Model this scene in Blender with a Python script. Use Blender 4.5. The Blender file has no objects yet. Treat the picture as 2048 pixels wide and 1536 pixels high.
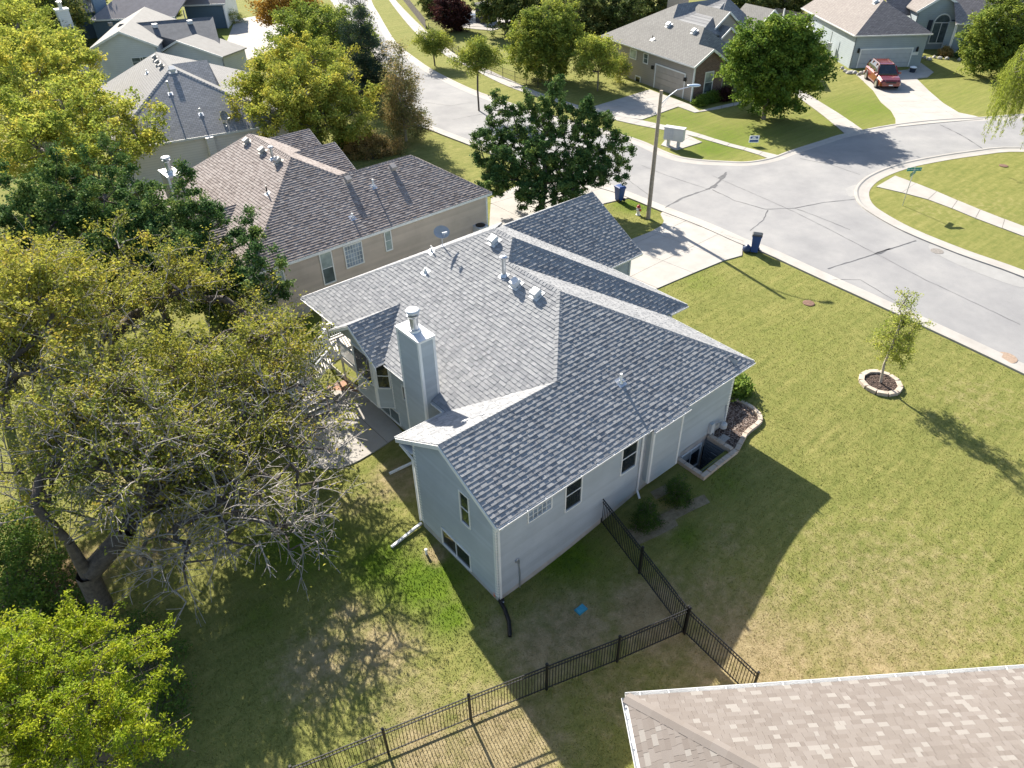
import bpy, math, random
import numpy as np
from mathutils import Vector, Matrix
from mathutils.geometry import tessellate_polygon

random.seed(7)
RNG = np.random.default_rng(11)
scene = bpy.context.scene
COL = scene.collection
rad = math.radians

# ------------------------------------------------------------------ camera
YAW, PITCH, ROLL = 0.880773743, 0.650698986, -0.0204910620
CAM = np.array([-9.68093571, -12.7567766, 17.8523217])
FPX, PW, PH = 1441.05524, 2048.0, 1536.0      # focal length in photograph pixels


def cam_axes():
    cy, sy, cp, sp = math.cos(YAW), math.sin(YAW), math.cos(PITCH), math.sin(PITCH)
    f = np.array([cy * cp, sy * cp, -sp])
    r = np.array([sy, -cy, 0.0])
    u = np.cross(r, f)
    cr, sr = math.cos(ROLL), math.sin(ROLL)
    return cr * r + sr * u, -sr * r + cr * u, f


CR, CU, CF = cam_axes()
cam_data = bpy.data.cameras.new('camera')
cam = bpy.data.objects.new('camera', cam_data)
COL.objects.link(cam)
cam_data.sensor_fit = 'HORIZONTAL'
cam_data.sensor_width = 36.0
cam_data.lens = FPX / PW * 36.0
cam_data.clip_start = 0.5
cam_data.clip_end = 2000.0
M = Matrix.Identity(4)
for i in range(3):
    M[i][0], M[i][1], M[i][2], M[i][3] = CR[i], CU[i], -CF[i], CAM[i]
cam.matrix_world = M
scene.camera = cam

# ------------------------------------------------------------------ daylight
SUN_AZ, SUN_EL = rad(76.5), rad(32.0)          # direction towards the sun (azimuth from +x)
world = bpy.data.worlds.new('World')
scene.world = world
world.use_nodes = True
wn = world.node_tree.nodes
wl = world.node_tree.links
sky = wn.new('ShaderNodeTexSky')
sky.sky_type = 'NISHITA'
sky.sun_disc = False
sky.sun_elevation = SUN_EL
sky.sun_rotation = math.pi / 2 - SUN_AZ
sky.air_density = 1.0
sky.dust_density = 1.0
bg = wn['Background']
bg.inputs['Strength'].default_value = 0.08
wl.new(sky.outputs['Color'], bg.inputs['Color'])
sun_data = bpy.data.lights.new('sun', 'SUN')
sun_data.energy = 5.0
sun_data.angle = rad(0.55)
sun_data.color = (1.0, 0.93, 0.82)
sun = bpy.data.objects.new('sun', sun_data)
COL.objects.link(sun)
sun_dir = Vector((math.cos(SUN_AZ) * math.cos(SUN_EL), math.sin(SUN_AZ) * math.cos(SUN_EL), math.sin(SUN_EL)))
sun.rotation_euler = (-sun_dir).to_track_quat('-Z', 'Y').to_euler()
sun.location = (0, 40, 60)
scene.view_settings.view_transform = 'Standard'
scene.view_settings.look = 'None'
scene.view_settings.gamma = 1.0
scene.view_settings.exposure = 1.52
scene.view_settings.use_curve_mapping = False
scene.cycles.max_bounces = 5
scene.cycles.transparent_max_bounces = 4
scene.cycles.use_denoising = True

# ------------------------------------------------------------------ geometry helpers


def ray(px, py):
    return CF + CR * (px - PW / 2) / FPX - CU * (py - PH / 2) / FPX


def atz(px, py, z):
    d = ray(px, py)
    return CAM + d * ((z - CAM[2]) / d[2])


def onaxis(px, py, ax, val):
    d = ray(px, py)
    return CAM + d * ((val - CAM[ax]) / d[ax])


def onplane(px, py, pt, n):
    d = ray(px, py)
    return CAM + d * (np.dot(np.asarray(pt) - CAM, n) / np.dot(d, n))


def onabc(px, py, pl):
    a, b, c = pl
    n = np.array([-b, -c, 1.0])
    return onplane(px, py, (0, 0, a), n)


def project(P):
    d = np.asarray(P) - CAM
    z = d @ CF
    return np.stack([PW / 2 + FPX * (d @ CR) / z, PH / 2 - FPX * (d @ CU) / z], -1), z


def ss(a, b, x):
    t = np.clip((x - a) / (b - a), 0, 1)
    return t * t * (3 - 2 * t)


def ground_h(u, v):
    u = np.asarray(u, float)
    v = np.asarray(v, float)
    return (-4.2 + 1.05 * ss(1, 12, u) - 0.45 * ss(8, 24, v) - 0.27 * ss(19, 32, u)
            - 0.40 * ss(3, -16, v) * ss(-4, 4, u))


def gpt(px, py, off=0.0):
    z = -3.8
    for _ in range(25):
        p = atz(px, py, z)
        z = 0.5 * z + 0.5 * (float(ground_h(p[0], p[1])) + off)
    return atz(px, py, z)


def plane_abc(p, q, r):
    p, q, r = map(np.asarray, (p, q, r))
    n = np.cross(q - p, r - p)
    b, c = -n[0] / n[2], -n[1] / n[2]
    return (p[2] - b * p[0] - c * p[1], b, c)


def isect(*ns):
    A, B = [], []
    for n in ns:
        if len(n) == 3:
            A.append([-n[1], -n[2], 1]); B.append(n[0])
        else:
            A.append(n[0]); B.append(n[1])
    return np.linalg.solve(np.array(A, float), np.array(B, float))


def UU(v): return ((1, 0, 0), v)
def VV(v): return ((0, 1, 0), v)


def zof(pl, u, v): return pl[0] + pl[1] * u + pl[2] * v


class MB:
    """Collects polygons into one mesh."""

    def __init__(self):
        self.v, self.f, self.t = [], [], []

    def poly(self, pts, tone=0.5):
        i = len(self.v)
        self.v.extend([tuple(map(float, p)) for p in pts])
        self.f.append(tuple(range(i, i + len(pts))))
        self.t.append(tone)
        return self

    def frame_box(self, o, ex, ey, ez, x, y, z, tone=0.5):
        """Box spanning x,y,z ranges in a frame with origin o."""
        o, ex, ey, ez = map(np.asarray, (o, ex, ey, ez))
        c = [o + ex * a + ey * b + ez * d for d in z for b in y for a in x]
        i = len(self.v)
        self.v.extend([tuple(map(float, p)) for p in c])
        for q in ((0, 2, 3, 1), (4, 5, 7, 6), (0, 1, 5, 4), (2, 6, 7, 3), (0, 4, 6, 2), (1, 3, 7, 5)):
            self.f.append(tuple(i + k for k in q)); self.t.append(tone)
        return self

    def box(self, x0, x1, y0, y1, z0, z1, tone=0.5):
        return self.frame_box((0, 0, 0), (1, 0, 0), (0, 1, 0), (0, 0, 1), (x0, x1), (y0, y1), (z0, z1), tone)

    def bar(self, a, b, w, h, up=(0, 0, 1), tone=0.5):
        a, b = np.asarray(a, float), np.asarray(b, float)
        d = b - a
        L = np.linalg.norm(d)
        if L < 1e-6:
            return self
        d = d / L
        s = np.cross(d, up)
        if np.linalg.norm(s) < 1e-4:
            s = np.cross(d, (1, 0, 0))
        s /= np.linalg.norm(s)
        t = np.cross(s, d)
        return self.frame_box(a, d, s, t, (0, L), (-w / 2, w / 2), (-h / 2, h / 2), tone)

    def prism(self, pts, z0, z1, tone=0.5):
        """Extrudes a plan polygon (list of xy) between two heights (numbers or per-point lists)."""
        n = len(pts)
        a = [z0] * n if np.isscalar(z0) else z0
        b = [z1] * n if np.isscalar(z1) else z1
        area = sum(pts[k][0] * pts[(k + 1) % n][1] - pts[(k + 1) % n][0] * pts[k][1] for k in range(n))
        idx = list(range(n)) if area > 0 else list(range(n))[::-1]
        lo = [(pts[k][0], pts[k][1], a[k]) for k in idx]
        hi = [(pts[k][0], pts[k][1], b[k]) for k in idx]
        self.poly(hi, tone)
        self.poly(lo[::-1], tone)
        for k in range(n):
            m = (k + 1) % n
            self.poly([lo[k], lo[m], hi[m], hi[k]], tone)
        return self

    def tube(self, path, radii, n=8, cap=True, tone=0.5):
        path = [np.asarray(p, float) for p in path]
        if np.isscalar(radii):
            radii = [radii] * len(path)
        i0 = len(self.v)
        prev = None
        for k, p in enumerate(path):
            d = path[min(k + 1, len(path) - 1)] - path[max(k - 1, 0)]
            d = d / (np.linalg.norm(d) + 1e-9)
            if prev is None:
                ref = np.array([0, 0, 1.0]) if abs(d[2]) < 0.9 else np.array([1.0, 0, 0])
                s = np.cross(d, ref)
            else:
                s = prev - d * np.dot(prev, d)
            s = s / (np.linalg.norm(s) + 1e-9)
            prev = s
            t = np.cross(d, s)
            for j in range(n):
                a = 2 * math.pi * j / n
                self.v.append(tuple(p + radii[k] * (s * math.cos(a) + t * math.sin(a))))
        for k in range(len(path) - 1):
            for j in range(n):
                a, b = i0 + k * n + j, i0 + k * n + (j + 1) % n
                self.f.append((a, b, b + n, a + n)); self.t.append(tone)
        if cap:
            self.f.append(tuple(i0 + j for j in range(n))[::-1]); self.t.append(tone)
            e = i0 + (len(path) - 1) * n
            self.f.append(tuple(e + j for j in range(n))); self.t.append(tone)
        return self

    def lathe(self, c, prof, n=16, tone=0.5):
        """prof: list of (radius, z) around a vertical axis through c."""
        c = np.asarray(c, float)
        return self.tube([c + (0, 0, z) for r, z in prof], [max(r, 1e-3) for r, z in prof], n, True, tone)

    def loft(self, rings, cap=True, tone=0.5):
        i0 = len(self.v)
        n = len(rings[0])
        for r in rings:
            self.v.extend([tuple(map(float, p)) for p in r])
        for k in range(len(rings) - 1):
            for j in range(n):
                a, b = i0 + k * n + j, i0 + k * n + (j + 1) % n
                self.f.append((a, b, b + n, a + n)); self.t.append(tone)
        if cap:
            self.f.append(tuple(i0 + j for j in range(n))[::-1]); self.t.append(tone)
            e = i0 + (len(rings) - 1) * n
            self.f.append(tuple(e + j for j in range(n))); self.t.append(tone)
        return self

    def transform(self, mat):
        self.v = [tuple(mat @ Vector(p)) for p in self.v]
        return self


def link_mesh(name, me, mat, parent=None, world=True):
    o = bpy.data.objects.new(name, me)
    COL.objects.link(o)
    if mat is not None:
        me.materials.append(mat)
    if parent is not None:
        o.parent = parent
        if world and parent.type == 'EMPTY':
            o.matrix_parent_inverse = Matrix.Translation(-parent.location)
    return o


def build(name, mb, mat, parent=None, world=True, smooth=False):
    me = bpy.data.meshes.new(name)
    me.from_pydata(mb.v, [], mb.f)
    a = me.attributes.new('tone', 'FLOAT', 'FACE')
    a.data.foreach_set('value', np.array(mb.t, np.float32))
    if smooth:
        me.polygons.foreach_set('use_smooth', np.ones(len(me.polygons), bool))
    me.update()
    return link_mesh(name, me, mat, parent, world)


def mesh_np(name, verts, faces, tone=None, mat=None, parent=None, smooth=False, extra=None):
    """verts (n,3), faces (m,k) numpy arrays with constant k."""
    me = bpy.data.meshes.new(name)
    m, k = faces.shape
    me.vertices.add(len(verts))
    me.vertices.foreach_set('co', np.ascontiguousarray(verts, np.float32).ravel())
    me.loops.add(m * k)
    me.loops.foreach_set('vertex_index', np.ascontiguousarray(faces, np.int32).ravel())
    me.polygons.add(m)
    me.polygons.foreach_set('loop_start', np.arange(0, m * k, k, dtype=np.int32))
    if smooth:
        me.polygons.foreach_set('use_smooth', np.ones(m, bool))
    if tone is not None:
        a = me.attributes.new('tone', 'FLOAT', 'FACE')
        a.data.foreach_set('value', np.ascontiguousarray(tone, np.float32))
    for nm, (dom, arr) in (extra or {}).items():
        a = me.attributes.new(nm, 'FLOAT', dom)
        a.data.foreach_set('value', np.ascontiguousarray(arr, np.float32))
    me.update(calc_edges=True)
    return link_mesh(name, me, mat, parent)


def tag(o, label=None, cat=None, group=None, kind=None):
    if label: o['label'] = label
    if cat: o['category'] = cat
    if group: o['group'] = group
    if kind: o['kind'] = kind
    return o


def thing(name, loc, label, cat, group=None):
    o = bpy.data.objects.new(name, None)
    o.empty_display_size = 0.3
    COL.objects.link(o)
    o.location = [float(x) for x in loc]
    return tag(o, label, cat, group)


def copy_tree(o, parent=None):
    c = o.copy()
    COL.objects.link(c)
    if parent is not None:
        c.parent = parent
    for ch in list(o.children):
        copy_tree(ch, c)
    return c


# ------------------------------------------------------------------ materials


def mat_base(name):
    m = bpy.data.materials.new(name)
    m.use_nodes = True
    nt = m.node_tree
    return m, nt, nt.nodes['Principled BSDF']


def noise(nt, scale, detail=4, rough=0.6, vec=None):
    n = nt.nodes.new('ShaderNodeTexNoise')
    n.inputs['Scale'].default_value = scale
    n.inputs['Detail'].default_value = detail
    n.inputs['Roughness'].default_value = rough
    if vec is None:
        g = nt.nodes.new('ShaderNodeNewGeometry')
        vec = g.outputs['Position']
    nt.links.new(vec, n.inputs['Vector'])
    return n.outputs['Fac']


def ramp(nt, fac, stops):
    r = nt.nodes.new('ShaderNodeValToRGB')
    e = r.color_ramp.elements
    while len(e) < len(stops):
        e.new(0.5)
    for k, (p, c) in enumerate(stops):
        e[k].position = p
        e[k].color = (*c, 1) if len(c) == 3 else c
    nt.links.new(fac, r.inputs['Fac'])
    return r.outputs['Color']


def mix(nt, fac, a, b, mode='MIX'):
    n = nt.nodes.new('ShaderNodeMix')
    n.data_type = 'RGBA'
    n.blend_type = mode
    for s, val in ((n.inputs[0], fac), (n.inputs[6], a), (n.inputs[7], b)):
        if hasattr(val, 'is_output'):
            nt.links.new(val, s)
        elif isinstance(val, (int, float)):
            s.default_value = val
        else:
            s.default_value = (*val, 1)
    return n.outputs[2]


def math_node(nt, op, a, b=None, clamp=False):
    n = nt.nodes.new('ShaderNodeMath')
    n.operation = op
    n.use_clamp = clamp
    for s, val in zip(n.inputs, (a, b)):
        if val is None: continue
        if hasattr(val, 'is_output'):
            nt.links.new(val, s)
        else:
            s.default_value = val
    return n.outputs[0]


def attr(nt, name):
    n = nt.nodes.new('ShaderNodeAttribute')
    n.attribute_name = name
    return n.outputs['Fac']


def bump(nt, bs, h, strength=0.3, dist=0.02):
    b = nt.nodes.new('ShaderNodeBump')
    b.inputs['Strength'].default_value = strength
    b.inputs['Distance'].default_value = dist
    nt.links.new(h, b.inputs['Height'])
    nt.links.new(b.outputs['Normal'], bs.inputs['Normal'])


def paint(name, col, rough=0.6, var=0.06, scale=1.5, metallic=0.0, fine=0.0, spec=0.4):
    """Plain painted or moulded surface with slight uneven weathering."""
    m, nt, bs = mat_base(name)
    f = noise(nt, scale, 5)
    lo = tuple(max(0, c * (1 - var * 2)) for c in col)
    hi = tuple(min(1, c * (1 + var)) for c in col)
    c = ramp(nt, f, [(0.3, lo), (0.7, hi)])
    t = attr(nt, 'tone')
    k = math_node(nt, 'MULTIPLY_ADD', t, 0.16)
    k.node.inputs[2].default_value = 0.92
    mm = nt.nodes.new('ShaderNodeVectorMath')
    mm.operation = 'SCALE'
    nt.links.new(c, mm.inputs[0])
    nt.links.new(k, mm.inputs['Scale'])
    nt.links.new(mm.outputs[0], bs.inputs['Base Color'])
    bs.inputs['Roughness'].default_value = rough
    bs.inputs['Metallic'].default_value = metallic
    bs.inputs['Specular IOR Level'].default_value = spec
    if fine > 0:
        bump(nt, bs, noise(nt, 60, 3), fine, 0.01)
    return m


def shingle_mat(name, cols, rough=0.95, grain=0.25):
    """Asphalt shingles: a tone of its own for each tab, mineral grain over it."""
    m, nt, bs = mat_base(name)
    t = attr(nt, 'tone')
    n = len(cols)
    c = ramp(nt, t, [(k / (n - 1), col) for k, col in enumerate(cols)])
    g = noise(nt, 90, 3, 0.7)
    g2 = noise(nt, 0.5, 4, 0.6)
    dark = mix(nt, g, tuple([1 - grain] * 3), tuple([1 + grain] * 3))
    c = mix(nt, 1.0, c, dark, 'MULTIPLY')
    w = mix(nt, g2, (0.9, 0.9, 0.9), (1.08, 1.08, 1.08))
    c = mix(nt, 1.0, c, w, 'MULTIPLY')
    nt.links.new(c, bs.inputs['Base Color'])
    bs.inputs['Roughness'].default_value = rough
    bs.inputs['Specular IOR Level'].default_value = 0.25
    bump(nt, bs, g, 0.3, 0.008)
    return m


def glass_mat(name, col=(0.02, 0.025, 0.03), rough=0.04, spec=0.7):
    m, nt, bs = mat_base(name)
    f = noise(nt, 1.3, 2)
    c = ramp(nt, f, [(0.3, tuple(x * 0.6 for x in col)), (0.7, tuple(x * 1.4 for x in col))])
    nt.links.new(c, bs.inputs['Base Color'])
    bs.inputs['Roughness'].default_value = rough
    bs.inputs['Specular IOR Level'].default_value = spec
    bs.inputs['Coat Weight'].default_value = 0.3
    bs.inputs['Coat Roughness'].default_value = 0.02
    return m


def leaf_mat(name, cols, trans=0.35):
    m = bpy.data.materials.new(name)
    m.use_nodes = True
    nt = m.node_tree
    nt.nodes.remove(nt.nodes['Principled BSDF'])
    out = nt.nodes['Material Output']
    t = attr(nt, 'tone')
    n = len(cols)
    c = ramp(nt, t, [(k / (n - 1), col) for k, col in enumerate(cols)])
    d = nt.nodes.new('ShaderNodeBsdfDiffuse')
    tr = nt.nodes.new('ShaderNodeBsdfTranslucent')
    gl = nt.nodes.new('ShaderNodeBsdfGlossy')
    gl.inputs['Roughness'].default_value = 0.6
    gl.inputs['Color'].default_value = (0.5, 0.5, 0.5, 1)
    nt.links.new(c, d.inputs['Color'])
    nt.links.new(c, tr.inputs['Color'])
    a = nt.nodes.new('ShaderNodeMixShader'); a.inputs[0].default_value = trans
    nt.links.new(d.outputs[0], a.inputs[1]); nt.links.new(tr.outputs[0], a.inputs[2])
    b = nt.nodes.new('ShaderNodeMixShader'); b.inputs[0].default_value = 0.02
    nt.links.new(a.outputs[0], b.inputs[1]); nt.links.new(gl.outputs[0], b.inputs[2])
    nt.links.new(b.outputs[0], out.inputs['Surface'])
    return m


def bark_mat(name, a, b):
    m, nt, bs = mat_base(name)
    n = noise(nt, 6, 6, 0.7)
    c = ramp(nt, n, [(0.3, a), (0.7, b)])
    nt.links.new(c, bs.inputs['Base Color'])
    bs.inputs['Roughness'].default_value = 0.95
    bump(nt, bs, noise(nt, 22, 5, 0.7), 0.7, 0.03)
    return m


def ground_surface(name, stops, scales=(3.0, 40.0), rough=0.95, b=0.3, bd=0.02, contrast=(0.8, 1.2)):
    m, nt, bs = mat_base(name)
    c = ramp(nt, noise(nt, scales[0], 6, 0.65), stops)
    f = noise(nt, scales[1], 4, 0.7)
    k = mix(nt, f, tuple([contrast[0]] * 3), tuple([contrast[1]] * 3))
    c = mix(nt, 1.0, c, k, 'MULTIPLY')
    nt.links.new(c, bs.inputs['Base Color'])
    bs.inputs['Roughness'].default_value = rough
    bs.inputs['Specular IOR Level'].default_value = 0.2
    bump(nt, bs, f, b, bd)
    return m


WHITE = paint('white_trim_paint', (0.72, 0.72, 0.70), 0.5, 0.04)
GUTTER = paint('white_gutter_metal', (0.70, 0.70, 0.69), 0.4, 0.05)
SIDING = paint('blue_grey_siding_paint', (0.375, 0.41, 0.43), 0.6, 0.05, 0.8)
FOUND = paint('poured_concrete', (0.42, 0.40, 0.37), 0.9, 0.12, 2.5, fine=0.2)
GLASS = glass_mat('dark_window_glass')
GLASS_BLIND = glass_mat('window_glass_over_pale_blind', (0.30, 0.35, 0.34), 0.12, 0.5)
GLASS_GREY = glass_mat('grey_window_glass', (0.10, 0.125, 0.13), 0.06, 0.6)
GLASS_BLOCK = glass_mat('glass_block', (0.25, 0.30, 0.36), 0.15, 0.6)
BLACK = paint('black_metal_paint', (0.012, 0.012, 0.013), 0.45, 0.1, 3)
GALV = paint('galvanised_metal', (0.55, 0.57, 0.60), 0.35, 0.1, 4, metallic=0.75)
VENT_PAINT = paint('pale_roof_vent_metal', (0.55, 0.56, 0.57), 0.4, 0.06, 3)
PVC = paint('white_plastic_pipe', (0.75, 0.74, 0.70), 0.45, 0.06)
SH_GREY = shingle_mat('grey_asphalt_shingle', [(0.191, 0.196, 0.204), (0.227, 0.230, 0.238), (0.248, 0.252, 0.258), (0.266, 0.269, 0.272), (0.298, 0.299, 0.302)])
SH_TAN = shingle_mat('weathered_brown_shingle', [(0.183, 0.153, 0.140), (0.234, 0.199, 0.183), (0.271, 0.234, 0.217), (0.297, 0.263, 0.242)])
SH_FRONT = shingle_mat('beige_blend_shingle', [(0.150, 0.129, 0.115), (0.162, 0.141, 0.126), (0.172, 0.151, 0.136), (0.184, 0.163, 0.148), (0.222, 0.205, 0.187)])
# ------------------------------------------------------------------ building parts


def clip_poly(poly, edges):
    """Sutherland-Hodgman: poly (list of 2d) against half planes (axis, sign, value)."""
    for ax, sg, val in edges:
        out = []
        n = len(poly)
        if n == 0:
            return []
        for k in range(n):
            p, q = poly[k], poly[(k + 1) % n]
            dp, dq = sg * (p[ax] - val), sg * (q[ax] - val)
            if dp <= 0:
                out.append(p)
            if (dp < 0 < dq) or (dq < 0 < dp):
                t = dp / (dp - dq)
                out.append((p[0] + t * (q[0] - p[0]), p[1] + t * (q[1] - p[1])))
        poly = out
    return poly


def poly_area(p):
    return 0.5 * sum(p[k][0] * p[(k + 1) % len(p)][1] - p[(k + 1) % len(p)][0] * p[k][1] for k in range(len(p)))


class Slope:
    """A planar roof polygon with its own frame: e along the courses, s up the slope, n outwards."""

    def __init__(self, pts):
        P = [np.asarray(p, float) for p in pts]
        n = np.zeros(3)
        for k in range(len(P)):
            n += np.cross(P[k], P[(k + 1) % len(P)])
        n /= np.linalg.norm(n)
        if n[2] < 0:
            n = -n
            P = P[::-1]
        self.P, self.n = P, n
        s = np.array([0, 0, 1.0]) - n * n[2]
        self.s = s / np.linalg.norm(s)
        self.e = np.cross(self.s, n)
        self.o = P[0]
        q = [((p - self.o) @ self.e, (p - self.o) @ self.s) for p in P]
        if poly_area(q) < 0:
            q = q[::-1]
        self.q = q

    def at(self, e, s, h):
        return self.o + self.e * e + self.s * s + self.n * h


def shingle_tabs(slope, expo=0.14, wmin=0.13, wmax=0.42, t0=0.006, t1=0.015, p_gap=0.0, seed=1, tones=(0.0, 1.0), light=0.0):
    """All the shingle tabs of one roof slope: list of (verts, faces, tone)."""
    rnd = random.Random(seed)
    q = slope.q
    e0, e1 = min(p[0] for p in q), max(p[0] for p in q)
    s0, s1 = min(p[1] for p in q), max(p[1] for p in q)
    out = []
    k = 0
    while s0 + k * expo < s1:
        lo, hi = s0 + k * expo, s0 + (k + 1) * expo
        band = clip_poly(q, [(1, -1, lo), (1, 1, hi)])
        x = e0 - rnd.random() * wmax
        if len(band) >= 3:
            tall = rnd.random() < 0.5
            while x < e1:
                w = rnd.uniform(wmin, wmax)
                c = clip_poly(band, [(0, -1, x), (0, 1, x + w - 0.006)])
                tall = not tall if rnd.random() < 0.8 else tall
                if len(c) >= 3 and abs(poly_area(c)) > 0.0012:
                    t = t1 if tall else t0
                    t *= rnd.uniform(0.9, 1.12)
                    tone = rnd.uniform(*tones)
                    if light and rnd.random() < light:
                        tone = 1.0
                    elif light:
                        tone *= 0.75
                    top = [slope.at(a, b, 0.002 + t * (1 - 0.85 * (b - lo) / expo)) for a, b in c]
                    bot = [slope.at(a, b, -0.004) for a, b in c]
                    m = len(c)
                    F = [tuple(range(m))] + [(j, m + j, m + (j + 1) % m, (j + 1) % m) for j in range(m)]
                    out.append((top + bot, F, tone))
                x += w
        k += 1
    return out


def tabs_mesh(name, tabs, mat, parent):
    mb = MB()
    for V, F, t in tabs:
        i = len(mb.v)
        mb.v.extend([tuple(p) for p in V])
        mb.f.extend([tuple(i + k for k in f) for f in F])
        mb.t.extend([t] * len(F))
    return build(name, mb, mat, parent)


def visible_size(V):
    c = np.mean(np.asarray(V), axis=0)
    uv, z = project(c)
    if not (-40 < uv[0] < PW + 40 and -40 < uv[1] < PH + 40):
        return 0.0
    n = len(V) // 2
    pr = project(np.asarray(V[:n]))[0]
    return abs(poly_area([tuple(p) for p in pr]))


def shingle_roof(parent, slopes, mat, singles=300, skip=None, **kw):
    """Covers slopes with tabs: the largest in view as single pieces, the rest as one joined field."""
    tabs = []
    for k, sl in enumerate(slopes):
        tabs += shingle_tabs(sl, seed=100 + k, **kw)
    if singles:
        order = sorted(range(len(tabs)), key=lambda i: -visible_size(tabs[i][0]))[:singles]
        chosen = set(order)
        for i in order:
            tabs_mesh('shingle', [tabs[i]], mat, parent)
        tabs = [t for i, t in enumerate(tabs) if i not in chosen]
    f = tabs_mesh('shingle_field', tabs, mat, parent)
    f['kind'] = 'stuff'
    return f


def deck_slabs(mb, slopes, t=0.06):
    for sl in slopes:
        P = sl.P
        top = [p - sl.n * 0.004 for p in P]
        bot = [p - sl.n * t for p in P]
        mb.poly(top)
        mb.poly(bot[::-1])
        for k in range(len(P)):
            m = (k + 1) % len(P)
            mb.poly([top[k], bot[k], bot[m], top[m]])


def ridge_caps(parent, a, b, n1, n2, mat, single=True, expo=0.15, w=0.15, seed=0, t=0.02, wide=1.0):
    """Cap shingles along a hip or ridge from a to b; n1, n2 are the normals of the two slopes."""
    rnd = random.Random(seed)
    a, b = np.asarray(a, float), np.asarray(b, float)
    d = b - a
    L = np.linalg.norm(d)
    d /= L
    sides = []
    up = np.asarray(n1) + np.asarray(n2)
    up /= np.linalg.norm(up)
    lat = np.cross(d, up)
    for n, sg in ((n1, 1), (n2, -1)):
        s = np.cross(d, n)
        s /= np.linalg.norm(s)
        if s[2] > 0 or (abs(s[2]) < 1e-6):
            s = -s
        sides.append((s, np.asarray(n)))
    if np.dot(sides[0][0], lat) * np.dot(sides[1][0], lat) > 0:
        sides[1] = (-sides[1][0], sides[1][1])
    mb_all = MB()
    k = 0
    while k * expo < L - 0.02:
        x0, x1 = k * expo, min(L, k * expo + expo * 1.05)
        tone = rnd.uniform(0.1, 0.8)
        mb = MB() if single else mb_all
        pts = []
        for x, h in ((x0, t + 0.012), (x1, 0.014)):
            c = a + d * x
            row = [c + sides[0][0] * w * wide + sides[0][1] * (h * 0.8), c + up * (h + 0.012), c + sides[1][0] * w * wide + sides[1][1] * (h * 0.8)]
            pts.append(row)
        lo = [p - up * (t + 0.02) for p in pts[0]]
        mb.poly([pts[0][0], pts[1][0], pts[1][1], pts[0][1]], tone)
        mb.poly([pts[0][1], pts[1][1], pts[1][2], pts[0][2]], tone)
        mb.poly([pts[0][0], pts[0][1], lo[1], lo[0]], tone)
        mb.poly([pts[0][1], pts[0][2], lo[2], lo[1]], tone)
        for j in (0, 2):
            mb.poly([pts[0][j], pts[1][j], pts[1][j] - up * 0.03, pts[0][j] - up * 0.03], tone)
        if single:
            build('ridge_cap', mb, mat, parent)
        k += 1
    if not single:
        o = build('ridge_cap_row', mb_all, mat, parent)
        o['kind'] = 'stuff'


def wall_frame(p0, p1):
    """Wall line from p0 to p1 (plan): returns origin, along, outward (right-hand side of p0->p1)."""
    p0, p1 = np.array([p0[0], p0[1], 0.0]), np.array([p1[0], p1[1], 0.0])
    e = (p1 - p0) / np.linalg.norm(p1 - p0)
    return p0, e, np.array([e[1], -e[0], 0.0]), np.linalg.norm(p1 - p0)


def siding_wall(parent, p0, p1, prof, mat, expo=0.15, single=True, name='wall', foot=None, holes=(), tilt=0.03):
    """Vertical wall from plan point p0 to p1 (outside on the right). prof: outline as (along, z) pairs.
    Lap boards are pieces of their own; foot: list of (along, z) along the bottom for a concrete footing."""
    o, e, n, L = wall_frame(p0, p1)
    if poly_area(prof) < 0:
        prof = prof[::-1]
    mb = MB()
    mb.poly([o + e * a + np.array([0, 0, z]) for a, z in prof])
    mb.poly([o + e * a + np.array([0, 0, z]) - n * 0.1 for a, z in prof][::-1])
    w = build(name, mb, mat, parent)
    z0, z1 = min(z for a, z in prof), max(z for a, z in prof)
    k = 0
    rest = MB()
    while z0 + k * expo < z1:
        lo, hi = z0 + k * expo, z0 + (k + 1) * expo
        c = clip_poly(prof, [(1, -1, lo), (1, 1, hi)])
        if len(c) >= 3:
            pieces = [c]
            for (a0, a1, b0, b1) in holes:
                if b0 < hi - 0.02 and b1 > lo + 0.02:
                    nxt = []
                    for q in pieces:
                        nxt += [x for x in (clip_poly(q, [(0, 1, a0)]), clip_poly(q, [(0, -1, a1)])) if len(x) >= 3 and abs(poly_area(x)) > 1e-4]
                    pieces = nxt
            for q in pieces:
                m = MB() if single else rest
                tone = random.uniform(0.2, 0.8)
                f = lambda b: 0.004 + tilt * (1 - (b - lo) / expo)
                top = [o + e * a + np.array([0, 0, b]) + n * f(b) for a, b in q]
                bot = [o + e * a + np.array([0, 0, b]) + n * 0.001 for a, b in q]
                m.poly(top, tone)
                for j in range(len(q)):
                    i2 = (j + 1) % len(q)
                    m.poly([top[j], bot[j], bot[i2], top[i2]], tone)
                if single:
                    build('siding_board', m, mat, w)
        k += 1
    if not single:
        r = build('siding_field', rest, mat, w)
        r['kind'] = 'stuff'
    return w


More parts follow.
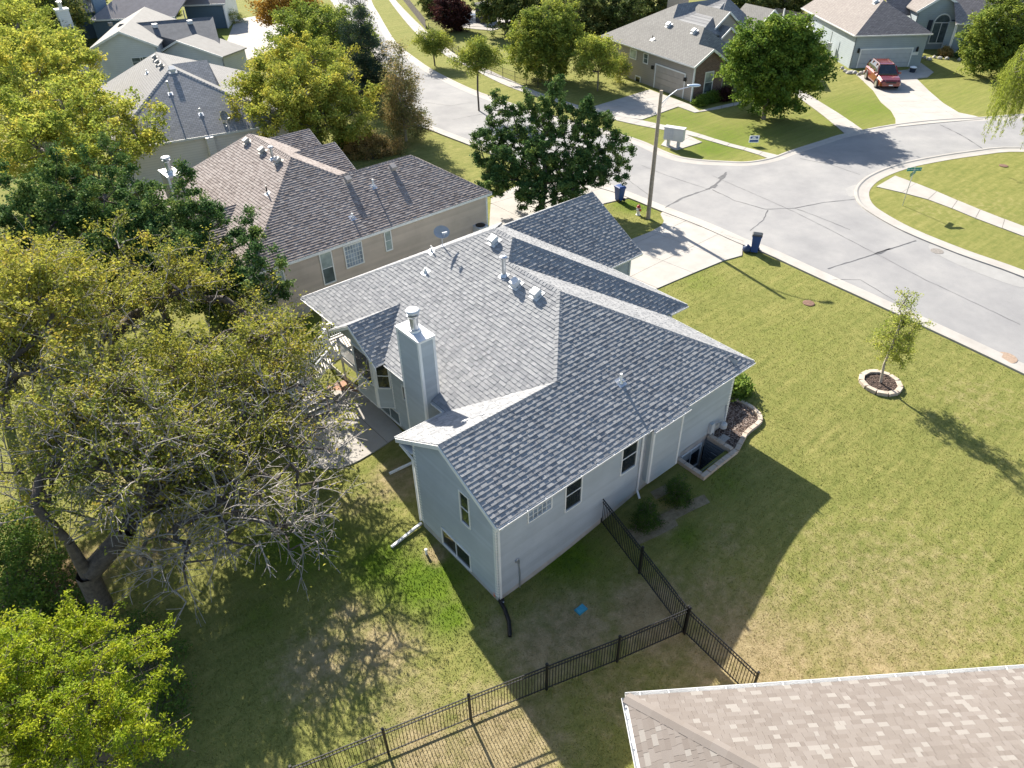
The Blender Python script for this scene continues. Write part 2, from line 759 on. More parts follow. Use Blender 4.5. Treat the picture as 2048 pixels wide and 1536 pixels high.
def window(parent, o, e, n, w, h, style='double', frame=WHITE, glass=GLASS, fw=0.055, depth=0.05, trim=0.0, name='window', upper=None):
    """Window with its lower near corner at o; e along the wall, n outwards."""
    o, e, n = map(lambda x: np.asarray(x, float), (o, e, n))
    z = np.array([0, 0, 1.0])
    mb = MB()
    B = lambda x, y, d, m=mb: m.frame_box(o, e, z, n, x, y, d)
    f = fw + trim
    B((-f, 0), (-f, h + f), (0, depth)); B((w, w + f), (-f, h + f), (0, depth))
    B((0, w), (-f, 0), (0, depth + 0.015)); B((0, w), (h, h + f), (0, depth))
    panes = []
    r = 0.035
    if style == 'double':
        B((0, w), (h / 2 - r / 2, h / 2 + r / 2), (0, depth * 0.7))
        panes = [((0, w), (0, h / 2 - r / 2)), ((0, w), (h / 2 + r / 2, h))]
    elif style == 'slider':
        B((w / 2 - r / 2, w / 2 + r / 2), (0, h), (0, depth * 0.7))
        panes = [((0, w / 2 - r / 2), (0, h)), ((w / 2 + r / 2, w), (0, h))]
    elif isinstance(style, tuple):
        nx, ny = style
        g = 0.022
        for i in range(1, nx):
            B((w * i / nx - g / 2, w * i / nx + g / 2), (0, h), (0, depth * 0.8))
        for j in range(1, ny):
            for i in range(nx):
                B((w * i / nx + (g / 2 if i else 0), w * (i + 1) / nx - (g / 2 if i < nx - 1 else 0)), (h * j / ny - g / 2, h * j / ny + g / 2), (0, depth * 0.79))
        for i in range(nx):
            for j in range(ny):
                panes.append(((w * i / nx + g / 2, w * (i + 1) / nx - g / 2), (h * j / ny + g / 2, h * (j + 1) / ny - g / 2)))
    else:
        panes = [((0, w), (0, h))]
    win = build(name, mb, frame, parent)
    for k, (x, y) in enumerate(panes):
        p = MB()
        p.frame_box(o, e, z, n, x, y, (0.004, depth * (0.55 if isinstance(style, tuple) else 0.32)))
        g = upper if (upper is not None and k == len(panes) - 1) else glass
        build('pane', p, g, win)
    return win


def board(parent, name, a, b, w, h, mat, up=(0, 0, 1)):
    return build(name, MB().bar(a, b, w, h, up), mat, parent)


def gutter(parent, a, b, mat=GUTTER, w=0.11, h=0.11, out=None, name='gutter', hangers=0):
    """K-shaped open gutter from a to b; out is the outward direction."""
    a, b = np.asarray(a, float), np.asarray(b, float)
    d = (b - a) / np.linalg.norm(b - a)
    out = np.asarray(out, float)
    z = np.array([0, 0, 1.0])
    L = np.linalg.norm(b - a)
    prof = [(0, 0), (0, -h), (w * 0.7, -h), (w, -h * 0.3), (w, 0), (w - 0.012, 0), (w - 0.014, -h * 0.3), (w * 0.65, -h + 0.012), (0.012, -h + 0.012), (0.012, 0)]
    r0 = [a + out * x + z * y for x, y in prof]
    r1 = [b + out * x + z * y for x, y in prof]
    mb = MB()
    mb.loft([r0, r1], False)
    for r in (r0, r1):
        mb.poly([r[0], r[1], r[2], r[3], r[4]])
    g = build(name, mb, mat, parent)
    for k in range(hangers):
        c = a + d * L * (k + 0.5) / hangers
        build('hanger', MB().frame_box(c, d, out, z, (-0.012, 0.012), (0.013, w - 0.015), (-0.02, 0.003)), mat, g)
    return g


def downspout(parent, path, mat=GUTTER, w=0.08, d=0.06, name='downspout'):
    mb = MB()
    for k in range(len(path) - 1):
        a, b = np.asarray(path[k], float), np.asarray(path[k + 1], float)
        dd = (b - a) / np.linalg.norm(b - a)
        mb.bar(a - dd * 0.015 * (k > 0), b + dd * 0.015 * (k < len(path) - 2), w, d + 0.002 * k, up=(0.3, 0.9, 0.1) if abs(dd[2]) > 0.9 else (0, 0, 1))
    return build(name, mb, mat, parent)


def slope_point(sl_pt, n, h):
    return np.asarray(sl_pt) + np.asarray(n) * h


def box_vent(parent, px, py, pl, mat=VENT_PAINT, s=0.42, h=0.3, thing_name='roof_vent'):
    """Square static roof vent: a flashing sheet, a throat and a hooded cap."""
    p = onabc(px, py, pl)
    n = np.array([-pl[1], -pl[2], 1.0]); n /= np.linalg.norm(n)
    sdir = np.array([0, 0, 1.0]) - n * n[2]; sdir /= np.linalg.norm(sdir)
    e = np.cross(sdir, n)
    mb = MB()
    k = s / 2
    mb.frame_box(p, e, sdir, n, (-k * 1.35, k * 1.35), (-k * 1.35, k * 1.35), (0.015, 0.03))
    mb.frame_box(p, e, sdir, n, (-k * 0.7, k * 0.7), (-k * 0.7, k * 0.7), (0.03, h * 0.55))
    z0, z1 = h * 0.45, h
    lo = [p + e * x * k + sdir * y * k + n * z0 for x, y in ((-1, -1), (1, -1), (1, 1), (-1, 1))]
    hi = [p + e * x * k * 0.9 + sdir * y * k * 0.9 + n * z1 for x, y in ((-1, -1), (1, -1), (1, 1), (-1, 1))]
    mb.poly(hi); mb.poly(lo[::-1])
    for j in range(4):
        mb.poly([lo[j], lo[(j + 1) % 4], hi[(j + 1) % 4], hi[j]])
    return build(thing_name, mb, mat, parent)


def pipe_vent(parent, px, py, pl, r=0.05, h=0.4, mat=PVC, cap=False, collar=GALV, name='vent_pipe'):
    p = onabc(px, py, pl)
    n = np.array([-pl[1], -pl[2], 1.0]); n /= np.linalg.norm(n)
    sdir = np.array([0, 0, 1.0]) - n * n[2]; sdir /= np.linalg.norm(sdir)
    e = np.cross(sdir, n)
    mb = MB()
    mb.tube([p - (0, 0, 0.05), p + (0, 0, h)], r, 12)
    if cap:
        mb.lathe(p + (0, 0, h), [(r * 1.2, 0.0), (r * 1.9, 0.02), (r * 1.9, 0.07), (r * 1.0, 0.12)], 14)
    o = build(name, mb, mat, parent)
    f = MB()
    f.frame_box(p, e, sdir, n, (-0.2, 0.2), (-0.2, 0.2), (0.016, 0.026))
    f.tube([p, p + (0, 0, 0.12)], [r * 2.1, r * 1.25], 12)
    build('flashing', f, collar, o)
    return o


def chimney_stack(parent, u0, u1, v0, v1, z0, z1, mat, flue_px=None, name='chimney', single=True):
    """Framed siding chimney chase with corner boards, a metal top and a round flue with a rain cap."""
    mb = MB().box(u0, u1, v0, v1, z0, z1 - 0.02)
    ch = build(name, mb, mat, parent)
    P = [(u0, v0), (u1, v0), (u1, v1), (u0, v1)]
    field = MB()
    for k in range(4):
        a, b = P[k], P[(k + 1) % 4]
        o, e, n, L = wall_frame(a, b)
        z = z0
        while z < z1 - 0.12:
            hi = min(z + 0.15, z1 - 0.1)
            m = MB() if single else field
            t = random.uniform(0.2, 0.8)
            q = [o + e * 0.07 + (0, 0, z) + n * 0.018, o + e * (L - 0.07) + (0, 0, z) + n * 0.018, o + e * (L - 0.07) + (0, 0, hi) + n * 0.004, o + e * 0.07 + (0, 0, hi) + n * 0.004]
            m.poly(q, t)
            m.poly([q[0] - n * 0.017, q[1] - n * 0.017, q[1], q[0]], t)
            if single and k in (0, 3):
                build('siding_board', m, mat, ch)
            elif single:
                field.v += []
                i = len(field.v)
                field.v += m.v; field.f += [tuple(i + x for x in f) for f in m.f]; field.t += m.t
            z += 0.15
    if field.f:
        f = build('siding_field', field, mat, ch)
        f['kind'] = 'stuff'
    tr = MB()
    for (x, y) in P:
        sx, sy = (1 if x == u0 else -1), (1 if y == v0 else -1)
        xs = sorted((x - sx * 0.025, x + sx * 0.085)); ys = sorted((y - sy * 0.025, y + sy * 0.085))
        tr.box(xs[0], xs[1], ys[0], ys[1], z0, z1 - 0.11)
    tr.box(u0 - 0.03, u1 + 0.03, v0 - 0.03, v1 + 0.03, z1 - 0.11, z1 - 0.03)
    build('corner_trim', tr, WHITE, ch)
    cu, cv = (u0 + u1) / 2, (v0 + v1) / 2
    top = MB().box(u0 - 0.05, u1 + 0.05, v0 - 0.05, v1 + 0.05, z1 - 0.03, z1 + 0.01)
    build('chimney_top', top, VENT_PAINT, ch)
    fl = MB()
    fl.lathe((cu, cv, z1), [(0.25, 0.0), (0.22, 0.1), (0.175, 0.11), (0.17, 0.62), (0.2, 0.63), (0.24, 0.7), (0.24, 0.74), (0.16, 0.76), (0.16, 0.86)], 20)
    flue = build('flue', fl, GALV, ch, smooth=False)
    cp = MB().lathe((cu, cv, z1), [(0.27, 0.84), (0.28, 0.9), (0.24, 0.95), (0.05, 0.99)], 20)
    build('rain_cap', cp, VENT_PAINT, flue)
    return ch
# ------------------------------------------------------------------ ground, street, pavements


def axis_steps(lo, a, b, hi, fine, coarse_growth=1.35):
    xs = list(np.arange(a, b + 1e-6, fine))
    s, x = fine, xs[-1]
    while x < hi:
        s = min(s * coarse_growth, 25); x += s; xs.append(x)
    s, x = fine, xs[0]
    while x > lo:
        s = min(s * coarse_growth, 25); x -= s; xs.insert(0, x)
    return np.array(xs)


# soft patches of dry, lush and bare ground: (px, py, radius m, amount)
DRY = [(1830, 1230, 5.0, .5), (1500, 1330, 3.2, .9), (1750, 1330, 3.5, .7), (1150, 1260, 1.8, .9), (1300, 1230, 1.7, 1.1), (1080, 1300, 1.6, .9), (760, 1300, 1.5, .9), (640, 1330, 1.7, .8),
       (820, 1420, 1.6, .6), (1000, 1500, 2.2, 1.0), (850, 1510, 1.6, .9), (1250, 1400, 1.6, .5), (870, 1110, .5, 1.2), (1420, 1180, 1.2, .6), (1450, 1080, 1.3, .4), (1960, 800, 3, .3),
       (800, 960, 1.6, .8), (700, 1010, 1.2, .5), (1330, 1040, .8, .7), (905, 300, 3, .2), (870, 280, 2, .4), (1280, 1060, .6, .8), (1950, 420, 4, .3), (1830, 430, 1.4, .5), (60, 300, 6, .9), (300, 1110, 1.0, .8), (240, 960, 1.2, .6),
       (1000, 1250, .8, .7), (1345, 1315, 1.2, .5), (700, 1230, 1.0, .7), (1440, 1400, 1.0, .6), (1380, 780, 1.5, .2)]
LUSH = [(850, 1160, 1.8, 1.0), (760, 1130, 1.6, .9), (900, 1230, 1.1, .9), (600, 1090, 2.6, .8), (1130, 1110, 1.7, .9), (1370, 1070, .8, .8), (1270, 410, 2, .8), (1400, 560, 2.5, .4), (1580, 680, 4, .25), (600, 670, 2.2, .8),
        (1440, 960, 1.6, .5), (1700, 230, 6, .8), (1350, 240, 5, .6), (1450, 270, 5, .6), (1930, 200, 8, .4), (1000, 100, 8, .35), (480, 90, 6, .9), (520, 1230, 1.6, .5), (1200, 1140, 1.2, .5), (1250, 275, 3, .7), (1420, 300, 3, .7), (960, 1190, .5, .4)]
BARE = [(150, 1150, 1.6, .9), (330, 1060, 1.4, .5), (200, 840, 2.2, .6), (230, 1010, 1.2, .4), (760, 285, 3.2, .6), (650, 290, 2.5, .6), (970, 1150, .35, .5)]


def patch_field(x, y, spots):
    out = np.zeros_like(x)
    for px, py, r, a in spots:
        p = gpt(px, py)
        out = np.maximum(out, a * np.exp(-((x - p[0]) ** 2 + (y - p[1]) ** 2) / (r * r)))
    return np.clip(out, 0, 1)


def streaks(nt):
    """Long soft streaks left by the mower, at the angle they have on the lawn."""
    ge = nt.nodes.new('ShaderNodeNewGeometry')
    mp = nt.nodes.new('ShaderNodeMapping')
    mp.inputs['Rotation'].default_value = (0, 0, rad(32))
    mp.inputs['Scale'].default_value = (0.35, 3.2, 0.35)
    nt.links.new(ge.outputs['Position'], mp.inputs['Vector'])
    return noise(nt, 1.0, 4, 0.6, mp.outputs[0])


def lawn_colour(nt, dry, lush, bare):
    big = noise(nt, 0.35, 5, 0.6)
    mid = noise(nt, 2.3, 5, 0.7)
    fine = noise(nt, 26, 4, 0.75)
    st = streaks(nt)
    mid2 = math_node(nt, 'ADD', math_node(nt, 'MULTIPLY', mid, 0.55), math_node(nt, 'MULTIPLY', st, 0.45))
    base = ramp(nt, mid2, [(0.3, (0.122, 0.134, 0.040)), (0.5, (0.188, 0.185, 0.062)), (0.7, (0.28, 0.248, 0.10))])
    b2 = ramp(nt, mid2, [(0.3, (0.105, 0.134, 0.033)), (0.7, (0.20, 0.208, 0.060))])
    base = mix(nt, math_node(nt, 'MULTIPLY', big, 0.9), base, b2)
    lushc = ramp(nt, mid, [(0.3, (0.048, 0.092, 0.010)), (0.7, (0.115, 0.170, 0.020))])
    dryc = ramp(nt, mid, [(0.25, (0.16, 0.130, 0.066)), (0.5, (0.25, 0.205, 0.115)), (0.75, (0.33, 0.275, 0.16))])
    barec = ramp(nt, mid, [(0.3, (0.16, 0.11, 0.065)), (0.7, (0.27, 0.20, 0.125))])

    def mask(a, gain=1.6):
        k = math_node(nt, 'ADD', a, math_node(nt, 'MULTIPLY', math_node(nt, 'SUBTRACT', mid, 0.5), 1.1))
        k = math_node(nt, 'MULTIPLY', math_node(nt, 'SUBTRACT', k, 0.22), gain, True)
        return k
    c = mix(nt, mask(lush), base, lushc)
    c = mix(nt, mask(dry), c, dryc)
    c = mix(nt, mask(bare), c, barec)
    return c, fine


m, nt, bs = mat_base('lawn_grass')
c, fine = lawn_colour(nt, attr(nt, 'dry'), attr(nt, 'lush'), attr(nt, 'bare'))
k = mix(nt, fine, (0.62, 0.62, 0.62), (1.45, 1.43, 1.38))
nt.links.new(mix(nt, 1.0, c, k, 'MULTIPLY'), bs.inputs['Base Color'])
bs.inputs['Roughness'].default_value = 1.0
bs.inputs['Specular IOR Level'].default_value = 0.05
bump(nt, bs, fine, 0.55, 0.05)
LAWN = m

xs = axis_steps(-60, -20, 30, 420, 0.45)
ys = axis_steps(-60, -15, 27, 480, 0.45)
X, Y = np.meshgrid(xs, ys)
nx, ny = len(xs), len(ys)
WELL = (9.92, 11.72, -1.15, -0.02)          # the window well is open to below
cx, cy = 0.5 * (xs[:-1] + xs[1:]), 0.5 * (ys[:-1] + ys[1:])
idx = np.arange(nx * ny).reshape(ny, nx)
F = np.stack([idx[:-1, :-1], idx[:-1, 1:], idx[1:, 1:], idx[1:, :-1]], -1)
CX, CY = np.meshgrid(cx, cy)
keep = ~((CX > WELL[0] - .1) & (CX < WELL[1] + .1) & (CY > WELL[2] - .05) & (CY < WELL[3] + .3))
F = F[keep]
V = np.stack([X, Y, ground_h(X, Y)], -1).reshape(-1, 3)
fx, fy = X.ravel(), Y.ravel()
ground = mesh_np('lawn', V, F.reshape(-1, 4), None, LAWN, None, True,
                 {'dry': ('POINT', patch_field(fx, fy, DRY)), 'lush': ('POINT', patch_field(fx, fy, LUSH)), 'bare': ('POINT', patch_field(fx, fy, BARE))})
tag(ground, kind='structure')

ASPHALT = ground_surface('aged_asphalt', [(0.28, (0.205, 0.203, 0.205)), (0.5, (0.245, 0.242, 0.24)), (0.72, (0.29, 0.284, 0.276))], (0.35, 55.0), 0.92, 0.25, 0.01, (0.75, 1.25))
CONCRETE = ground_surface('pale_concrete', [(0.3, (0.315, 0.295, 0.27)), (0.7, (0.385, 0.365, 0.335))], (0.9, 30.0), 0.9, 0.1, 0.005, (0.9, 1.1))
JOINT = ground_surface('dirty_joint', [(0.3, (0.12, 0.10, 0.08)), (0.7, (0.2, 0.17, 0.13))])
TAR = paint('road_tar', (0.09, 0.09, 0.095), 0.7, 0.2, 3)


def drape(name, poly_xy, off, mat, cell=0.9, parent=None, mb=None):
    """A sheet over the terrain inside a plan polygon."""
    own = mb is None
    mb = mb or MB()
    for T in triangles(poly_xy):
        drape_convex(T, off, cell, mb)
    return build(name, mb, mat, parent) if own else mb


def triangles(poly):
    P = [Vector((float(p[0]), float(p[1]), 0)) for p in poly]
    out = []
    for t in tessellate_polygon([P]):
        q = [(P[k][0], P[k][1]) for k in t]
        if abs(poly_area(q)) > 1e-6:
            out.append(q if poly_area(q) > 0 else q[::-1])
    return out


def drape_convex(P, off, cell, mb):
    x0, x1 = min(p[0] for p in P), max(p[0] for p in P)
    y0, y1 = min(p[1] for p in P), max(p[1] for p in P)
    x = math.floor(x0 / cell) * cell
    while x < x1:
        col = clip_poly(P, [(0, -1, x), (0, 1, x + cell)])
        if len(col) >= 3:
            ya, yb = min(p[1] for p in col), max(p[1] for p in col)
            y = math.floor(ya / cell) * cell
            while y < yb:
                c = clip_poly(col, [(1, -1, y), (1, 1, y + cell)])
                if len(c) >= 3 and abs(poly_area(c)) > 1e-5:
                    if poly_area(c) < 0:
                        c = c[::-1]
                    mb.poly([(a, b, float(ground_h(a, b)) + off) for a, b in c])
                y += cell
        x += cell


def gp(*pts):
    return [gpt(*p)[:2] for p in pts]


def smooth_path(P, n=6):
    """Catmull-Rom through plan points."""
    P = [np.asarray(p, float) for p in P]
    out = []
    for i in range(len(P) - 1):
        p0, p1, p2, p3 = P[max(i - 1, 0)], P[i], P[i + 1], P[min(i + 2, len(P) - 1)]
        for k in range(n):
            t = k / n
            out.append(0.5 * ((2 * p1) + (-p0 + p2) * t + (2 * p0 - 5 * p1 + 4 * p2 - p3) * t * t + (-p0 + 3 * p1 - 3 * p2 + p3) * t ** 3))
    out.append(P[-1])
    return out


def offset_path(P, d):
    """Shift a plan path to its left by d."""
    out = []
    for i, p in enumerate(P):
        t = P[min(i + 1, len(P) - 1)] - P[max(i - 1, 0)]
        t = t / (np.linalg.norm(t) + 1e-9)
        out.append(p + d * np.array([-t[1], t[0]]))
    return out


# edges of the asphalt, traced on the ground
edge_near = smooth_path(gp((640, -60), (668, 0), (715, 55), (765, 120), (800, 180), (835, 240), (880, 262), (953, 290), (1060, 333), (1215, 375), (1270, 394), (1327, 417), (1411, 449), (1486, 482), (1535, 500), (1655, 555), (1800, 621), (2048, 737), (2300, 862)), 4)
edge_far = smooth_path(gp((722, -60), (735, 0), (750, 30), (774, 73), (791, 94), (822, 119), (866, 148), (955, 190), (1085, 232), (1200, 264), (1270, 285), (1312, 304), (1349, 318), (1390, 325), (1448, 329), (1500, 330), (1552, 321), (1593, 306), (1655, 286), (1697, 273), (1792, 254.5), (1883, 244), (1987, 239), (2048, 234), (2300, 224)), 4)
edge_corner = smooth_path(gp((2300, 322), (2048, 301), (1945, 309), (1842, 326), (1790, 340), (1755, 355), (1736, 369), (1727, 385), (1733, 406), (1757, 426), (1821, 461), (1924, 503), (2048, 547), (2300, 650)), 4)
street_poly = edge_near + edge_corner[::-1] + edge_far[::-1]
street = drape('street', street_poly, 0.02, ASPHALT, 1.5)
tag(street, kind='structure')


def curb_strip(path, w, side, name='curb', h=0.10, skip=()):
    """Rolled concrete kerb along a plan path; side +1 puts it on the path's left."""
    mb = MB()
    for i in range(len(path) - 1):
        if i in skip: continue
        P, Q = path[i], path[i + 1]
        L = np.linalg.norm(Q - P)
        n = max(1, int(L / 1.5))
        oa = offset_path(path, side * w)
        ob = offset_path(path, side * w * 0.55)
        for j in range(n):
            t0, t1 = j / n, (j + 1) / n
            r = []
            for t in (t0, t1):
                a = P + (Q - P) * t; b = ob[i] + (ob[i + 1] - ob[i]) * t; c = oa[i] + (oa[i + 1] - oa[i]) * t
                r.append([((a[0] - (b[0] - a[0]) * 1.1), (a[1] - (b[1] - a[1]) * 1.1), ground_h(*a) + 0.024), (a[0], a[1], ground_h(*a) + 0.027), (b[0], b[1], ground_h(*b) + 0.035 + h * 0.15), ((b[0] * .6 + c[0] * .4), (b[1] * .6 + c[1] * .4), ground_h(*b) + h), (c[0], c[1], ground_h(*c) + h), (c[0], c[1], ground_h(*c) - 0.05)])
            for k in range(5):
                q = [r[0][k], r[1][k], r[1][k + 1], r[0][k + 1]]
                if side < 0: q = q[::-1]
                mb.poly(q[::-1], random.uniform(.4, .6) if k == 0 else .5)
    o = build(name, mb, CONCRETE)
    tag(o, kind='structure')
    return o


curb_strip(edge_near, 0.62, -1)
curb_strip(edge_far, 0.62, 1)
curb_strip(edge_corner, 0.62, -1)


def ribbon(mb, path, w, off=0.03, wob=0.3):
    rnd = random.Random(len(path) * 7 + int(path[0][0] * 10))
    L = [np.asarray(p, float) for p in path]
    fine = []
    for i in range(len(L) - 1):
        n = max(2, int(np.linalg.norm(L[i + 1] - L[i]) / 0.35))
        for k in range(n):
            d = L[i + 1] - L[i]
            fine.append(L[i] + d * k / n + np.array([-d[1], d[0]]) / (np.linalg.norm(d) + 1e-9) * rnd.uniform(-1, 1) * 0.09 * wob)
    fine.append(L[-1])
    ws = [w * rnd.uniform(0.35, 1.3) for _ in fine]
    for i in range(len(fine) - 1):
        d = fine[i + 1] - fine[i]
        n = np.array([-d[1], d[0]]) / (np.linalg.norm(d) + 1e-9)
        q = [fine[i] - n * ws[i] / 2, fine[i + 1] - n * ws[i + 1] / 2, fine[i + 1] + n * ws[i + 1] / 2, fine[i] + n * ws[i] / 2]
        mb.poly([(p[0], p[1], float(ground_h(p[0], p[1])) + off) for p in q])
    return mb


for pts, w in (
        ([(1330, 416), (1365, 396), (1400, 384), (1425, 375), (1440, 362), (1452, 345)], 0.16), ([(1424, 376), (1433, 370)], 0.4), ([(1440, 358), (1452, 348)], 0.35),
        ([(1425, 380), (1470, 402), (1530, 419), (1590, 417), (1645, 406), (1720, 398)], 0.07), ([(1535, 421), (1527, 440), (1500, 462)], 0.06), ([(1590, 417), (1700, 460)], 0.04),
        ([(1655, 538), (1745, 510), (1790, 495), (1832, 482)], 0.09), ([(1750, 509), (1780, 498)], 0.22), ([(1880, 250), (1930, 275), (1965, 298)], 0.1), ([(1600, 318), (1655, 328), (1720, 350)], 0.06),
        ([(1425, 352), (1500, 385), (1600, 430), (1850, 560), (2040, 650)], 0.035), ([(1280, 330), (1330, 350), (1420, 380)], 0.04), ([(850, 205), (900, 212), (945, 205)], 0.05), ([(905, 240), (945, 232), (985, 225)], 0.05),
        ([(760, 55), (735, 62), (715, 60)], 0.08), ([(1230, 340), (1300, 392)], 0.05), ([(1640, 560), (1720, 560), (1850, 640)], 0.04)):
    build('crack', ribbon(MB(), gp(*pts), w), TAR, street)


def slab_strip(name, left, right, step, mat=CONCRETE, t=0.045, sink=0.06, label=None):
    """A pavement of single slabs between two traced edges (lists of photograph points from one end to the other)."""
    A, B = smooth_path(gp(*left), 8), smooth_path(gp(*right), 8)

    def resample(P, ts):
        d = np.concatenate([[0], np.cumsum([np.linalg.norm(P[i + 1] - P[i]) for i in range(len(P) - 1)])])
        x = np.interp(ts * d[-1], d, [p[0] for p in P]); y = np.interp(ts * d[-1], d, [p[1] for p in P])
        return np.stack([x, y], -1), d[-1]
    _, L = resample(A, np.array([0.0]))
    n = max(2, int(L / step))
    a, _ = resample(A, np.linspace(0, 1, n + 1)); b, _ = resample(B, np.linspace(0, 1, n + 1))
    bed = MB()
    for i in range(n):
        q = [a[i], a[i + 1], b[i + 1], b[i]]
        if poly_area(q) < 0: q = q[::-1]
        bed.poly([(p[0], p[1], float(ground_h(*p)) + 0.022) for p in q])
    o = build(name, bed, JOINT)
    tag(o, kind='structure')
    for i in range(n):
        q = [a[i], a[i + 1], b[i + 1], b[i]]
        if poly_area(q) < 0: q = q[::-1]
        c = sum(q) / 4
        q = [p + (c - p) / np.linalg.norm(c - p) * 0.02 for p in q]
        z = [float(ground_h(*p)) for p in q]
        lift = random.uniform(-0.006, 0.006)
        build('slab', MB().prism(q, [k - sink for k in z], [k + t + lift for k in z], random.uniform(0.1, 0.9)), mat, o)
    return o


def slab_field(name, poly, step, angle=0.0, mat=CONCRETE, t=0.055, origin=None, steps=None):
    """A paved area cut into slabs on a grid turned by angle."""
    ca, sa = math.cos(angle), math.sin(angle)
    P = [np.asarray(p, float) for p in poly]
    q = [(p[0] * ca + p[1] * sa, -p[0] * sa + p[1] * ca) for p in P]
    tris = triangles(q)
    o = drape(name, P, 0.022, JOINT, 1.5)
    tag(o, kind='structure')
    sx, sy = steps or (step, step)
    x0, y0 = origin or (min(p[0] for p in q), min(p[1] for p in q))
    g = 0.012
    x = x0
    while x < max(p[0] for p in q):
        y = y0
        while y < max(p[1] for p in q):
            mb, area, tone = MB(), 0, random.uniform(0.2, 0.8)
            for T in tris:
                c = clip_poly(T, [(0, -1, x + g), (0, 1, x + sx - g), (1, -1, y + g), (1, 1, y + sy - g)])
                if len(c) >= 3 and abs(poly_area(c)) > 1e-4:
                    area += abs(poly_area(c))
                    w = [np.array([a * ca - b * sa, a * sa + b * ca]) for a, b in c]
                    z = [float(ground_h(*p)) for p in w]
                    mb.prism(w, [k - 0.08 for k in z], [k + t for k in z], tone)
            if area > 0.02:
                build('slab', mb, mat, o)
            y += sy
        x += sx
    return o


slab_strip('sidewalk', [(770, -20), (779, 2), (832, 67), (894, 113), (942, 137), (1010, 171), (1085, 197), (1200, 232), (1262, 248), (1374, 270), (1448, 291), (1502, 305), (1545, 321)],
           [(782, -20), (791, 0), (848, 58), (908, 107), (955, 130), (1027, 163), (1085, 188), (1200, 224), (1283, 241), (1374, 261), (1448, 284), (1498, 297), (1560, 312)], 1.6)
slab_strip('sidewalk', [(2120, 480), (2048, 454), (1950, 416), (1860, 378), (1790, 352)], [(2120, 501), (2048, 474), (1950, 437), (1860, 401), (1752, 374)], 1.6)
slab_strip('path', [(1600, 178), (1632, 199), (1680, 229), (1728, 262)], [(1576, 178), (1602, 199), (1645, 231), (1692, 270)], 1.4)
drive = slab_field('driveway', gp((1262, 480), (1300, 465), (1322, 453), (1328, 443), (1321, 429), (1330, 419), (1411, 450), (1486, 483), (1484, 512), (1448, 522), (1387, 547), (1310, 580), (1255, 620), (1235, 560)), 3.0, rad(2), steps=(3.05, 2.9))
slab_field('driveway', gp((1715, 152), (1746, 181), (1762, 205), (1782, 222), (1791, 238), (1791, 255), (1870, 247), (1965, 239), (1951, 233), (1917, 226), (1886, 207), (1858, 183), (1833, 158), (1855, 155), (1867, 145), (1841, 126), (1815, 140)), 3.4, rad(-41), steps=(3.2, 4.0))
slab_field('driveway', gp((1299, 180), (1380, 210), (1401, 224), (1389, 226), (1356, 214), (1284, 240), (1198, 228), (1180, 216)), 3.2, rad(-10))
slab_strip('path', [(1400, 222), (1440, 212), (1490, 202)], [(1388, 226), (1440, 218), (1490, 207)], 1.2)
slab_field('driveway', gp((978, 462), (982, 398), (1050, 365), (1170, 330), (1260, 396), (1208, 408), (1150, 440)), 3.0, 0.0)
slab_field('mailbox_pad', gp((1359, 264), (1404, 285), (1353, 301), (1322, 291), (1340, 268)), 1.5, rad(10))
slab_field('patio', smooth_path(gp((806, 866), (719, 922), (675, 936), (636, 936), (612, 914), (598, 870), (600, 820)), 3) + gp((640, 780), (735, 786), (760, 815)), 2.2, 0.0, steps=(3.6, 4.4), origin=(-2, 8.8))
slab_field('driveway', gp((470, 40), (540, 28), (600, 60), (560, 95), (470, 130), (440, 118)), 3.5, 0.2)
tag(drape('brick_paving', gp((735, 786), (690, 760), (650, 775), (640, 800), (690, 812), (745, 800)), 0.035, ground_surface('red_brick_paving', [(0.3, (0.28, 0.15, 0.10)), (0.7, (0.42, 0.27, 0.2))], (2, 20))), kind='structure')  # sheet of reddish brick paving between deck and patio

STRAW = ground_surface('straw_matting', [(0.3, (0.16, 0.135, 0.085)), (0.7, (0.27, 0.235, 0.155))], (5.0, 30.0), b=0.8, bd=0.04, contrast=(0.6, 1.35))
for poly in (((1252, 1062), (1300, 1040), (1341, 1021), (1356, 1052), (1318, 1072), (1276, 1091)), ((1340, 1020), (1372, 1004), (1408, 990), (1420, 1006), (1385, 1022), (1350, 1040)), ((1300, 985), (1330, 970), (1342, 985), (1312, 1000))):
    tag(drape('straw_mat', gp(*poly), 0.03, STRAW, 0.4), kind='structure')
LIGHTPATCH = ground_surface('worn_asphalt_patch', [(0.3, (0.27, 0.265, 0.255)), (0.7, (0.31, 0.305, 0.295))], (1.5, 50.0), 0.92, 0.25, 0.01, (0.78, 1.22))
for poly in (((1690, 378), (1712, 370), (1722, 384), (1700, 394)), ((1870, 480), (1960, 520), (2040, 556), (2040, 575), (1940, 540), (1860, 500))):
    build('worn_patch', drape('worn_patch', smooth_path(gp(*poly, poly[0]), 5)[:-1], 0.026, LIGHTPATCH, 0.8, mb=MB()), LIGHTPATCH, street)
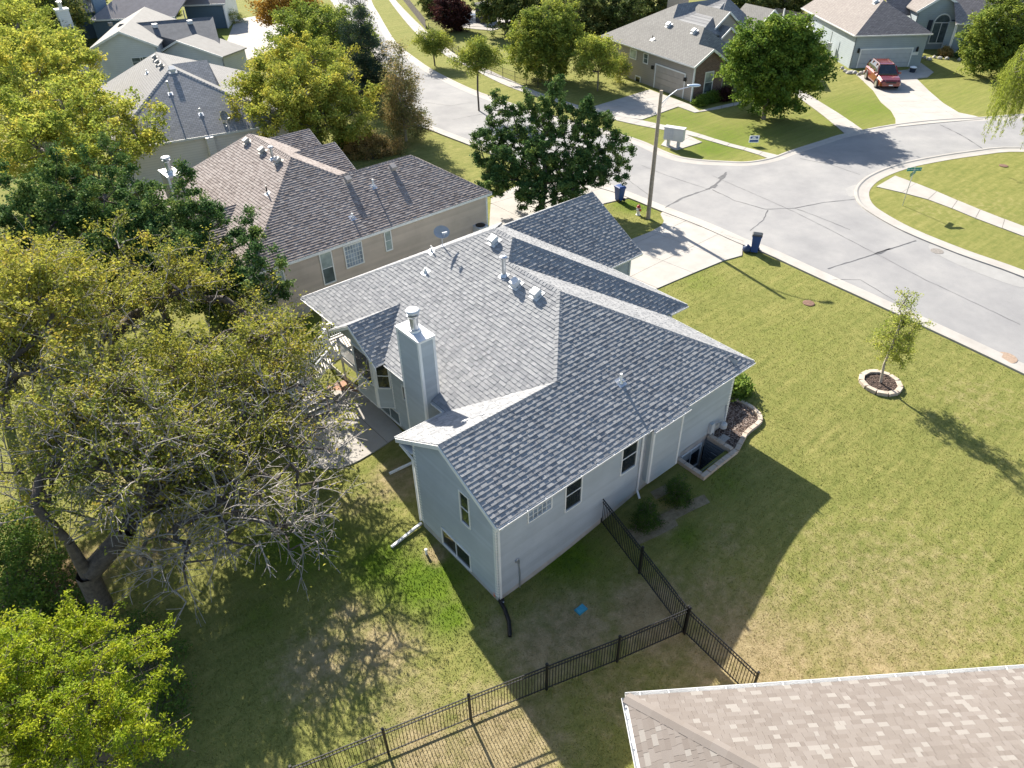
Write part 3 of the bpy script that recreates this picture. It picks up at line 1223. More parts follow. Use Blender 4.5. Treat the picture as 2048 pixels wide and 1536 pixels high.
# ------------------------------------------------------------------ the grey house in the middle
HOUSE = thing('house', (6.5, 5, -4), 'blue-grey sided house with grey shingle hip roof and metal flue, in the middle', 'house')
pD1 = (0.119, -0.001, 0.5)
pP1 = (-1.219, 0.519, -0.013)
pW = (3.099, -0.007, -0.556)
pD2 = (-2.326, -0.028, 0.606)
pG = (-5.572, 0.003, 0.577)
EAVE_U, EAVE_V = 2.23, -0.23
D1l = isect(pD1, UU(-0.098), VV(-0.23)); D1r = isect(pD1, UU(13.935), VV(-0.23))
A_ = np.array([8.242, 5.758, 2.986]); J_ = np.array([8.31, 9.131, 2.979]); B_ = np.array([9.339, 10.041, 3.502])
A_[2] = zof(pD1, *A_[:2])
RJ = isect(pD1, pP1, pW); RE = isect(pD1, pW, UU(-0.098)); VB = isect(pP1, pW, UU(EAVE_U)); T_ = isect(pW, UU(-0.098), VV(5.80))
D2r = isect(pD2, UU(15.46), VV(4.544)); D2l = isect(pD2, UU(13.95), VV(4.544))
pF1 = plane_abc(A_, J_, D1r)
E_ = np.array([9.353, 11.3, 3.488])
pF2 = plane_abc(B_, E_, D2r)
Pf = isect(pP1, UU(EAVE_U), VV(17.99))
GR = isect(pG, UU(17.931), VV(13.399)); GE = isect(pG, UU(17.931), VV(9.58)); VG = isect(pG, pF2, VV(9.58)); GV = isect(pG, pF2, VV(13.399))
F1v = isect(pD2, pF1, VV(4.544))
pBay = (0.955 + 0.592 * -12.296, 0.0, 0.592)
bR = np.array([1.794, 12.296, 0.955]); bE = np.array([1.794, 10.296, -0.229]); bL = np.array([1.794, 14.469, -0.332])
bT = isect(pP1, UU(4.487), VV(12.296)); bT[2] = 0.955; bB = np.array([2.36, 10.296, -0.229])
bB2 = np.array([2.3, 14.469, -0.332])

S_D1 = Slope([D1l, isect(pD1, UU(7.42), VV(-0.23)), isect(pD1, UU(7.42), VV(-0.37)), isect(pD1, UU(9.5), VV(-0.37)), isect(pD1, UU(9.5), VV(-0.23)), D1r, A_, RJ, RE])
S_P1 = Slope([VB, RJ, isect(pP1, UU(A_[0]), VV(A_[1])), isect(pP1, UU(J_[0]), VV(J_[1])), isect(pP1, UU(B_[0]), VV(B_[1])), isect(pP1, UU(E_[0]), VV(E_[1])), Pf])
S_W = Slope([T_, RE, RJ, VB])
S_F1 = Slope([D1r, F1v, J_, A_])
S_D2 = Slope([F1v, D2r, isect(pD2, UU(B_[0]), VV(B_[1])), isect(pD2, UU(J_[0]), VV(J_[1]))])
S_F2 = Slope([D2r, VG, GV, E_, B_])
S_G = Slope([VG, GE, GR, GV])
S_H = Slope([E_, Pf, (15.2, 17.99, Pf[2])])
GE2 = GE + np.array([0, 7.6, 0])
S_G2 = Slope([GV, GR, GE2, (GV[0] + 2, GE2[1], GE2[2])])
S_B = Slope([bR, bE, bB, bT])
S_B2 = Slope([bR, bT, bB2, bL])
GREY_SLOPES = [S_D1, S_P1, S_W, S_F1, S_D2, S_F2, S_G, S_H, S_G2, S_B, S_B2]
mb = MB()
deck_slabs(mb, GREY_SLOPES)
roof = build('roof', mb, paint('roof_underlay', (0.10, 0.10, 0.11), 0.95), HOUSE)
shingle_roof(roof, GREY_SLOPES, SH_GREY, 300, expo=0.17, wmin=0.11, wmax=0.29, t0=0.021, t1=0.031)
for k, (a, b, s1, s2) in enumerate(((D1r, A_, S_D1, S_F1), (RJ, A_, S_D1, S_P1), (A_, J_, S_P1, S_F1), (RE, RJ, S_D1, S_W), (J_, B_, S_P1, S_D2), (D2r, B_, S_D2, S_F2),
                                    (B_, E_, S_P1, S_F2), (Pf, E_, S_P1, S_H), (GE * 0 + GV, GR, S_G, S_G2), (bR, bT, S_B, S_B2))):
    ridge_caps(roof, a, b, s1.n, s2.n, SH_GREY, True, 0.2, 0.14, seed=k)

# fascia, rakes, gutters


def rake(parent, a, b, out, h=0.19, t=0.035, drop=0.02):
    a, b, out = map(lambda q: np.asarray(q, float), (a, b, out))
    z = np.array([0, 0, 1.0])
    mb = MB()
    q = [a - z * drop, b - z * drop, b - z * (drop + h), a - z * (drop + h)]
    r = [p + out * t for p in q]
    mb.poly(r); mb.poly(q[::-1])
    for k in range(4):
        mb.poly([q[k], q[(k + 1) % 4], r[(k + 1) % 4], r[k]])
    return build('rake_board', mb, WHITE, parent)


nu, nv = np.array([-1.0, 0, 0]), np.array([0, -1.0, 0])
rake(HOUSE, D1l, RE, nu); rake(HOUSE, RE, T_, nu)
rake(HOUSE, bE, bR, nu, 0.16); rake(HOUSE, bR, bL, nu, 0.16)
rake(HOUSE, GE, GR, -nu)
gz = np.array([0, 0, -0.015])
gutter(HOUSE, D1l + gz, isect(pD1, UU(7.40), VV(-0.23)) + gz, out=nv, hangers=9)
gutter(HOUSE, isect(pD1, UU(7.42), VV(-0.37)) + gz, isect(pD1, UU(9.52), VV(-0.37)) + gz, out=nv, hangers=3)
gutter(HOUSE, isect(pD1, UU(9.54), VV(-0.23)) + gz, D1r + gz, out=nv, hangers=5)
gutter(HOUSE, D1r + gz + (0.0, 0.02, 0), F1v + gz, out=-nu, hangers=4)
gutter(HOUSE, T_ + gz, VB + gz, out=-nv, hangers=3)
gutter(HOUSE, isect(pP1, UU(EAVE_U), VV(13.6)) + gz, Pf + gz, out=nu, hangers=5)
gutter(HOUSE, isect(pP1, UU(EAVE_U), VV(8.4)) + gz, isect(pP1, UU(EAVE_U), VV(10.2)) + gz, out=nu)
gutter(HOUSE, VB + gz + (0, 0.1, 0), isect(pP1, UU(EAVE_U), VV(6.7)) + gz, out=nu)
gutter(HOUSE, F1v * [0, 1, 1] + [14.2, 0, 0] + gz, D2r + gz, out=nv, hangers=2)
gutter(HOUSE, D2r + gz + (0, 0.05, 0), VG + gz, out=-nu)
gutter(HOUSE, VG + gz + (0.1, 0, 0), GE + gz, out=nv, hangers=2)
gutter(HOUSE, Pf + gz, np.array([15.2, 17.99, Pf[2]]) + gz, out=-nv)
# soffit closing boards below the eaves
sf = MB()
for u0, u1 in ((-0.09, 7.42), (9.5, 13.0)):
    sf.box(u0, u1, -0.225, -0.005, -0.085, -0.065)
sf.box(7.56, 9.26, -0.365, -0.345, -0.2, -0.1)
sf.box(2.24, 2.64, 4.75, 17.9, -0.36, -0.34)
sf.box(-0.09, 2.6, 4.76, 5.78, -0.27, -0.25)
build('soffit', sf, WHITE, HOUSE)

# walls with lap boards
GZ = lambda u, v: float(ground_h(u, v))
L1 = 4.73
siding_wall(HOUSE, (0, L1), (0, 0), [(0, -3.86), (L1, -3.97), (L1, 0.05), (L1 - 2.82, 1.44), (0, 0.38)], SIDING,
            holes=((1.40, 3.20, -3.95, -3.05), (2.83, 3.34, -1.48, 0.05)))
siding_wall(HOUSE, (0, 0), (13.02, 0), [(0, -3.97), (3.3, -3.84), (6.6, -3.4), (9.9, -3.05), (13.02, -2.92), (13.02, 0.04), (0, 0.04)], SIDING,
            holes=((1.38, 2.50, -1.02, -0.34), (3.2, 4.0, -1.78, -0.2), (6.12, 7.0, -1.80, -0.25), (9.95, 11.65, -3.2, -2.98)))
siding_wall(HOUSE, (2.65, 12.95), (2.65, L1), [(0, -3.95), (8.22, -3.9), (8.22, 0.02), (0, -0.02)], SIDING, holes=((0.9, 2.6, -4.0, -3.3), (3.2, 3.42, -2.02, -1.24)))
siding_wall(HOUSE, (2.65, L1), (0, L1), [(0, -3.9), (2.65, -3.95), (2.65, 0.36), (0, 0.36)], SIDING, single=False)
siding_wall(HOUSE, (5.0, 12.95), (2.65, 12.95), [(0, -3.9), (2.35, -3.95), (2.35, 0.0), (0, 1.2)], SIDING, single=False)
siding_wall(HOUSE, (5.0, 17.4), (5.0, 12.95), [(0, -3.9), (4.45, -3.9), (4.45, 1.1), (2.0, 1.0), (0, -0.2)], SIDING, single=False)
siding_wall(HOUSE, (13.02, 0), (13.02, 4.95), [(0, -2.95), (4.95, -2.95), (4.95, 0.35), (0, 0.35)], SIDING, single=False)
siding_wall(HOUSE, (13.02, 4.95), (14.95, 4.95), [(0, -2.95), (1.93, -2.95), (1.93, 0.15), (0, 0.15)], SIDING, single=False)
siding_wall(HOUSE, (14.95, 4.95), (14.95, 9.98), [(0, -2.95), (5.03, -2.95), (5.03, 0.1), (0, 0.1)], SIDING, single=False)
siding_wall(HOUSE, (14.95, 9.98), (17.5, 9.98), [(0, -3.2), (2.55, -3.2), (2.55, 0.15), (0, 0.15)], SIDING, single=True)
siding_wall(HOUSE, (17.5, 9.98), (17.5, 16.8), [(0, -3.2), (6.8, -3.2), (6.8, 0.15), (3.4, 2.1), (0, 0.15)], SIDING, single=False)
siding_wall(HOUSE, (17.5, 17.4), (5.0, 17.4), [(0, -3.2), (12.5, -3.2), (12.5, -0.36), (0, -0.36)], SIDING, single=False)
# bump-out on the right wall
bo = MB().box(7.53, 9.29, -0.315, -0.02, -2.95, -0.12)
bump_out = build('bump_out', bo, SIDING, HOUSE)
z = -2.95
while z < -0.2:
    m_ = MB(); hi = min(z + 0.15, -0.12); t = random.uniform(.2, .8)
    m_.poly([(7.6, -0.333, z), (9.22, -0.333, z), (9.22, -0.319, hi), (7.6, -0.319, hi)], t)
    m_.poly([(7.6, -0.316, z), (9.22, -0.316, z), (9.22, -0.333, z), (7.6, -0.333, z)], t)
    build('siding_board', m_, SIDING, bump_out)
    z += 0.15
tr = MB()
for u in (7.505, 9.215):
    tr.box(u, u + 0.1, -0.345, -0.235, -2.95, -0.12)
tr.box(7.62, 9.2, -0.336, -0.318, -2.97, -2.955)
build('corner_board', tr, WHITE, bump_out)


def corner_board(u, v, z0, z1, su, sv, w=0.11):
    mb = MB()
    mb.box(*sorted((u - su * 0.028, u + su * w)), *sorted((v - sv * 0.028, v - sv * 0.002)), z0, z1)
    mb.box(*sorted((u - su * 0.027, u - su * 0.002)), *sorted((v, v + sv * w)), z0, z1)
    return build('corner_board', mb, WHITE, HOUSE)


corner_board(0, 0, -3.97, 0.02, 1, 1); corner_board(0, L1, -3.88, 0.32, 1, -1); corner_board(13.02, 0, -2.93, 0.02, -1, 1)
corner_board(17.5, 9.98, -3.2, 0.1, -1, 1)
def footing(a, b):
    fo = MB()
    a, b = np.array(a), np.array(b)
    n = 6
    for k in range(n):
        p, q = a + (b - a) * k / n, a + (b - a) * (k + 1) / n
        d = (q - p) / np.linalg.norm(q - p); s = np.array([-d[1], d[0]]) * 0.02
        if abs(a[1] - 0.02) < 1e-6 and abs(b[1] - 0.02) < 1e-6 and 9.8 < (p[0] + q[0]) / 2 < 11.8: continue
        fo.prism([p - s, q - s, q + s, p + s], min(GZ(*p), GZ(*q)) - 0.4, [GZ(*p) + .27, GZ(*q) + .27, GZ(*q) + .27, GZ(*p) + .27])
    build('footing', fo, FOUND, HOUSE)


for a, b in (((0.02, 0.02), (12.98, 0.02)), ((0.02, 0.02), (0.02, L1)), ((2.67, L1), (2.67, 17.3)), ((13.0, 0.02), (13.0, 4.9)), ((14.9, 4.98), (14.9, 10)), ((14.9, 10.0), (17.45, 10.0)), ((17.48, 10.0), (17.48, 17.3)), ((5.02, 12.97), (5.02, 17.4))):
    footing(a, b)

# windows on the right wall and the gable wall
ev, eu = np.array([0, -1.0, 0]), np.array([1.0, 0, 0])
window(HOUSE, (0, 3.30, -3.92), ev, nu, 1.72, 0.80, 'slider')
window(HOUSE, (0, 1.89, -1.46), ev, nu, 0.47, 1.48, 'double')
window(HOUSE, (1.44, 0, -1.0), eu, nv, 1.05, 0.66, (5, 3), glass=GLASS_BLOCK, name='glass_block_window')
window(HOUSE, (3.22, 0, -1.74), eu, nv, 0.76, 1.44, 'double')
window(HOUSE, (6.16, 0, -1.78), eu, nv, 0.80, 1.44, 'double')
window(HOUSE, (2.65, 12.05, -3.97), ev, nu, 1.66, 0.64, 'slider', glass=GLASS_GREY)
window(HOUSE, (2.65, 9.72, -1.98), ev, nu, 0.16, 0.7, 'single')

# chimney
chimney_stack(HOUSE, 1.93, 2.64, 6.78, 8.28, -4.1, 2.81, SIDING)

# bay window under its own small gable
bay = build('bay', MB().prism([(2.68, 10.62), (2.68, 13.5), (2.08, 12.92), (2.08, 11.2)], -3.13, -0.22), SIDING, HOUSE)
g = MB()
g.poly([(2.06, 14.2, -0.25), (2.06, 10.55, -0.12), (2.06, 12.296, 0.86)])
g.poly([(2.09, 14.2, -0.25), (2.09, 12.296, 0.86), (2.09, 10.55, -0.12)])
build('bay_gable', g, SIDING, HOUSE)


def bay_face(p0, p1, win, z0=-3.13, z1=-0.24):
    o, e, n, L = wall_frame(p0, p1)
    z = z0
    while z < z1 - 0.02:
        hi = min(z + 0.15, z1)
        if not (hi > win[2] - 0.03 and z < win[3] + 0.03):
            m_ = MB(); t = random.uniform(.2, .8)
            q = [o + e * .06 + n * .018 + (0, 0, z), o + e * (L - .06) + n * .018 + (0, 0, z), o + e * (L - .06) + n * .004 + (0, 0, hi), o + e * .06 + n * .004 + (0, 0, hi)]
            m_.poly(q, t); m_.poly([q[0] - n * .016, q[1] - n * .016, q[1], q[0]], t)
            build('siding_board', m_, SIDING, bay)
        z += 0.15
    m_ = MB()
    for a in (0.0, L - 0.09):
        m_.frame_box(o, e, (0, 0, 1), n, (a, a + 0.09), (z0, z1), (0.002, 0.03))
    m_.frame_box(o, e, (0, 0, 1), n, (0.09, L - 0.09), (z0, z0 + 0.05), (0.002, 0.024))
    build('trim', m_, WHITE, bay)
    return o, e, n, L


o, e, n, L = bay_face((2.08, 12.92), (2.08, 11.2), (0, 0, -1.95, -0.25))
window(HOUSE, o + e * 0.16 + np.array([0, 0, -1.88]), e, n, L - 0.32, 1.5, 'single', depth=0.06)
o, e, n, L = bay_face((2.08, 11.2), (2.68, 10.62), (0, 0, -1.98, -0.6))
window(HOUSE, o + e * 0.16 + np.array([0, 0, -1.92]), e, n, L - 0.32, 1.3, 'double', depth=0.06)

# roof fittings
for px, py in ((989, 484), (1033, 570), (1074, 590)):
    box_vent(HOUSE, px, py, pP1, s=0.4, h=0.3)
pipe_vent(HOUSE, 1008, 552, pP1, 0.09, 0.85, GALV, cap=True, name='flue_pipe')
pipe_vent(HOUSE, 851, 545, pP1, 0.05, 0.22)
pipe_vent(HOUSE, 1241, 765, pD1, 0.055, 0.42)
pipe_vent(HOUSE, 863, 503, pP1, 0.03, 0.3)
for px, py in ((930, 843), (965, 830)):
    p = onabc(px, py, pW)
    build('flashing_plate', MB().frame_box(p + (0, 0, .02), (1, 0, 0), S_W.s, S_W.n, (-.08, .08), (-.09, .09), (0, .03)), VENT_PAINT, HOUSE)

# downspouts
downspout(HOUSE, [(0.07, -0.30, -0.12), (0.07, -0.075, -0.3), (0.07, -0.075, -4.05), (0.05, -0.2, -4.14)])
downspout(HOUSE, [(7.25, -0.3, -0.12), (7.25, -0.06, -0.3), (7.25, -0.06, -3.35), (7.1, -0.35, -3.5)])
downspout(HOUSE, [(-0.05, L1 + 0.9, -0.35), (-0.05, L1 + 0.1, -0.55), (-0.05, L1 + 0.1, -3.9)])
downspout(HOUSE, [(17.46, 9.62, -0.12), (17.46, 9.92, -0.35), (17.46, 9.92, -3.2)])
downspout(HOUSE, [(14.1, 4.35, -0.1), (13.12, 4.55, -0.3), (13.12, 4.55, -3.0)])
a, b = gpt(843, 1046, .12), gpt(783, 1094, .06)
downspout(HOUSE, [a, b], w=0.1, d=0.08, name='downspout_extension')
a, b = gpt(829, 923, .12), gpt(779, 947, .06)
downspout(HOUSE, [a, b], w=0.1, d=0.08, name='downspout_extension')
# water pipe with a tap on the right wall, utility tag by the corner
m_ = MB().tube([(0.98, -0.05, -4.2), (0.97, -0.05, -2.6), (0.9, -0.05, -2.52), (0.82, -0.06, -2.56)], 0.018, 8).box(0.80, 0.9, -0.09, -0.03, -2.64, -2.54).tube([(0.9, -.06, -2.7), (1.0, -.08, -3.3), (1.02, -.07, -4.1)], 0.009, 6)
build('tap_pipe', m_, GALV, HOUSE)
build('utility_tag', MB().box(-0.026, -0.02, 0.14, 0.24, -4.1, -3.9), paint('orange_plastic', (0.7, 0.16, 0.04), 0.5), HOUSE)

# covered deck with steps at the far back corner
DECKM = paint('pale_deck_paint', (0.62, 0.58, 0.53), 0.7, 0.1, 3)
RAILM = paint('grey_white_railing_paint', (0.60, 0.63, 0.66), 0.55, 0.05)
deck = thing('deck', (2.5, 15, -4.2), 'raised back deck with pale railings and steps under the grey roof corner', 'deck')


def flight(x0, x1, y0, y1, z, along='x', w=0.14):
    k = (y0 if along == 'x' else x0)
    end = (y1 if along == 'x' else x1)
    while k < end - 0.02:
        mb = MB()
        if along == 'x': mb.box(x0, x1, k, min(k + w - 0.012, end), z - 0.04, z, random.uniform(.1, .9))
        else: mb.box(k, min(k + w - 0.012, end), y0, y1, z - 0.04, z, random.uniform(.1, .9))
        build('plank', mb, DECKM, deck)
        k += w


flight(2.6, 4.95, 13.0, 17.3, -2.75, 'x')
flight(-0.35, 1.15, 14.6, 16.75, -3.65, 'y')
for k in range(5):
    x = 2.6 - (k + 1) * 0.29
    build('tread', MB().box(x, x + 0.29, 15.62, 16.7, -2.75 - (k + 1) * 0.155 - 0.04, -2.75 - (k + 1) * 0.155), DECKM, deck)
for k in range(3):
    y = 14.6 - (k + 1) * 0.29
    build('tread', MB().box(-0.35, 1.15, y, y + 0.29, -3.65 - (k + 1) * 0.14 - 0.04, -3.65 - (k + 1) * 0.14), DECKM, deck)
fr = MB()
for y in (13.02, 15.1, 17.28):
    fr.box(2.62, 4.93, y - .02, y + .02, -2.98, -2.795)
fr.box(2.6, 2.64, 13.0, 17.3, -2.99, -2.79)
for x, y in ((2.66, 13.05), (2.66, 17.25), (2.66, 15.6), (-.3, 14.65), (-.3, 16.7), (1.1, 14.65)):
    fr.box(x - .045, x + .045, y - .045, y + .045, -4.3, -2.8 if x > 2 else -3.7)
fr.box(-.35, 1.15, 14.6, 14.64, -3.88, -3.7); fr.box(-.35, -.31, 14.65, 16.75, -3.88, -3.7)
build('deck_frame', fr, DECKM, deck)


def railing(a, b, posts=True, h=0.92):
    a, b = np.asarray(a, float), np.asarray(b, float)
    L = np.linalg.norm(b - a)
    zz = np.array([0, 0, 1.0])
    r = build('rail', MB().bar(a + zz * h, b + zz * h, 0.1, 0.045).bar(a + zz * (h - .08), b + zz * (h - .08), 0.04, 0.07).bar(a + zz * .1, b + zz * .1, 0.04, 0.06), RAILM, deck)
    n = int(L / 0.13)
    for k in range(1, n):
        p = a + (b - a) * k / n
        build('baluster', MB().bar(p + zz * .1, p + zz * (h - .06), 0.035, 0.035), RAILM, deck)
    if posts:
        for p in (a, b):
            build('post', MB().box(p[0] - .05, p[0] + .05, p[1] - .05, p[1] + .05, p[2] - .1, p[2] + h + .12), RAILM, deck)


railing((2.62, 13.05, -2.75), (2.62, 15.58, -2.75)); railing((2.62, 16.75, -2.75), (2.62, 17.25, -2.75)); railing((2.7, 17.27, -2.75), (4.9, 17.27, -2.75))
railing((2.55, 16.74, -2.75), (1.18, 16.74, -3.62), False); railing((2.55, 15.6, -2.75), (1.18, 15.6, -3.62), False)
railing((1.12, 16.74, -3.65), (-0.32, 16.74, -3.65)); railing((-0.32, 16.7, -3.65), (-0.32, 14.65, -3.65))
build('roof_post', MB().box(2.75, 2.87, 17.2, 17.32, -2.75, -0.35), WHITE, deck)
# ------------------------------------------------------------------ neighbouring houses


class Eave:
    """A roof plane that rises from a level eave line seen at two photograph points."""

    def __init__(self, pa, pb, z, slope=0.5, flip=False):
        self.a, self.b, self.z = atz(*pa, z), atz(*pb, z), z
        e = (self.b - self.a); e /= np.linalg.norm(e)
        inn = np.array([-e[1], e[0], 0.0])
        if flip: inn = -inn
        self.e, self.inn = e, inn
        b, c = inn[0] * slope, inn[1] * slope
        self.pl = (z - b * self.a[0] - c * self.a[1], b, c)

    def p(self, px, py):
        return onabc(px, py, self.pl)


def roof_faces(parent, faces, mat, t=0.12, name='roof'):
    """Plain roof planes (far houses): thin solid sheets whose shingle courses are left to the material."""
    mb = MB()
    for P in faces:
        P = [np.asarray(p, float) for p in P]
        n = np.zeros(3)
        for k in range(len(P)):
            n += np.cross(P[k], P[(k + 1) % len(P)])
        if n[2] < 0: P = P[::-1]
        lo = [p - np.array([0, 0, t]) for p in P]
        mb.poly(P, random.uniform(.3, .7)); mb.poly(lo[::-1])
        for k in range(len(P)):
            m = (k + 1) % len(P)
            mb.poly([P[k], lo[k], lo[m], P[m]])
    return build(name, mb, mat, parent)


def course_roof_mat(name, cols, e_dir, expo=0.17):
    """Shingle courses as a material for roofs too far away to tell tabs apart: brick cells in roof height and length."""
    m, nt, bs = mat_base(name)
    g = nt.nodes.new('ShaderNodeNewGeometry')
    sep = nt.nodes.new('ShaderNodeSeparateXYZ'); nt.links.new(g.outputs['Position'], sep.inputs[0])
    dot = nt.nodes.new('ShaderNodeVectorMath'); dot.operation = 'DOT_PRODUCT'
    nt.links.new(g.outputs['Position'], dot.inputs[0]); dot.inputs[1].default_value = e_dir
    comb = nt.nodes.new('ShaderNodeCombineXYZ')
    nt.links.new(dot.outputs['Value'], comb.inputs[0])
    nt.links.new(math_node(nt, 'MULTIPLY', sep.outputs[2], 2.24), comb.inputs[1])
    br = nt.nodes.new('ShaderNodeTexBrick')
    nt.links.new(comb.outputs[0], br.inputs['Vector'])
    br.inputs['Scale'].default_value = 1.0
    br.inputs['Brick Width'].default_value = 0.33
    br.inputs['Row Height'].default_value = expo
    br.inputs['Mortar Size'].default_value = 0.018
    br.inputs['Mortar Smooth'].default_value = 0.6
    br.inputs['Color1'].default_value = (*cols[0], 1); br.inputs['Color2'].default_value = (*cols[1], 1)
    br.inputs['Mortar'].default_value = (*tuple(c * 0.5 for c in cols[0]), 1)
    n = noise(nt, 0.6, 4)
    c = mix(nt, 1.0, br.outputs['Color'], mix(nt, n, (.88, .88, .88), (1.1, 1.1, 1.1)), 'MULTIPLY')
    nt.links.new(c, bs.inputs['Base Color'])
    bs.inputs['Roughness'].default_value = 0.95
    bs.inputs['Specular IOR Level'].default_value = 0.2
    bump(nt, bs, br.outputs['Fac'], -0.8, 0.03)
    return m


def ngon_wall(parent, pts, mat, t=0.12, name='wall', inn=None):
    """Solid wall from an outline of 3-D points on one vertical plane."""
    P = [np.asarray(p, float) for p in pts]
    n = np.zeros(3)
    for k in range(len(P)):
        n += np.cross(P[k], P[(k + 1) % len(P)])
    n /= np.linalg.norm(n)
    if np.dot(n, CAM - P[0]) < 0:
        P = P[::-1]; n = -n
    back = [p - n * t for p in P]
    mb = MB().poly(P).poly(back[::-1])
    for k in range(len(P)):
        m = (k + 1) % len(P)
        mb.poly([P[k], back[k], back[m], P[m]])
    return build(name, mb, mat, parent), n


def lap_paint(name, col, expo=0.16, depth=0.5):
    """Painted lap siding for walls too far off to build board by board: saw-tooth relief in height."""
    m, nt, bs = mat_base(name)
    g = nt.nodes.new('ShaderNodeNewGeometry')
    sep = nt.nodes.new('ShaderNodeSeparateXYZ'); nt.links.new(g.outputs['Position'], sep.inputs[0])
    f = math_node(nt, 'FRACT', math_node(nt, 'MULTIPLY', sep.outputs[2], 1 / expo))
    n = noise(nt, 0.7, 4)
    c = ramp(nt, n, [(0.3, tuple(x * 0.92 for x in col)), (0.7, tuple(min(1, x * 1.05) for x in col))])
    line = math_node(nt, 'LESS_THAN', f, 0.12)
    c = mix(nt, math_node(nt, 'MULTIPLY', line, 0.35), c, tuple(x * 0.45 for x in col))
    nt.links.new(c, bs.inputs['Base Color'])
    bs.inputs['Roughness'].default_value = 0.6
    bump(nt, bs, math_node(nt, 'SUBTRACT', 1.0, f), depth, 0.02)
    return m


def wall_on(px, n_pt, n):
    return onplane(px[0], px[1], n_pt, n)


# ---- tan house behind the grey one (same street line, so the same axes)
TAN = paint('tan_siding_paint', (0.49, 0.41, 0.34), 0.65, 0.07, 0.7)
tan = thing('house', (10, 31, -4.2), 'tan sided house with brown shingle roof, next behind the grey house', 'house')
ZE = -0.85
tE = Eave((563.6, 528.8), (983.3, 384.8), ZE, 0.5)
tv = float(tE.a[1])
U0, U1 = 1.5, float(tE.b[0])
TB = np.array([U0, tv, ZE]); TC = np.array([U1, tv, ZE])
tA = tE.p(582.2, 315.2); tJ = tE.p(676.6, 351.6); tR = tE.p(820.2, 310.5)
tR[2] = tJ[2] = 0.5 * (tR[2] + tJ[2]); tJ[1] = tR[1] = tv + (tJ[2] - ZE) * 2
sp = (tA[2] - ZE) / (tA[0] - U0)
pTP = (ZE - sp * U0, sp, 0.0)
tT = atz(492.4, 269.3, tA[2]); tT[0] = tA[0]
farP = onabc(304, 385.5, pTP); farP = np.array([U0, farP[1], ZE])
pTF = plane_abc(tA, tT, tJ)
tF0 = isect(pTF, VV(tv + 7.5), ((0, 0, 1), ZE)); tF1 = isect(pTF, VV(float(farP[1])), ((0, 0, 1), ZE))
T_D = Slope([TB, TC, tR, tJ, tA])
T_P = Slope([TB, tA, tT, farP])
T_F = Slope([tA, tJ, tF0 * [1, 0, 1] + [0, 2 * tJ[1] - tv - 0.2, 0], tF1, tT])
T_E = Slope([TC, (U1, 2 * tR[1] - tv, ZE), tR])
T_N = Slope([tR, (U1, 2 * tR[1] - tv, ZE), (tF0[0], 2 * tR[1] - tv, ZE), tJ])
T_Z = Slope([tT, tF1, farP])
slopes = [T_D, T_P, T_E, T_N, T_F, T_Z]
gables = []
for (pa, pr, pe, w) in (((539, 277), (618, 257.6), (655, 298), 3.4), ((588, 305.4), (669, 284), (713, 336), 3.4)):
    p = onabc(*pa, pTF); q = atz(*pr, p[2]); q[1] = p[1]
    e = onaxis(*pe, 0, q[0])
    w = max(1.6, float(q[1] - e[1])); dz = w * 0.5
    e0 = np.array([q[0], q[1] - w, q[2] - dz]); e1 = np.array([q[0], q[1] + w, q[2] - dz])
    b0 = isect(pTF, VV(float(e0[1])), ((0, 0, 1), e0[2])); b1 = isect(pTF, VV(float(e1[1])), ((0, 0, 1), e1[2]))
    s1, s2 = Slope([p, b0, e0, q]), Slope([p, q, e1, b1])
    slopes += [s1, s2]; gables.append((p, q, e0, e1, s1, s2))
# back porch gable towards the trees
bp_ = onabc(473.5, 409, pTP)
bp0 = np.array([U0 - 0.4, bp_[1], bp_[2]])
e0 = bp0 + np.array([0, -2.2, -1.1]); e1 = bp0 + np.array([0, 2.2, -1.1])
T_B1 = Slope([bp_, bp0, e0, isect(pTP, VV(float(e0[1])), ((0, 0, 1), e0[2]))]); T_B2 = Slope([bp_, isect(pTP, VV(float(e1[1])), ((0, 0, 1), e1[2])), e1, bp0])
slopes += [T_B1, T_B2]
mb = MB(); deck_slabs(mb, slopes)
troof = build('roof', mb, paint('brown_roof_underlay', (0.08, 0.07, 0.065), 0.95), tan)
shingle_roof(troof, slopes, SH_TAN, 300, expo=0.175, wmin=0.14, wmax=0.34, t0=0.028, t1=0.035)
for k, (a, b, s1, s2) in enumerate(((TB, tA, T_D, T_P), (tJ, tA, T_D, T_F), (tJ, tR, T_D, T_N), (TC, tR, T_D, T_E), (tA, tT, T_P, T_F), (farP, tT, T_P, T_Z))):
    ridge_caps(troof, a, b, s1.n, s2.n, SH_TAN, k < 4, 0.24, 0.15, seed=20 + k, t=0.03)
for p, q, e0, e1, s1, s2 in gables:
    ridge_caps(troof, p, q, s1.n, s2.n, SH_TAN, False, 0.24, 0.15)
    rake(tan, e0, q, (1, 0, 0), 0.16); rake(tan, q, e1, (1, 0, 0), 0.16)
gz = np.array([0, 0, -0.01])
build('fascia', MB().box(U0, U1, tv - .03, tv + .005, ZE - .17, ZE - .012), WHITE, tan)
build('fascia', MB().box(U0 - .03, U0 + .005, tv + .01, farP[1], ZE - .17, ZE - .012), WHITE, tan)
build('fascia', MB().box(U1 - .005, U1 + .03, tv, 2 * tR[1] - tv, ZE - .17, ZE - .012), WHITE, tan)
wv = tv + 0.16
wu1 = U1 - 0.3
siding_wall(tan, (2.0, wv), (wu1, wv), [(0, -4.0), (4, -4.0), (wu1 - 2, -3.35), (wu1 - 2, ZE - .1), (0, ZE - .1)], TAN, expo=0.2, single=True)
siding_wall(tan, (2.0, farP[1] - .4), (2.0, wv), [(0, -4.0), (farP[1] - .4 - wv, -4.0), (farP[1] - .4 - wv, ZE - .1), (0, ZE - .1)], TAN, expo=0.2, single=False)
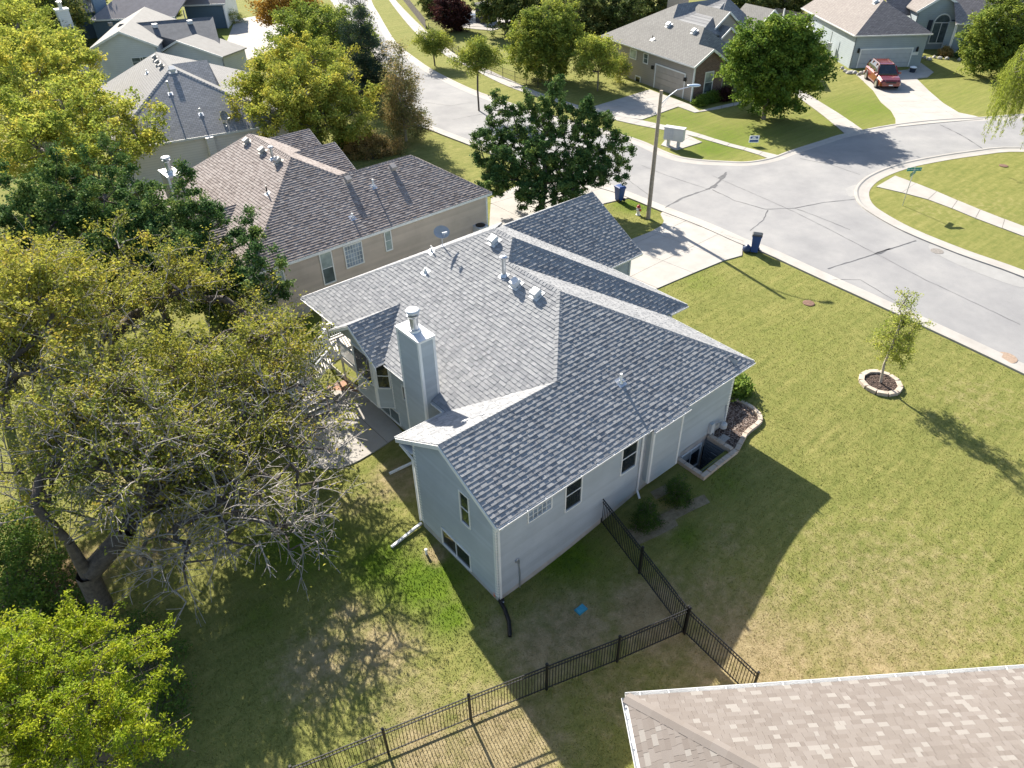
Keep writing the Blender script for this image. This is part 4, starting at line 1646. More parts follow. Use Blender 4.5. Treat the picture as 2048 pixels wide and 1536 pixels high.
siding_wall(tan, (wu1, wv), (wu1, 2 * tR[1] - tv - .3), [(0, -3.6), (2 * tR[1] - 2 * tv - .5, -3.6), (2 * tR[1] - 2 * tv - .5, ZE - .1), (0, ZE - .1)], TAN, expo=0.2, single=False)
siding_wall(tan, (tF0[0] - .4, tR[1] + 3), (tF0[0] - .4, farP[1] - .4), [(0, -3.7), (farP[1] - .4 - tR[1] - 3, -3.7), (farP[1] - .4 - tR[1] - 3, ZE - .1), (0, ZE - .1)], TAN, expo=0.2, single=False)
build('corner_board', MB().box(wu1 - .12, wu1 + .02, wv - .035, wv - .012, -3.5, ZE - .12), WHITE, tan)
build('footing', MB().prism([(2.0, wv - .02), (wu1, wv - .02), (wu1, wv + .1), (2.0, wv + .1)], -4.8, [-4.02, -3.4, -3.4, -4.02]), FOUND, tan)
TN = np.array([0, -1.0, 0]); TU = np.array([1.0, 0, 0])


def tan_win(c0, c1, style, glass, name='window', upper=None):
    """Window on the near wall given its upper left and lower right photograph corners."""
    a, b = onaxis(*c0, 1, wv), onaxis(*c1, 1, wv)
    a[2] = min(a[2], ZE - 0.2)
    window(tan, (a[0] + .06, wv - .034, b[2] + .06), TU, TN, b[0] - a[0] - .12, a[2] - b[2] - .12, style, glass=glass, name=name, upper=upper, fw=0.07)


tan_win((636, 508), (672, 561), 'double', GLASS_GREY, upper=GLASS_BLIND)
tan_win((685, 493), (728, 524), (6, 5), GLASS_BLOCK, 'glass_block_window')
tan_win((766, 463), (785, 498), 'double', GLASS_BLIND)
tan_win((549, 545), (578, 592), 'double', GLASS_GREY, upper=GLASS_BLIND)
for px, py in ((495, 285), (526, 304), (558, 324)):
    box_vent(tan, px, py, pTP, s=0.42, h=0.3, mat=paint('brown_vent', (.42, .38, .33), .5))
pipe_vent(tan, 546, 318, pTP, 0.09, 0.7, GALV, cap=True, name='flue_pipe')
pipe_vent(tan, 535, 388, pTP, 0.04, 0.5, BLACK)
for px, py in ((785, 339), (695, 363)):
    box_vent(tan, px, py, tE.pl, s=0.4, h=0.34, mat=paint('brown_vent', (.36, .32, .29), .5))
pipe_vent(tan, 747, 374, tE.pl, 0.055, 0.5)
pipe_vent(tan, 705, 436, tE.pl, 0.05, 0.3)
c = [atz(*p, 1.7) for p in ((335, 354), (316.6, 338.7), (360.5, 347.5))]
chimney_stack(tan, c[0][0], c[0][0] + 0.8, c[0][1], c[0][1] + 1.5, -4.2, 1.7, TAN, single=False)
dd = thing('air_conditioner', gpt(962, 470), 'pale boxy air conditioner by the tan house corner, beyond the grey roof', 'air conditioner')
p = gpt(962, 474)
build('case', MB().box(p[0] - .4, p[0] + .4, p[1] - .4, p[1] + .4, p[2], p[2] + .85), VENT_PAINT, dd)
build('fan_guard', MB().lathe((p[0], p[1], p[2] + .85), [(.33, 0), (.33, .03), (.1, .04)], 16), BLACK, dd)

# ---- white-walled house with a grey hip roof
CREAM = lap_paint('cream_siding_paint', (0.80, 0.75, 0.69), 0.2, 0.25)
h3 = thing('house', (8, 52, -4.2), 'cream sided house under a grey hip roof with tall vent pipe, behind the tan house', 'house')
Z3 = -1.0
E3 = Eave((265.5, 295), (581, 244), Z3, 0.5)
SH3 = course_roof_mat('grey_course_shingle', ((0.23, 0.232, 0.24), (0.31, 0.31, 0.315)), tuple(E3.e), 0.2)
SH3B = course_roof_mat('grey_course_shingle_side', ((0.23, 0.225, 0.22), (0.26, 0.255, 0.25)), tuple(E3.inn), 0.2)
a3, h3l, c3 = E3.p(341.7, 134.8), E3.p(283, 211), E3.p(581, 244)
t3 = atz(312.4, 103.5, a3[2])
pP3 = plane_abc(a3, t3, h3l); pF3 = plane_abc(a3, t3, c3)
d = E3.e
l3 = isect(pP3, ((0, 0, 1), Z3), ((E3.inn[0], E3.inn[1], 0), float(E3.inn @ E3.a)))
r3 = isect(pF3, ((0, 0, 1), Z3), ((E3.inn[0], E3.inn[1], 0), float(E3.inn @ E3.a)))
W3 = 2 * float(E3.inn @ (t3 - a3)) * 0 + float(E3.inn @ (t3 - E3.a)) + 5.0
l3b = l3 + E3.inn * W3; r3b = r3 + E3.inn * W3
faces = [[l3, r3, a3], [l3, a3, t3, l3b], [r3, r3b, t3, a3], [l3b, t3, r3b]]
roof_faces(h3, [faces[0], faces[3]], SH3)
roof_faces(h3, faces[1:3], SH3B)
for pa, pr, pe in (((322, 108), (414, 119.5), (482, 162)), ((459, 168.5), (503, 160), (515, 180))):
    p = onabc(*pa, pF3); q = p + d * (9.0 if pa[0] < 400 else 6.5); q = atz(*pr, p[2]) if pa[0] < 400 else q
    p = isect(pF3, ((0, 0, 1), p[2]), ((E3.inn[0], E3.inn[1], 0), float(E3.inn @ q))) if pa[0] < 400 else p
    w = 3.2
    e0 = q - E3.inn * w - np.array([0, 0, w * .5]); e1 = q + E3.inn * w - np.array([0, 0, w * .5])
    b0, b1 = [isect(pF3, ((0, 0, 1), e[2]), ((E3.inn[0], E3.inn[1], 0), float(E3.inn @ e))) for e in (e0, e1)]
    roof_faces(h3, [[p, b0, e0, q]], SH3, name='gable_roof'); roof_faces(h3, [[p, q, e1, b1]], SH3, name='gable_roof')
    ngon_wall(h3, [e0 - d * .3, e1 - d * .3, q - d * .3 - (0, 0, .15)], CREAM, name='gable_wall')
    ngon_wall(h3, [e0 - d * .3, e1 - d * .3, (e1 - d * .3) * [1, 1, 0] + [0, 0, -4.2], (e0 - d * .3) * [1, 1, 0] + [0, 0, -4.2]], CREAM)
i3 = E3.inn * 0.2
for p, q in ((l3 + i3 + d * .4, r3 + i3 - d * .4), (l3 + d * .4 + i3, l3b + d * .4 - i3), (r3 - d * .4 + i3, r3b - d * .4 - i3)):
    ngon_wall(h3, [p - (0, 0, .1), q - (0, 0, .1), q * [1, 1, 0] + [0, 0, -4.6], p * [1, 1, 0] + [0, 0, -4.6]], CREAM)
build('fascia', MB().bar(l3 - (0, 0, .09), r3 - (0, 0, .09), .05, .18), WHITE, h3)
p = onplane(421, 290, l3 + i3, E3.inn)
build('wall_jog', MB().bar(p * [1, 1, 0] + [0, 0, -4.3] - E3.inn * .3, p * [1, 1, 0] + [0, 0, Z3 - .1] - E3.inn * .3, .5, .6), CREAM, h3)
pipe_vent(h3, 341, 188, E3.pl, .06, .9, GALV, cap=True, name='flue_pipe'); pipe_vent(h3, 402, 229, E3.pl, .06, .5); pipe_vent(h3, 294, 147, pP3, .05, .3)
box_vent(h3, 345, 142, E3.pl, s=.5, h=.34)
for px, py in ((311, 117), (317, 127), (324, 134)):
    box_vent(h3, px, py, pP3, s=.42, h=.3, mat=paint('brown_vent', (.3, .28, .26), .5))
ridge_caps(h3, l3, a3, np.array([-E3.pl[1], -E3.pl[2], 1]), np.array([-pP3[1], -pP3[2], 1]), SH_GREY, False, .3, .16)
ridge_caps(h3, r3, a3, np.array([-E3.pl[1], -E3.pl[2], 1]), np.array([-pF3[1], -pF3[2], 1]), SH_GREY, False, .3, .16)


DISHM = paint('dish_grey', (.30, .31, .32), .5)


def dish(base, face_az, label, r=0.33, mast=0.55, tilt=0.5):
    """Small satellite dish: mast, shallow reflector, arm and feed."""
    base = np.asarray(base, float)
    t = thing('satellite_dish', base, label, 'satellite dish')
    build('mast', MB().tube([base - (0, 0, .03), base + (0, 0, mast)], .025, 10).box(base[0] - .1, base[0] + .1, base[1] - .1, base[1] + .1, base[2] - .02, base[2] + .015), GALV, t)
    c = base + np.array([0, 0, mast + .12])
    f = np.array([math.cos(face_az) * math.cos(tilt), math.sin(face_az) * math.cos(tilt), math.sin(tilt)])
    s = np.cross(f, (0, 0, 1)); s /= np.linalg.norm(s); u = np.cross(s, f)
    rings = []
    for k, (q, dep) in enumerate(((1, .09), (.7, .045), (.35, .012), (.03, 0))):
        rings.append([c + (s * math.cos(a) * r * 1.12 + u * math.sin(a) * r) * q + f * dep for a in np.linspace(0, 2 * math.pi, 20, endpoint=False)])
    back = [[p - f * .015 for p in rg] for rg in rings[::-1]]
    build('reflector', MB().loft(rings + back + [rings[0]], False), DISHM, t, smooth=True)
    tip = c + f * .42 - u * r * .75
    build('feed_arm', MB().tube([c - u * r * .9, tip], .014, 8), GALV, t)
    build('feed_horn', MB().bar(tip - s * .12, tip + s * .12, .07, .07).bar(tip, tip - f * .1, .06, .06), VENT_PAINT, t)
    return t


dish(onabc(885, 492, pP1), rad(-105), 'grey satellite dish at the far edge of the grey house roof', .34, .55, .95)
p = E3.p(452, 252)
dish(p, rad(-60), 'pale satellite dish near the eave of the cream house roof', .38, .7, .3)
# ---- beige-roofed house in the near corner (only its roof is in view)
front = thing('house', (2, -11.5, -4.4), 'near house with beige blended shingle roof and white gutter, in the lower corner', 'house')
ZF = -0.3
fa, fb, fc = atz(1252, 1393, ZF), atz(2048, 1337, ZF), atz(1285, 1536, ZF)
fe = (fb - fa) / np.linalg.norm(fb - fa)
fi = np.array([fe[1], -fe[0], 0.0])            # inwards (towards the camera)
SLF = 0.42
pFa = (ZF - SLF * (fi[0] * fa[0] + fi[1] * fa[1]), SLF * fi[0], SLF * fi[1])
pFb = (ZF - SLF * (fe[0] * fa[0] + fe[1] * fa[1]), SLF * fe[0], SLF * fe[1])
WF, LF = 11.0, 17.0
P0 = fa; P1 = fa + fe * LF; P2 = P1 + fi * WF; P3 = fa + fi * WF
R0 = fa + fe * WF / 2 + fi * WF / 2 + np.array([0, 0, SLF * WF / 2]); R1 = R0 + fe * (LF - WF)
F_1 = Slope([P0, P1, R1, R0]); F_2 = Slope([P0, R0, P3]); F_3 = Slope([P3, R0, R1, P2]); F_4 = Slope([P1, P2, R1])
slopes = [F_1, F_2, F_3, F_4]
mb = MB(); deck_slabs(mb, slopes)
froof = build('roof', mb, paint('beige_roof_underlay', (0.12, 0.10, 0.085), 0.95), front)
shingle_roof(froof, slopes[:2], SH_FRONT, 300, expo=0.145, wmin=0.1, wmax=0.34, t0=0.007, t1=0.013, light=0.13)
shingle_roof(froof, slopes[2:], SH_FRONT, 0, expo=0.145, wmin=0.1, wmax=0.34, t0=0.007, t1=0.013, light=0.13)
ridge_caps(froof, P0, R0, F_1.n, F_2.n, SH_FRONT, True, 0.42, 0.17, t=0.014)
ridge_caps(froof, R0, R1, F_1.n, F_3.n, SH_FRONT, True, 0.42, 0.17, t=0.014)
ridge_caps(froof, P3, R0, F_2.n, F_3.n, SH_FRONT, False, 0.42, 0.17, t=0.014)
gutter(front, P0 - fe * .0 + (0, 0, -.02), P1 + (0, 0, -.02), out=-fi, w=.13, h=.12, hangers=22)
gutter(front, P0 + fi * .02 + (0, 0, -.022), P3 + (0, 0, -.022), out=-fe, w=.13, h=.12, hangers=14)
for a, b in ((P0, P1), (P1, P2), (P2, P3), (P3, P0)):
    c = (P0 + P2) / 2
    a, b = [p + (c - p) / np.linalg.norm(c - p) * .6 for p in (a, b)]
    ngon_wall(front, [a - (0, 0, .15), b - (0, 0, .15), b * [1, 1, 0] + [0, 0, -5], a * [1, 1, 0] + [0, 0, -5]], TAN)

# ---- pale house with two gables and a dark roof, far back
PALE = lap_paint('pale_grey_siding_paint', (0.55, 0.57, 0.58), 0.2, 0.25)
SLATE = ground_surface('dark_slate_shingle', [(0.3, (0.10, 0.105, 0.115)), (0.7, (0.15, 0.155, 0.165))], (1.5, 9.0))
LIGHTSH = ground_surface('light_warm_shingle', [(0.3, (0.27, 0.258, 0.24)), (0.7, (0.32, 0.308, 0.288))], (1.5, 9.0), contrast=(.9, 1.1))
h4 = thing('house', atz(300, 130, -4.0), 'pale grey house with two front gables and a dark slate roof, far back', 'house')


def far_gable(parent, pl, pr, ap, ze, back_px, wallm, roofm, oh=0.35, zg=-4.5, zr=None):
    """Gable seen from its end: eave ends pl, pr and apex in photograph points, ridge running back to back_px."""
    a, b = atz(*pl, ze), atz(*pr, ze)
    e = (b - a) / np.linalg.norm(b - a)
    n = np.array([e[1], -e[0], 0.0])
    p = onplane(*ap, a, n)
    q = atz(*back_px, p[2])
    r = -n * max(3.0, float(np.dot(q - p, -n)))
    roof_faces(parent, [[a, p, p + r, a + r], [p, b, b + r, p + r]], roofm)
    w = -n * oh
    g = [a + e * oh + w - (0, 0, .1), p + w - (0, 0, .14), b - e * oh + w - (0, 0, .1)]
    bot = [(b - e * oh + w) * [1, 1, 0] + [0, 0, zg], (a + e * oh + w) * [1, 1, 0] + [0, 0, zg]]
    ngon_wall(parent, g + bot, wallm)
    for x in (a + e * oh, b - e * oh):
        ngon_wall(parent, [x + w - (0, 0, .1), x + r - (0, 0, .1), (x + r) * [1, 1, 0] + [0, 0, zg], (x + w) * [1, 1, 0] + [0, 0, zg]], wallm)
    for x, y in ((a, p), (p, b)):
        build('rake_board', MB().bar(x - (0, 0, .1) + n * .02, y - (0, 0, .1) + n * .02, .04, .2), WHITE, parent)
    return a, b, p, r, n, e


Z4 = 0.2
g1 = far_gable(h4, (173.8, 100.6), (316, 91.8), (237, 62.5), Z4, (228.4, 16.6), PALE, LIGHTSH)
g2 = far_gable(h4, (317, 103.5), (445, 113.3), (352.5, 81), -0.9, (347.6, 60.5), PALE, LIGHTSH)
s = [atz(239, 48, 1.6), atz(425.7, 33, 1.6), atz(444, 104, -0.9), atz(330, 98, -0.9)]
roof_faces(h4, [s], SLATE, name='slate_roof')
bk = np.array([-0.1, 6.0, 0])
roof_faces(h4, [[s[0], s[1], s[1] + bk + (0, 0, -2.4), s[0] + bk + (0, 0, -2.4)]], SLATE, name='slate_roof')
ngon_wall(h4, [s[2] - (0, 0, .1), s[2] + bk - (0, 0, .1), (s[2] + bk) * [1, 1, 0] + [0, 0, -4.4], s[2] * [1, 1, 0] + [0, 0, -4.4]], PALE)
n4, e4 = g1[4], g1[5]
p = onplane(267, 124, g1[0] - n4 * .3, n4)
for k, (px, py) in enumerate(((268, 132), (285, 130))):
    q = onplane(px, py, g1[0] - n4 * .35, n4)
    window(h4, q + n4 * .0, e4, n4, 1.1, 0.8, 'double', glass=GLASS_GREY)
for px, py in ((222, 32), (221, 41), (221, 50)):
    q = onplane(px, py, g1[0], np.cross(g1[2] - g1[0], g1[3]))
    build('roof_vent', MB().box(q[0] - .25, q[0] + .25, q[1] - .25, q[1] + .25, q[2] - .1, q[2] + .28), paint('brown_vent', (.3, .28, .26), .5), h4)
for px, py in ((310, 53), (380, 46)):
    q = onplane(px, py, s[0], np.cross(s[1] - s[0], s[2] - s[0]))
    build('roof_vent', MB().box(q[0] - .25, q[0] + .25, q[1] - .25, q[1] + .25, q[2] - .1, q[2] + .28), VENT_PAINT, h4)
q = atz(145, 82, 0.5)
c4 = build('chimney', MB().box(q[0] - .6, q[0] + .6, q[1] - .45, q[1] + .45, -4.3, 3.6), PALE, h4)
build('chimney_top', MB().box(q[0] - .66, q[0] + .66, q[1] - .5, q[1] + .5, 3.6, 3.75), WHITE, c4)
build('flue', MB().lathe((q[0], q[1], 3.75), [(.22, 0), (.2, .5), (.3, .52), (.3, .7), (.1, .75)], 14), GALV, c4)

# ---- blue houses at the far end of the row
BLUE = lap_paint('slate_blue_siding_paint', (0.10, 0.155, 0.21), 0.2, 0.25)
MAUVE = ground_surface('mauve_shingle', [(0.3, (0.235, 0.215, 0.215)), (0.7, (0.30, 0.275, 0.275))], (1.5, 9.0), contrast=(.88, 1.12))
h5 = thing('house', atz(330, 25, -4.0), 'slate blue house with a mauve shingle roof at the top of the row', 'house')
a, b = atz(178, 40, -0.6), atz(350, 33, -0.6)
e = (b - a) / np.linalg.norm(b - a); n = np.array([e[1], -e[0], 0.])
roof_faces(h5, [[a, b, b - n * 8 + (0, 0, 4) + e * 3, a - n * 8 + (0, 0, 4) + e * 6]], MAUVE)
roof_faces(h5, [[a, a - n * 8 + (0, 0, 4) + e * 6, a - n * 16]], MAUVE)
roof_faces(h5, [[a - n * 16, a - n * 8 + e * 6 + (0, 0, 4), b - n * 8 + e * 3 + (0, 0, 4), b - n * 16]], MAUVE)
ngon_wall(h5, [a + e * .3 - n * .3 - (0, 0, .1), b - n * .3 - (0, 0, .1), (b - n * .3) * [1, 1, 0] + [0, 0, -4.5], (a + e * .3 - n * .3) * [1, 1, 0] + [0, 0, -4.5]], BLUE)
build('fascia', MB().bar(a - (0, 0, .1), b - (0, 0, .1), .05, .2), WHITE, h5)
ngon_wall(h5, [a + e * .3 - n * .3 - (0, 0, .1), a + e * .3 - n * 15 - (0, 0, .1), (a + e * .3 - n * 15) * [1, 1, 0] + [0, 0, -4.5], (a + e * .3 - n * .3) * [1, 1, 0] + [0, 0, -4.5]], BLUE)
ga, gb = atz(369, 9, -0.6), atz(445, 6, -0.6)
e = (gb - ga) / np.linalg.norm(gb - ga); n = np.array([e[1], -e[0], 0.])
ngon_wall(h5, [ga, gb, gb * [1, 1, 0] + [0, 0, -4.4], ga * [1, 1, 0] + [0, 0, -4.4]], BLUE)
ngon_wall(h5, [gb, gb - n * 9, (gb - n * 9) * [1, 1, 0] + [0, 0, -4.4], gb * [1, 1, 0] + [0, 0, -4.4]], WHITE)
ngon_wall(h5, [ga, ga - n * 9, (ga - n * 9) * [1, 1, 0] + [0, 0, -4.4], ga * [1, 1, 0] + [0, 0, -4.4]], BLUE)
roof_faces(h5, [[ga - e * .4 + n * .4, gb + e * .4 + n * .4, gb + e * .4 - n * 4.5 + (0, 0, 2.6), ga - e * .4 - n * 4.5 + (0, 0, 2.6)], [ga - e * .4 - n * 9.4, ga - e * .4 - n * 4.5 + (0, 0, 2.6), gb + e * .4 - n * 4.5 + (0, 0, 2.6), gb + e * .4 - n * 9.4]], MAUVE)
build('corner_board', MB().box(gb[0] - .12, gb[0] + .08, gb[1] - .14, gb[1] + .05, -4.2, -.75), WHITE, h5)
build('fascia', MB().bar(ga - e * .4 + n * .42 - (0, 0, .1), gb + e * .4 + n * .42 - (0, 0, .1), .05, .2), WHITE, h5)
q = atz(366, 20, -1.0)
build('downspout', MB().bar(q * [1, 1, 0] + [0, 0, -4], q, .12, .12), WHITE, h5)
h6 = thing('house', atz(160, 30, -4.0), 'slate blue house wing with a pale roof behind the chimney of the pale grey house', 'house')
a, b = atz(136, 28, -0.3), atz(200, 22, -0.3)
e = (b - a) / np.linalg.norm(b - a); n = np.array([e[1], -e[0], 0.])
roof_faces(h6, [[a - e * .3, b + e, b + e - n * 5 + (0, 0, 2.2), a - e * .3 - n * 5 + (0, 0, 2.2)], [a - e * .3 - n * 10, a - e * .3 - n * 5 + (0, 0, 2.2), b + e - n * 5 + (0, 0, 2.2), b + e - n * 10]], LIGHTSH)
for x, y in ((a, b), (b, b - n * 9), (a, a - n * 9)):
    x, y = x - n * .3, y - n * .3
    ngon_wall(h6, [x - (0, 0, .1), y - (0, 0, .1), y * [1, 1, 0] + [0, 0, -4.5], x * [1, 1, 0] + [0, 0, -4.5]], BLUE)
q = atz(199, 10, 0.5)
c6 = build('chimney', MB().box(q[0] - .8, q[0] + .8, q[1] - .5, q[1] + .5, -4.3, 5.0), lap_paint('light_blue_siding', (.25, .33, .42)), h6)
build('chimney_top', MB().box(q[0] - .86, q[0] + .86, q[1] - .56, q[1] + .56, 5.0, 5.15), WHITE, c6)

# ---- taupe house with a brick gable across the street
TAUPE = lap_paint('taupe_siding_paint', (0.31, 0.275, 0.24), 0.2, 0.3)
hA = thing('house', (52, 38, -4), 'taupe house with brick garage gable and grey roof across the street', 'house')
ZA = -0.45
aL, aR = atz(1199.8, 71.3, ZA), atz(1389.2, 133.8, ZA)
eA = (aR - aL) / np.linalg.norm(aR - aL)          # along the long eave, towards the brick end
inA = np.array([-eA[1], eA[0], 0.0])               # into the house
SA = 0.62
pA_ = (ZA - SA * float(inA @ aL), SA * inA[0], SA * inA[1])
PA = lambda x, y: onabc(x, y, pA_)
gab = PA(1428.3, 97.7)
gab = aR + inA * float(inA @ (gab - aR)) + (0, 0, float(gab[2] - ZA))
k1 = PA(1399, 87); k1 = gab + eA * float(eA @ (k1 - gab)); k1[2] = gab[2]
k2 = PA(1408.8, 54.7); k3 = PA(1346, 37); k4 = PA(1356, 7.8)
aR2 = aR + inA * 2 * float(inA @ (gab - aR))
c1, c2 = (0.19, 0.19, 0.195), (0.265, 0.265, 0.26)
SHA = course_roof_mat('taupe_house_shingle', ((.20, .193, .18), (.235, .228, .212)), tuple(eA), .2)
SHAD = course_roof_mat('taupe_house_shingle_side', (c1, c2), tuple(inA), .2)
up1 = k2.copy()
roof_faces(hA, [[aL, aR, gab, k1], [aL, k1, k2], [aL, k2, k3], [aL, k3, k4]], SHA)
farL = aL + inA * 10.5 * 2
roof_faces(hA, [[aL, k4, farL]], SHA)
q1 = aR2 - eA * 2.6
roof_faces(hA, [[gab, aR2, q1, k1]], SHA)
dz = np.array([0, 0, 1.0])
lowf = k2 + inA * 3.4 + eA * 1.2 - dz * 2.2
roof_faces(hA, [[k1, q1, k2], [q1, lowf, k2]], SHAD)
# tall dark front slope of the main roof, facing the brick end
nf = eA * 1.0
m0 = k3; m1 = k4; m2 = k4 + inA * 7.0; m3 = k3 + inA * 12.0 + eA * 0.3
fr1 = k2 + inA * 1.5 - dz * .8
roof_faces(hA, [[k3, k2, fr1, m2], [k3, m2, k4], [m2, fr1, m3 + eA * 3.0 - dz * 3.0]], SHAD)
roof_faces(hA, [[k4, m2, farL], [m2, m3 + eA * 3 - dz * 3, farL]], SHA)


def dormer(base_px, z, w, dep, h, name='dormer', depth_dir=None, win=True):
    """Small gabled dormer whose face looks towards the brick end of the house."""
    c = atz(*base_px, z)
    a, b = c - inA * w / 2, c + inA * w / 2
    p = c + dz * h
    r = -eA * dep
    o = 0.18
    dm, nn = ngon_wall(hA, [a - dz * 1.6, a, p, b, b - dz * 1.6], TAUPE, name=name)
    mb = MB()
    aa, bb, pp = a - inA * .3 + eA * o - dz * .12, b + inA * .3 + eA * o - dz * .12, p + eA * o + dz * .06
    for q in ([aa, pp, pp + r, aa + r], [pp, bb, bb + r, pp + r]):
        mb.poly(q); mb.poly([x - dz * .1 for x in q][::-1])
    build('dormer_roof', mb, SHA, dm)
    tr = MB().bar(aa + eA * .02 - dz * .08, pp + eA * .02 - dz * .08, .05, .18).bar(pp + eA * .02 - dz * .08, bb + eA * .02 - dz * .08, .05, .18)
    build('trim', tr, WHITE, dm)
    if win:
        mb = MB().frame_box(c + eA * .02, inA, dz, eA, (-.7, .7), (-1.25, -.25), (0, .05))
        build('window', mb, WHITE, dm)
        mb = MB()
        for s_ in (-.62, .06):
            mb.frame_box(c + eA * .02, inA, dz, eA, (s_, s_ + .56), (-1.17, -.33), (.05, .06))
        build('pane', mb, GLASS, dm)


dormer((1452, 66), 0.9, 5.0, 5.0, 2.0, win=False)
dormer((1457, 78), 0.6, 2.7, 2.6, 1.1)
dormer((1540, 58), 0.4, 4.6, 4.5, 1.9, win=False)
dn = np.array([0, 0, 1.0])
wA = 0.35


def wallA(p, q, name='wall', mat=TAUPE, top=None, zg=-4.4):
    pts = [p - dz * .1] + ([top - dz * .16] if top is not None else []) + [q - dz * .1, q * [1, 1, 0] + [0, 0, zg], p * [1, 1, 0] + [0, 0, zg]]
    return ngon_wall(hA, pts, mat, name=name)


wl0, wl1 = aL + inA * wA + eA * .3, aR + inA * wA - eA * .25
wallA(wl0, wl1)
br0, br1 = wl1, aR2 - inA * wA - eA * .25
BRICK, bnt, bbs = mat_base('brown_brick')
gg = bnt.nodes.new('ShaderNodeNewGeometry'); sp3 = bnt.nodes.new('ShaderNodeSeparateXYZ'); bnt.links.new(gg.outputs['Position'], sp3.inputs[0])
dt = bnt.nodes.new('ShaderNodeVectorMath'); dt.operation = 'DOT_PRODUCT'; bnt.links.new(gg.outputs['Position'], dt.inputs[0]); dt.inputs[1].default_value = tuple(inA)
cb = bnt.nodes.new('ShaderNodeCombineXYZ'); bnt.links.new(dt.outputs['Value'], cb.inputs[0]); bnt.links.new(sp3.outputs[2], cb.inputs[1])
bt_ = bnt.nodes.new('ShaderNodeTexBrick'); bnt.links.new(cb.outputs[0], bt_.inputs['Vector'])
for k_, v_ in (('Scale', 1.0), ('Brick Width', .24), ('Row Height', .09), ('Mortar Size', .012), ('Bias', -.1)): bt_.inputs[k_].default_value = v_
bt_.inputs['Color1'].default_value = (.105, .055, .042, 1); bt_.inputs['Color2'].default_value = (.20, .115, .085, 1); bt_.inputs['Mortar'].default_value = (.22, .18, .155, 1)
bnt.links.new(bt_.outputs['Color'], bbs.inputs['Base Color']); bbs.inputs['Roughness'].default_value = .9
bump(bnt, bbs, bt_.outputs['Fac'], -.6, .015)
wallA(br0, br1, 'brick_wall', BRICK, top=gab - eA * .25)
wallA(aR2 - inA * wA - eA * .25, q1 - inA * wA - eA * 8)
wallA(aL + inA * wA + eA * .3, farL - inA * wA + eA * .3)
wallA(farL - inA * .3 + eA * .3, farL + eA * 8 - inA * .3)
for x, y in ((aR, gab), (gab, aR2)):
    build('rake_board', MB().bar(x - dz * .12 + eA * .02, y - dz * .12 + eA * .02, .05, .22), WHITE, hA)
gutter(hA, aL - dz * .02, aR - dz * .02, out=-inA, w=.13, h=.13)
build('corner_board', MB().bar(wl1 * [1, 1, 0] - inA * .03 + [0, 0, -4], wl1 - inA * .03 - dz * .12, .14, .14, up=eA), WHITE, hA)


def winA(c0, c1, plane_pt, e, n, style, glass=GLASS_GREY, name='window', **kw):
    a, b = onplane(*c0, plane_pt, n), onplane(*c1, plane_pt, n)
    w = abs(float(e @ (b - a)))
    o = a if float(e @ (b - a)) > 0 else b
    o = np.array([o[0], o[1], min(a[2], b[2])])
    return window(hA, o + n * .012, e, n, w, abs(a[2] - b[2]), style, glass=glass, name=name, fw=.09, **kw)


winA((1262, 98), (1272, 118), wl0, eA, -inA, 'single', GLASS_BLIND)
winA((1289, 107), (1295, 127), wl0, eA, -inA, 'double', GLASS_GREY)
winA((1272, 152), (1280, 165), wl0, eA, -inA, 'single', GLASS)
winA((1412, 146), (1421, 183), br0, inA, eA, 'double', GLASS_GREY, upper=GLASS_BLIND)
ga0, ga1 = onplane(1308, 181, wl0, inA), onplane(1366, 158, wl0, inA)
gw = float(eA @ (onplane(1364, 203, wl0, inA) - ga0))
gd = thing
go = ga0 * [1, 1, 0] + [0, 0, float(ground_h(*ga0[:2])) + .02]
gdoor = build('garage_door', MB().frame_box(go, eA, dz, -inA, (-.12, 0), (0, 2.3), (.01, .07)).frame_box(go, eA, dz, -inA, (gw, gw + .12), (0, 2.3), (.01, .07)).frame_box(go, eA, dz, -inA, (-.12, gw + .12), (2.3, 2.42), (.01, .07)), WHITE, hA)
for k in range(4):
    build('door_panel', MB().frame_box(go, eA, dz, -inA, (.02, gw - .02), (k * .575 + .01, (k + 1) * .575 - .01), (.01, .04)), paint('taupe_door', (.37, .33, .29), .6), gdoor)
for px, py in ((1306, 134), (1371, 158)):
    q = onplane(px, py, wl0, inA)
    build('wall_lamp', MB().box(q[0] - .15, q[0] + .15, q[1] - .15, q[1] + .15, q[2] - .2, q[2] + .15), BLACK, hA)
for px, py in ((1338, 51), (1389, 64)):
    box_vent(hA, px, py, pA_, s=.5, h=.3)
pipe_vent(hA, 1305, 79, pA_, .05, .4, BLACK)
q = atz(1356, 5, 1.2)
cA = build('chimney', MB().box(q[0] - .9, q[0] + .9, q[1] - .9, q[1] + .9, -3, 4.4), TAUPE, hA)
build('chimney_top', MB().box(q[0] - 1.15, q[0] + 1.15, q[1] - 1.1, q[1] + 1.1, 4.4, 4.65), WHITE, cA)

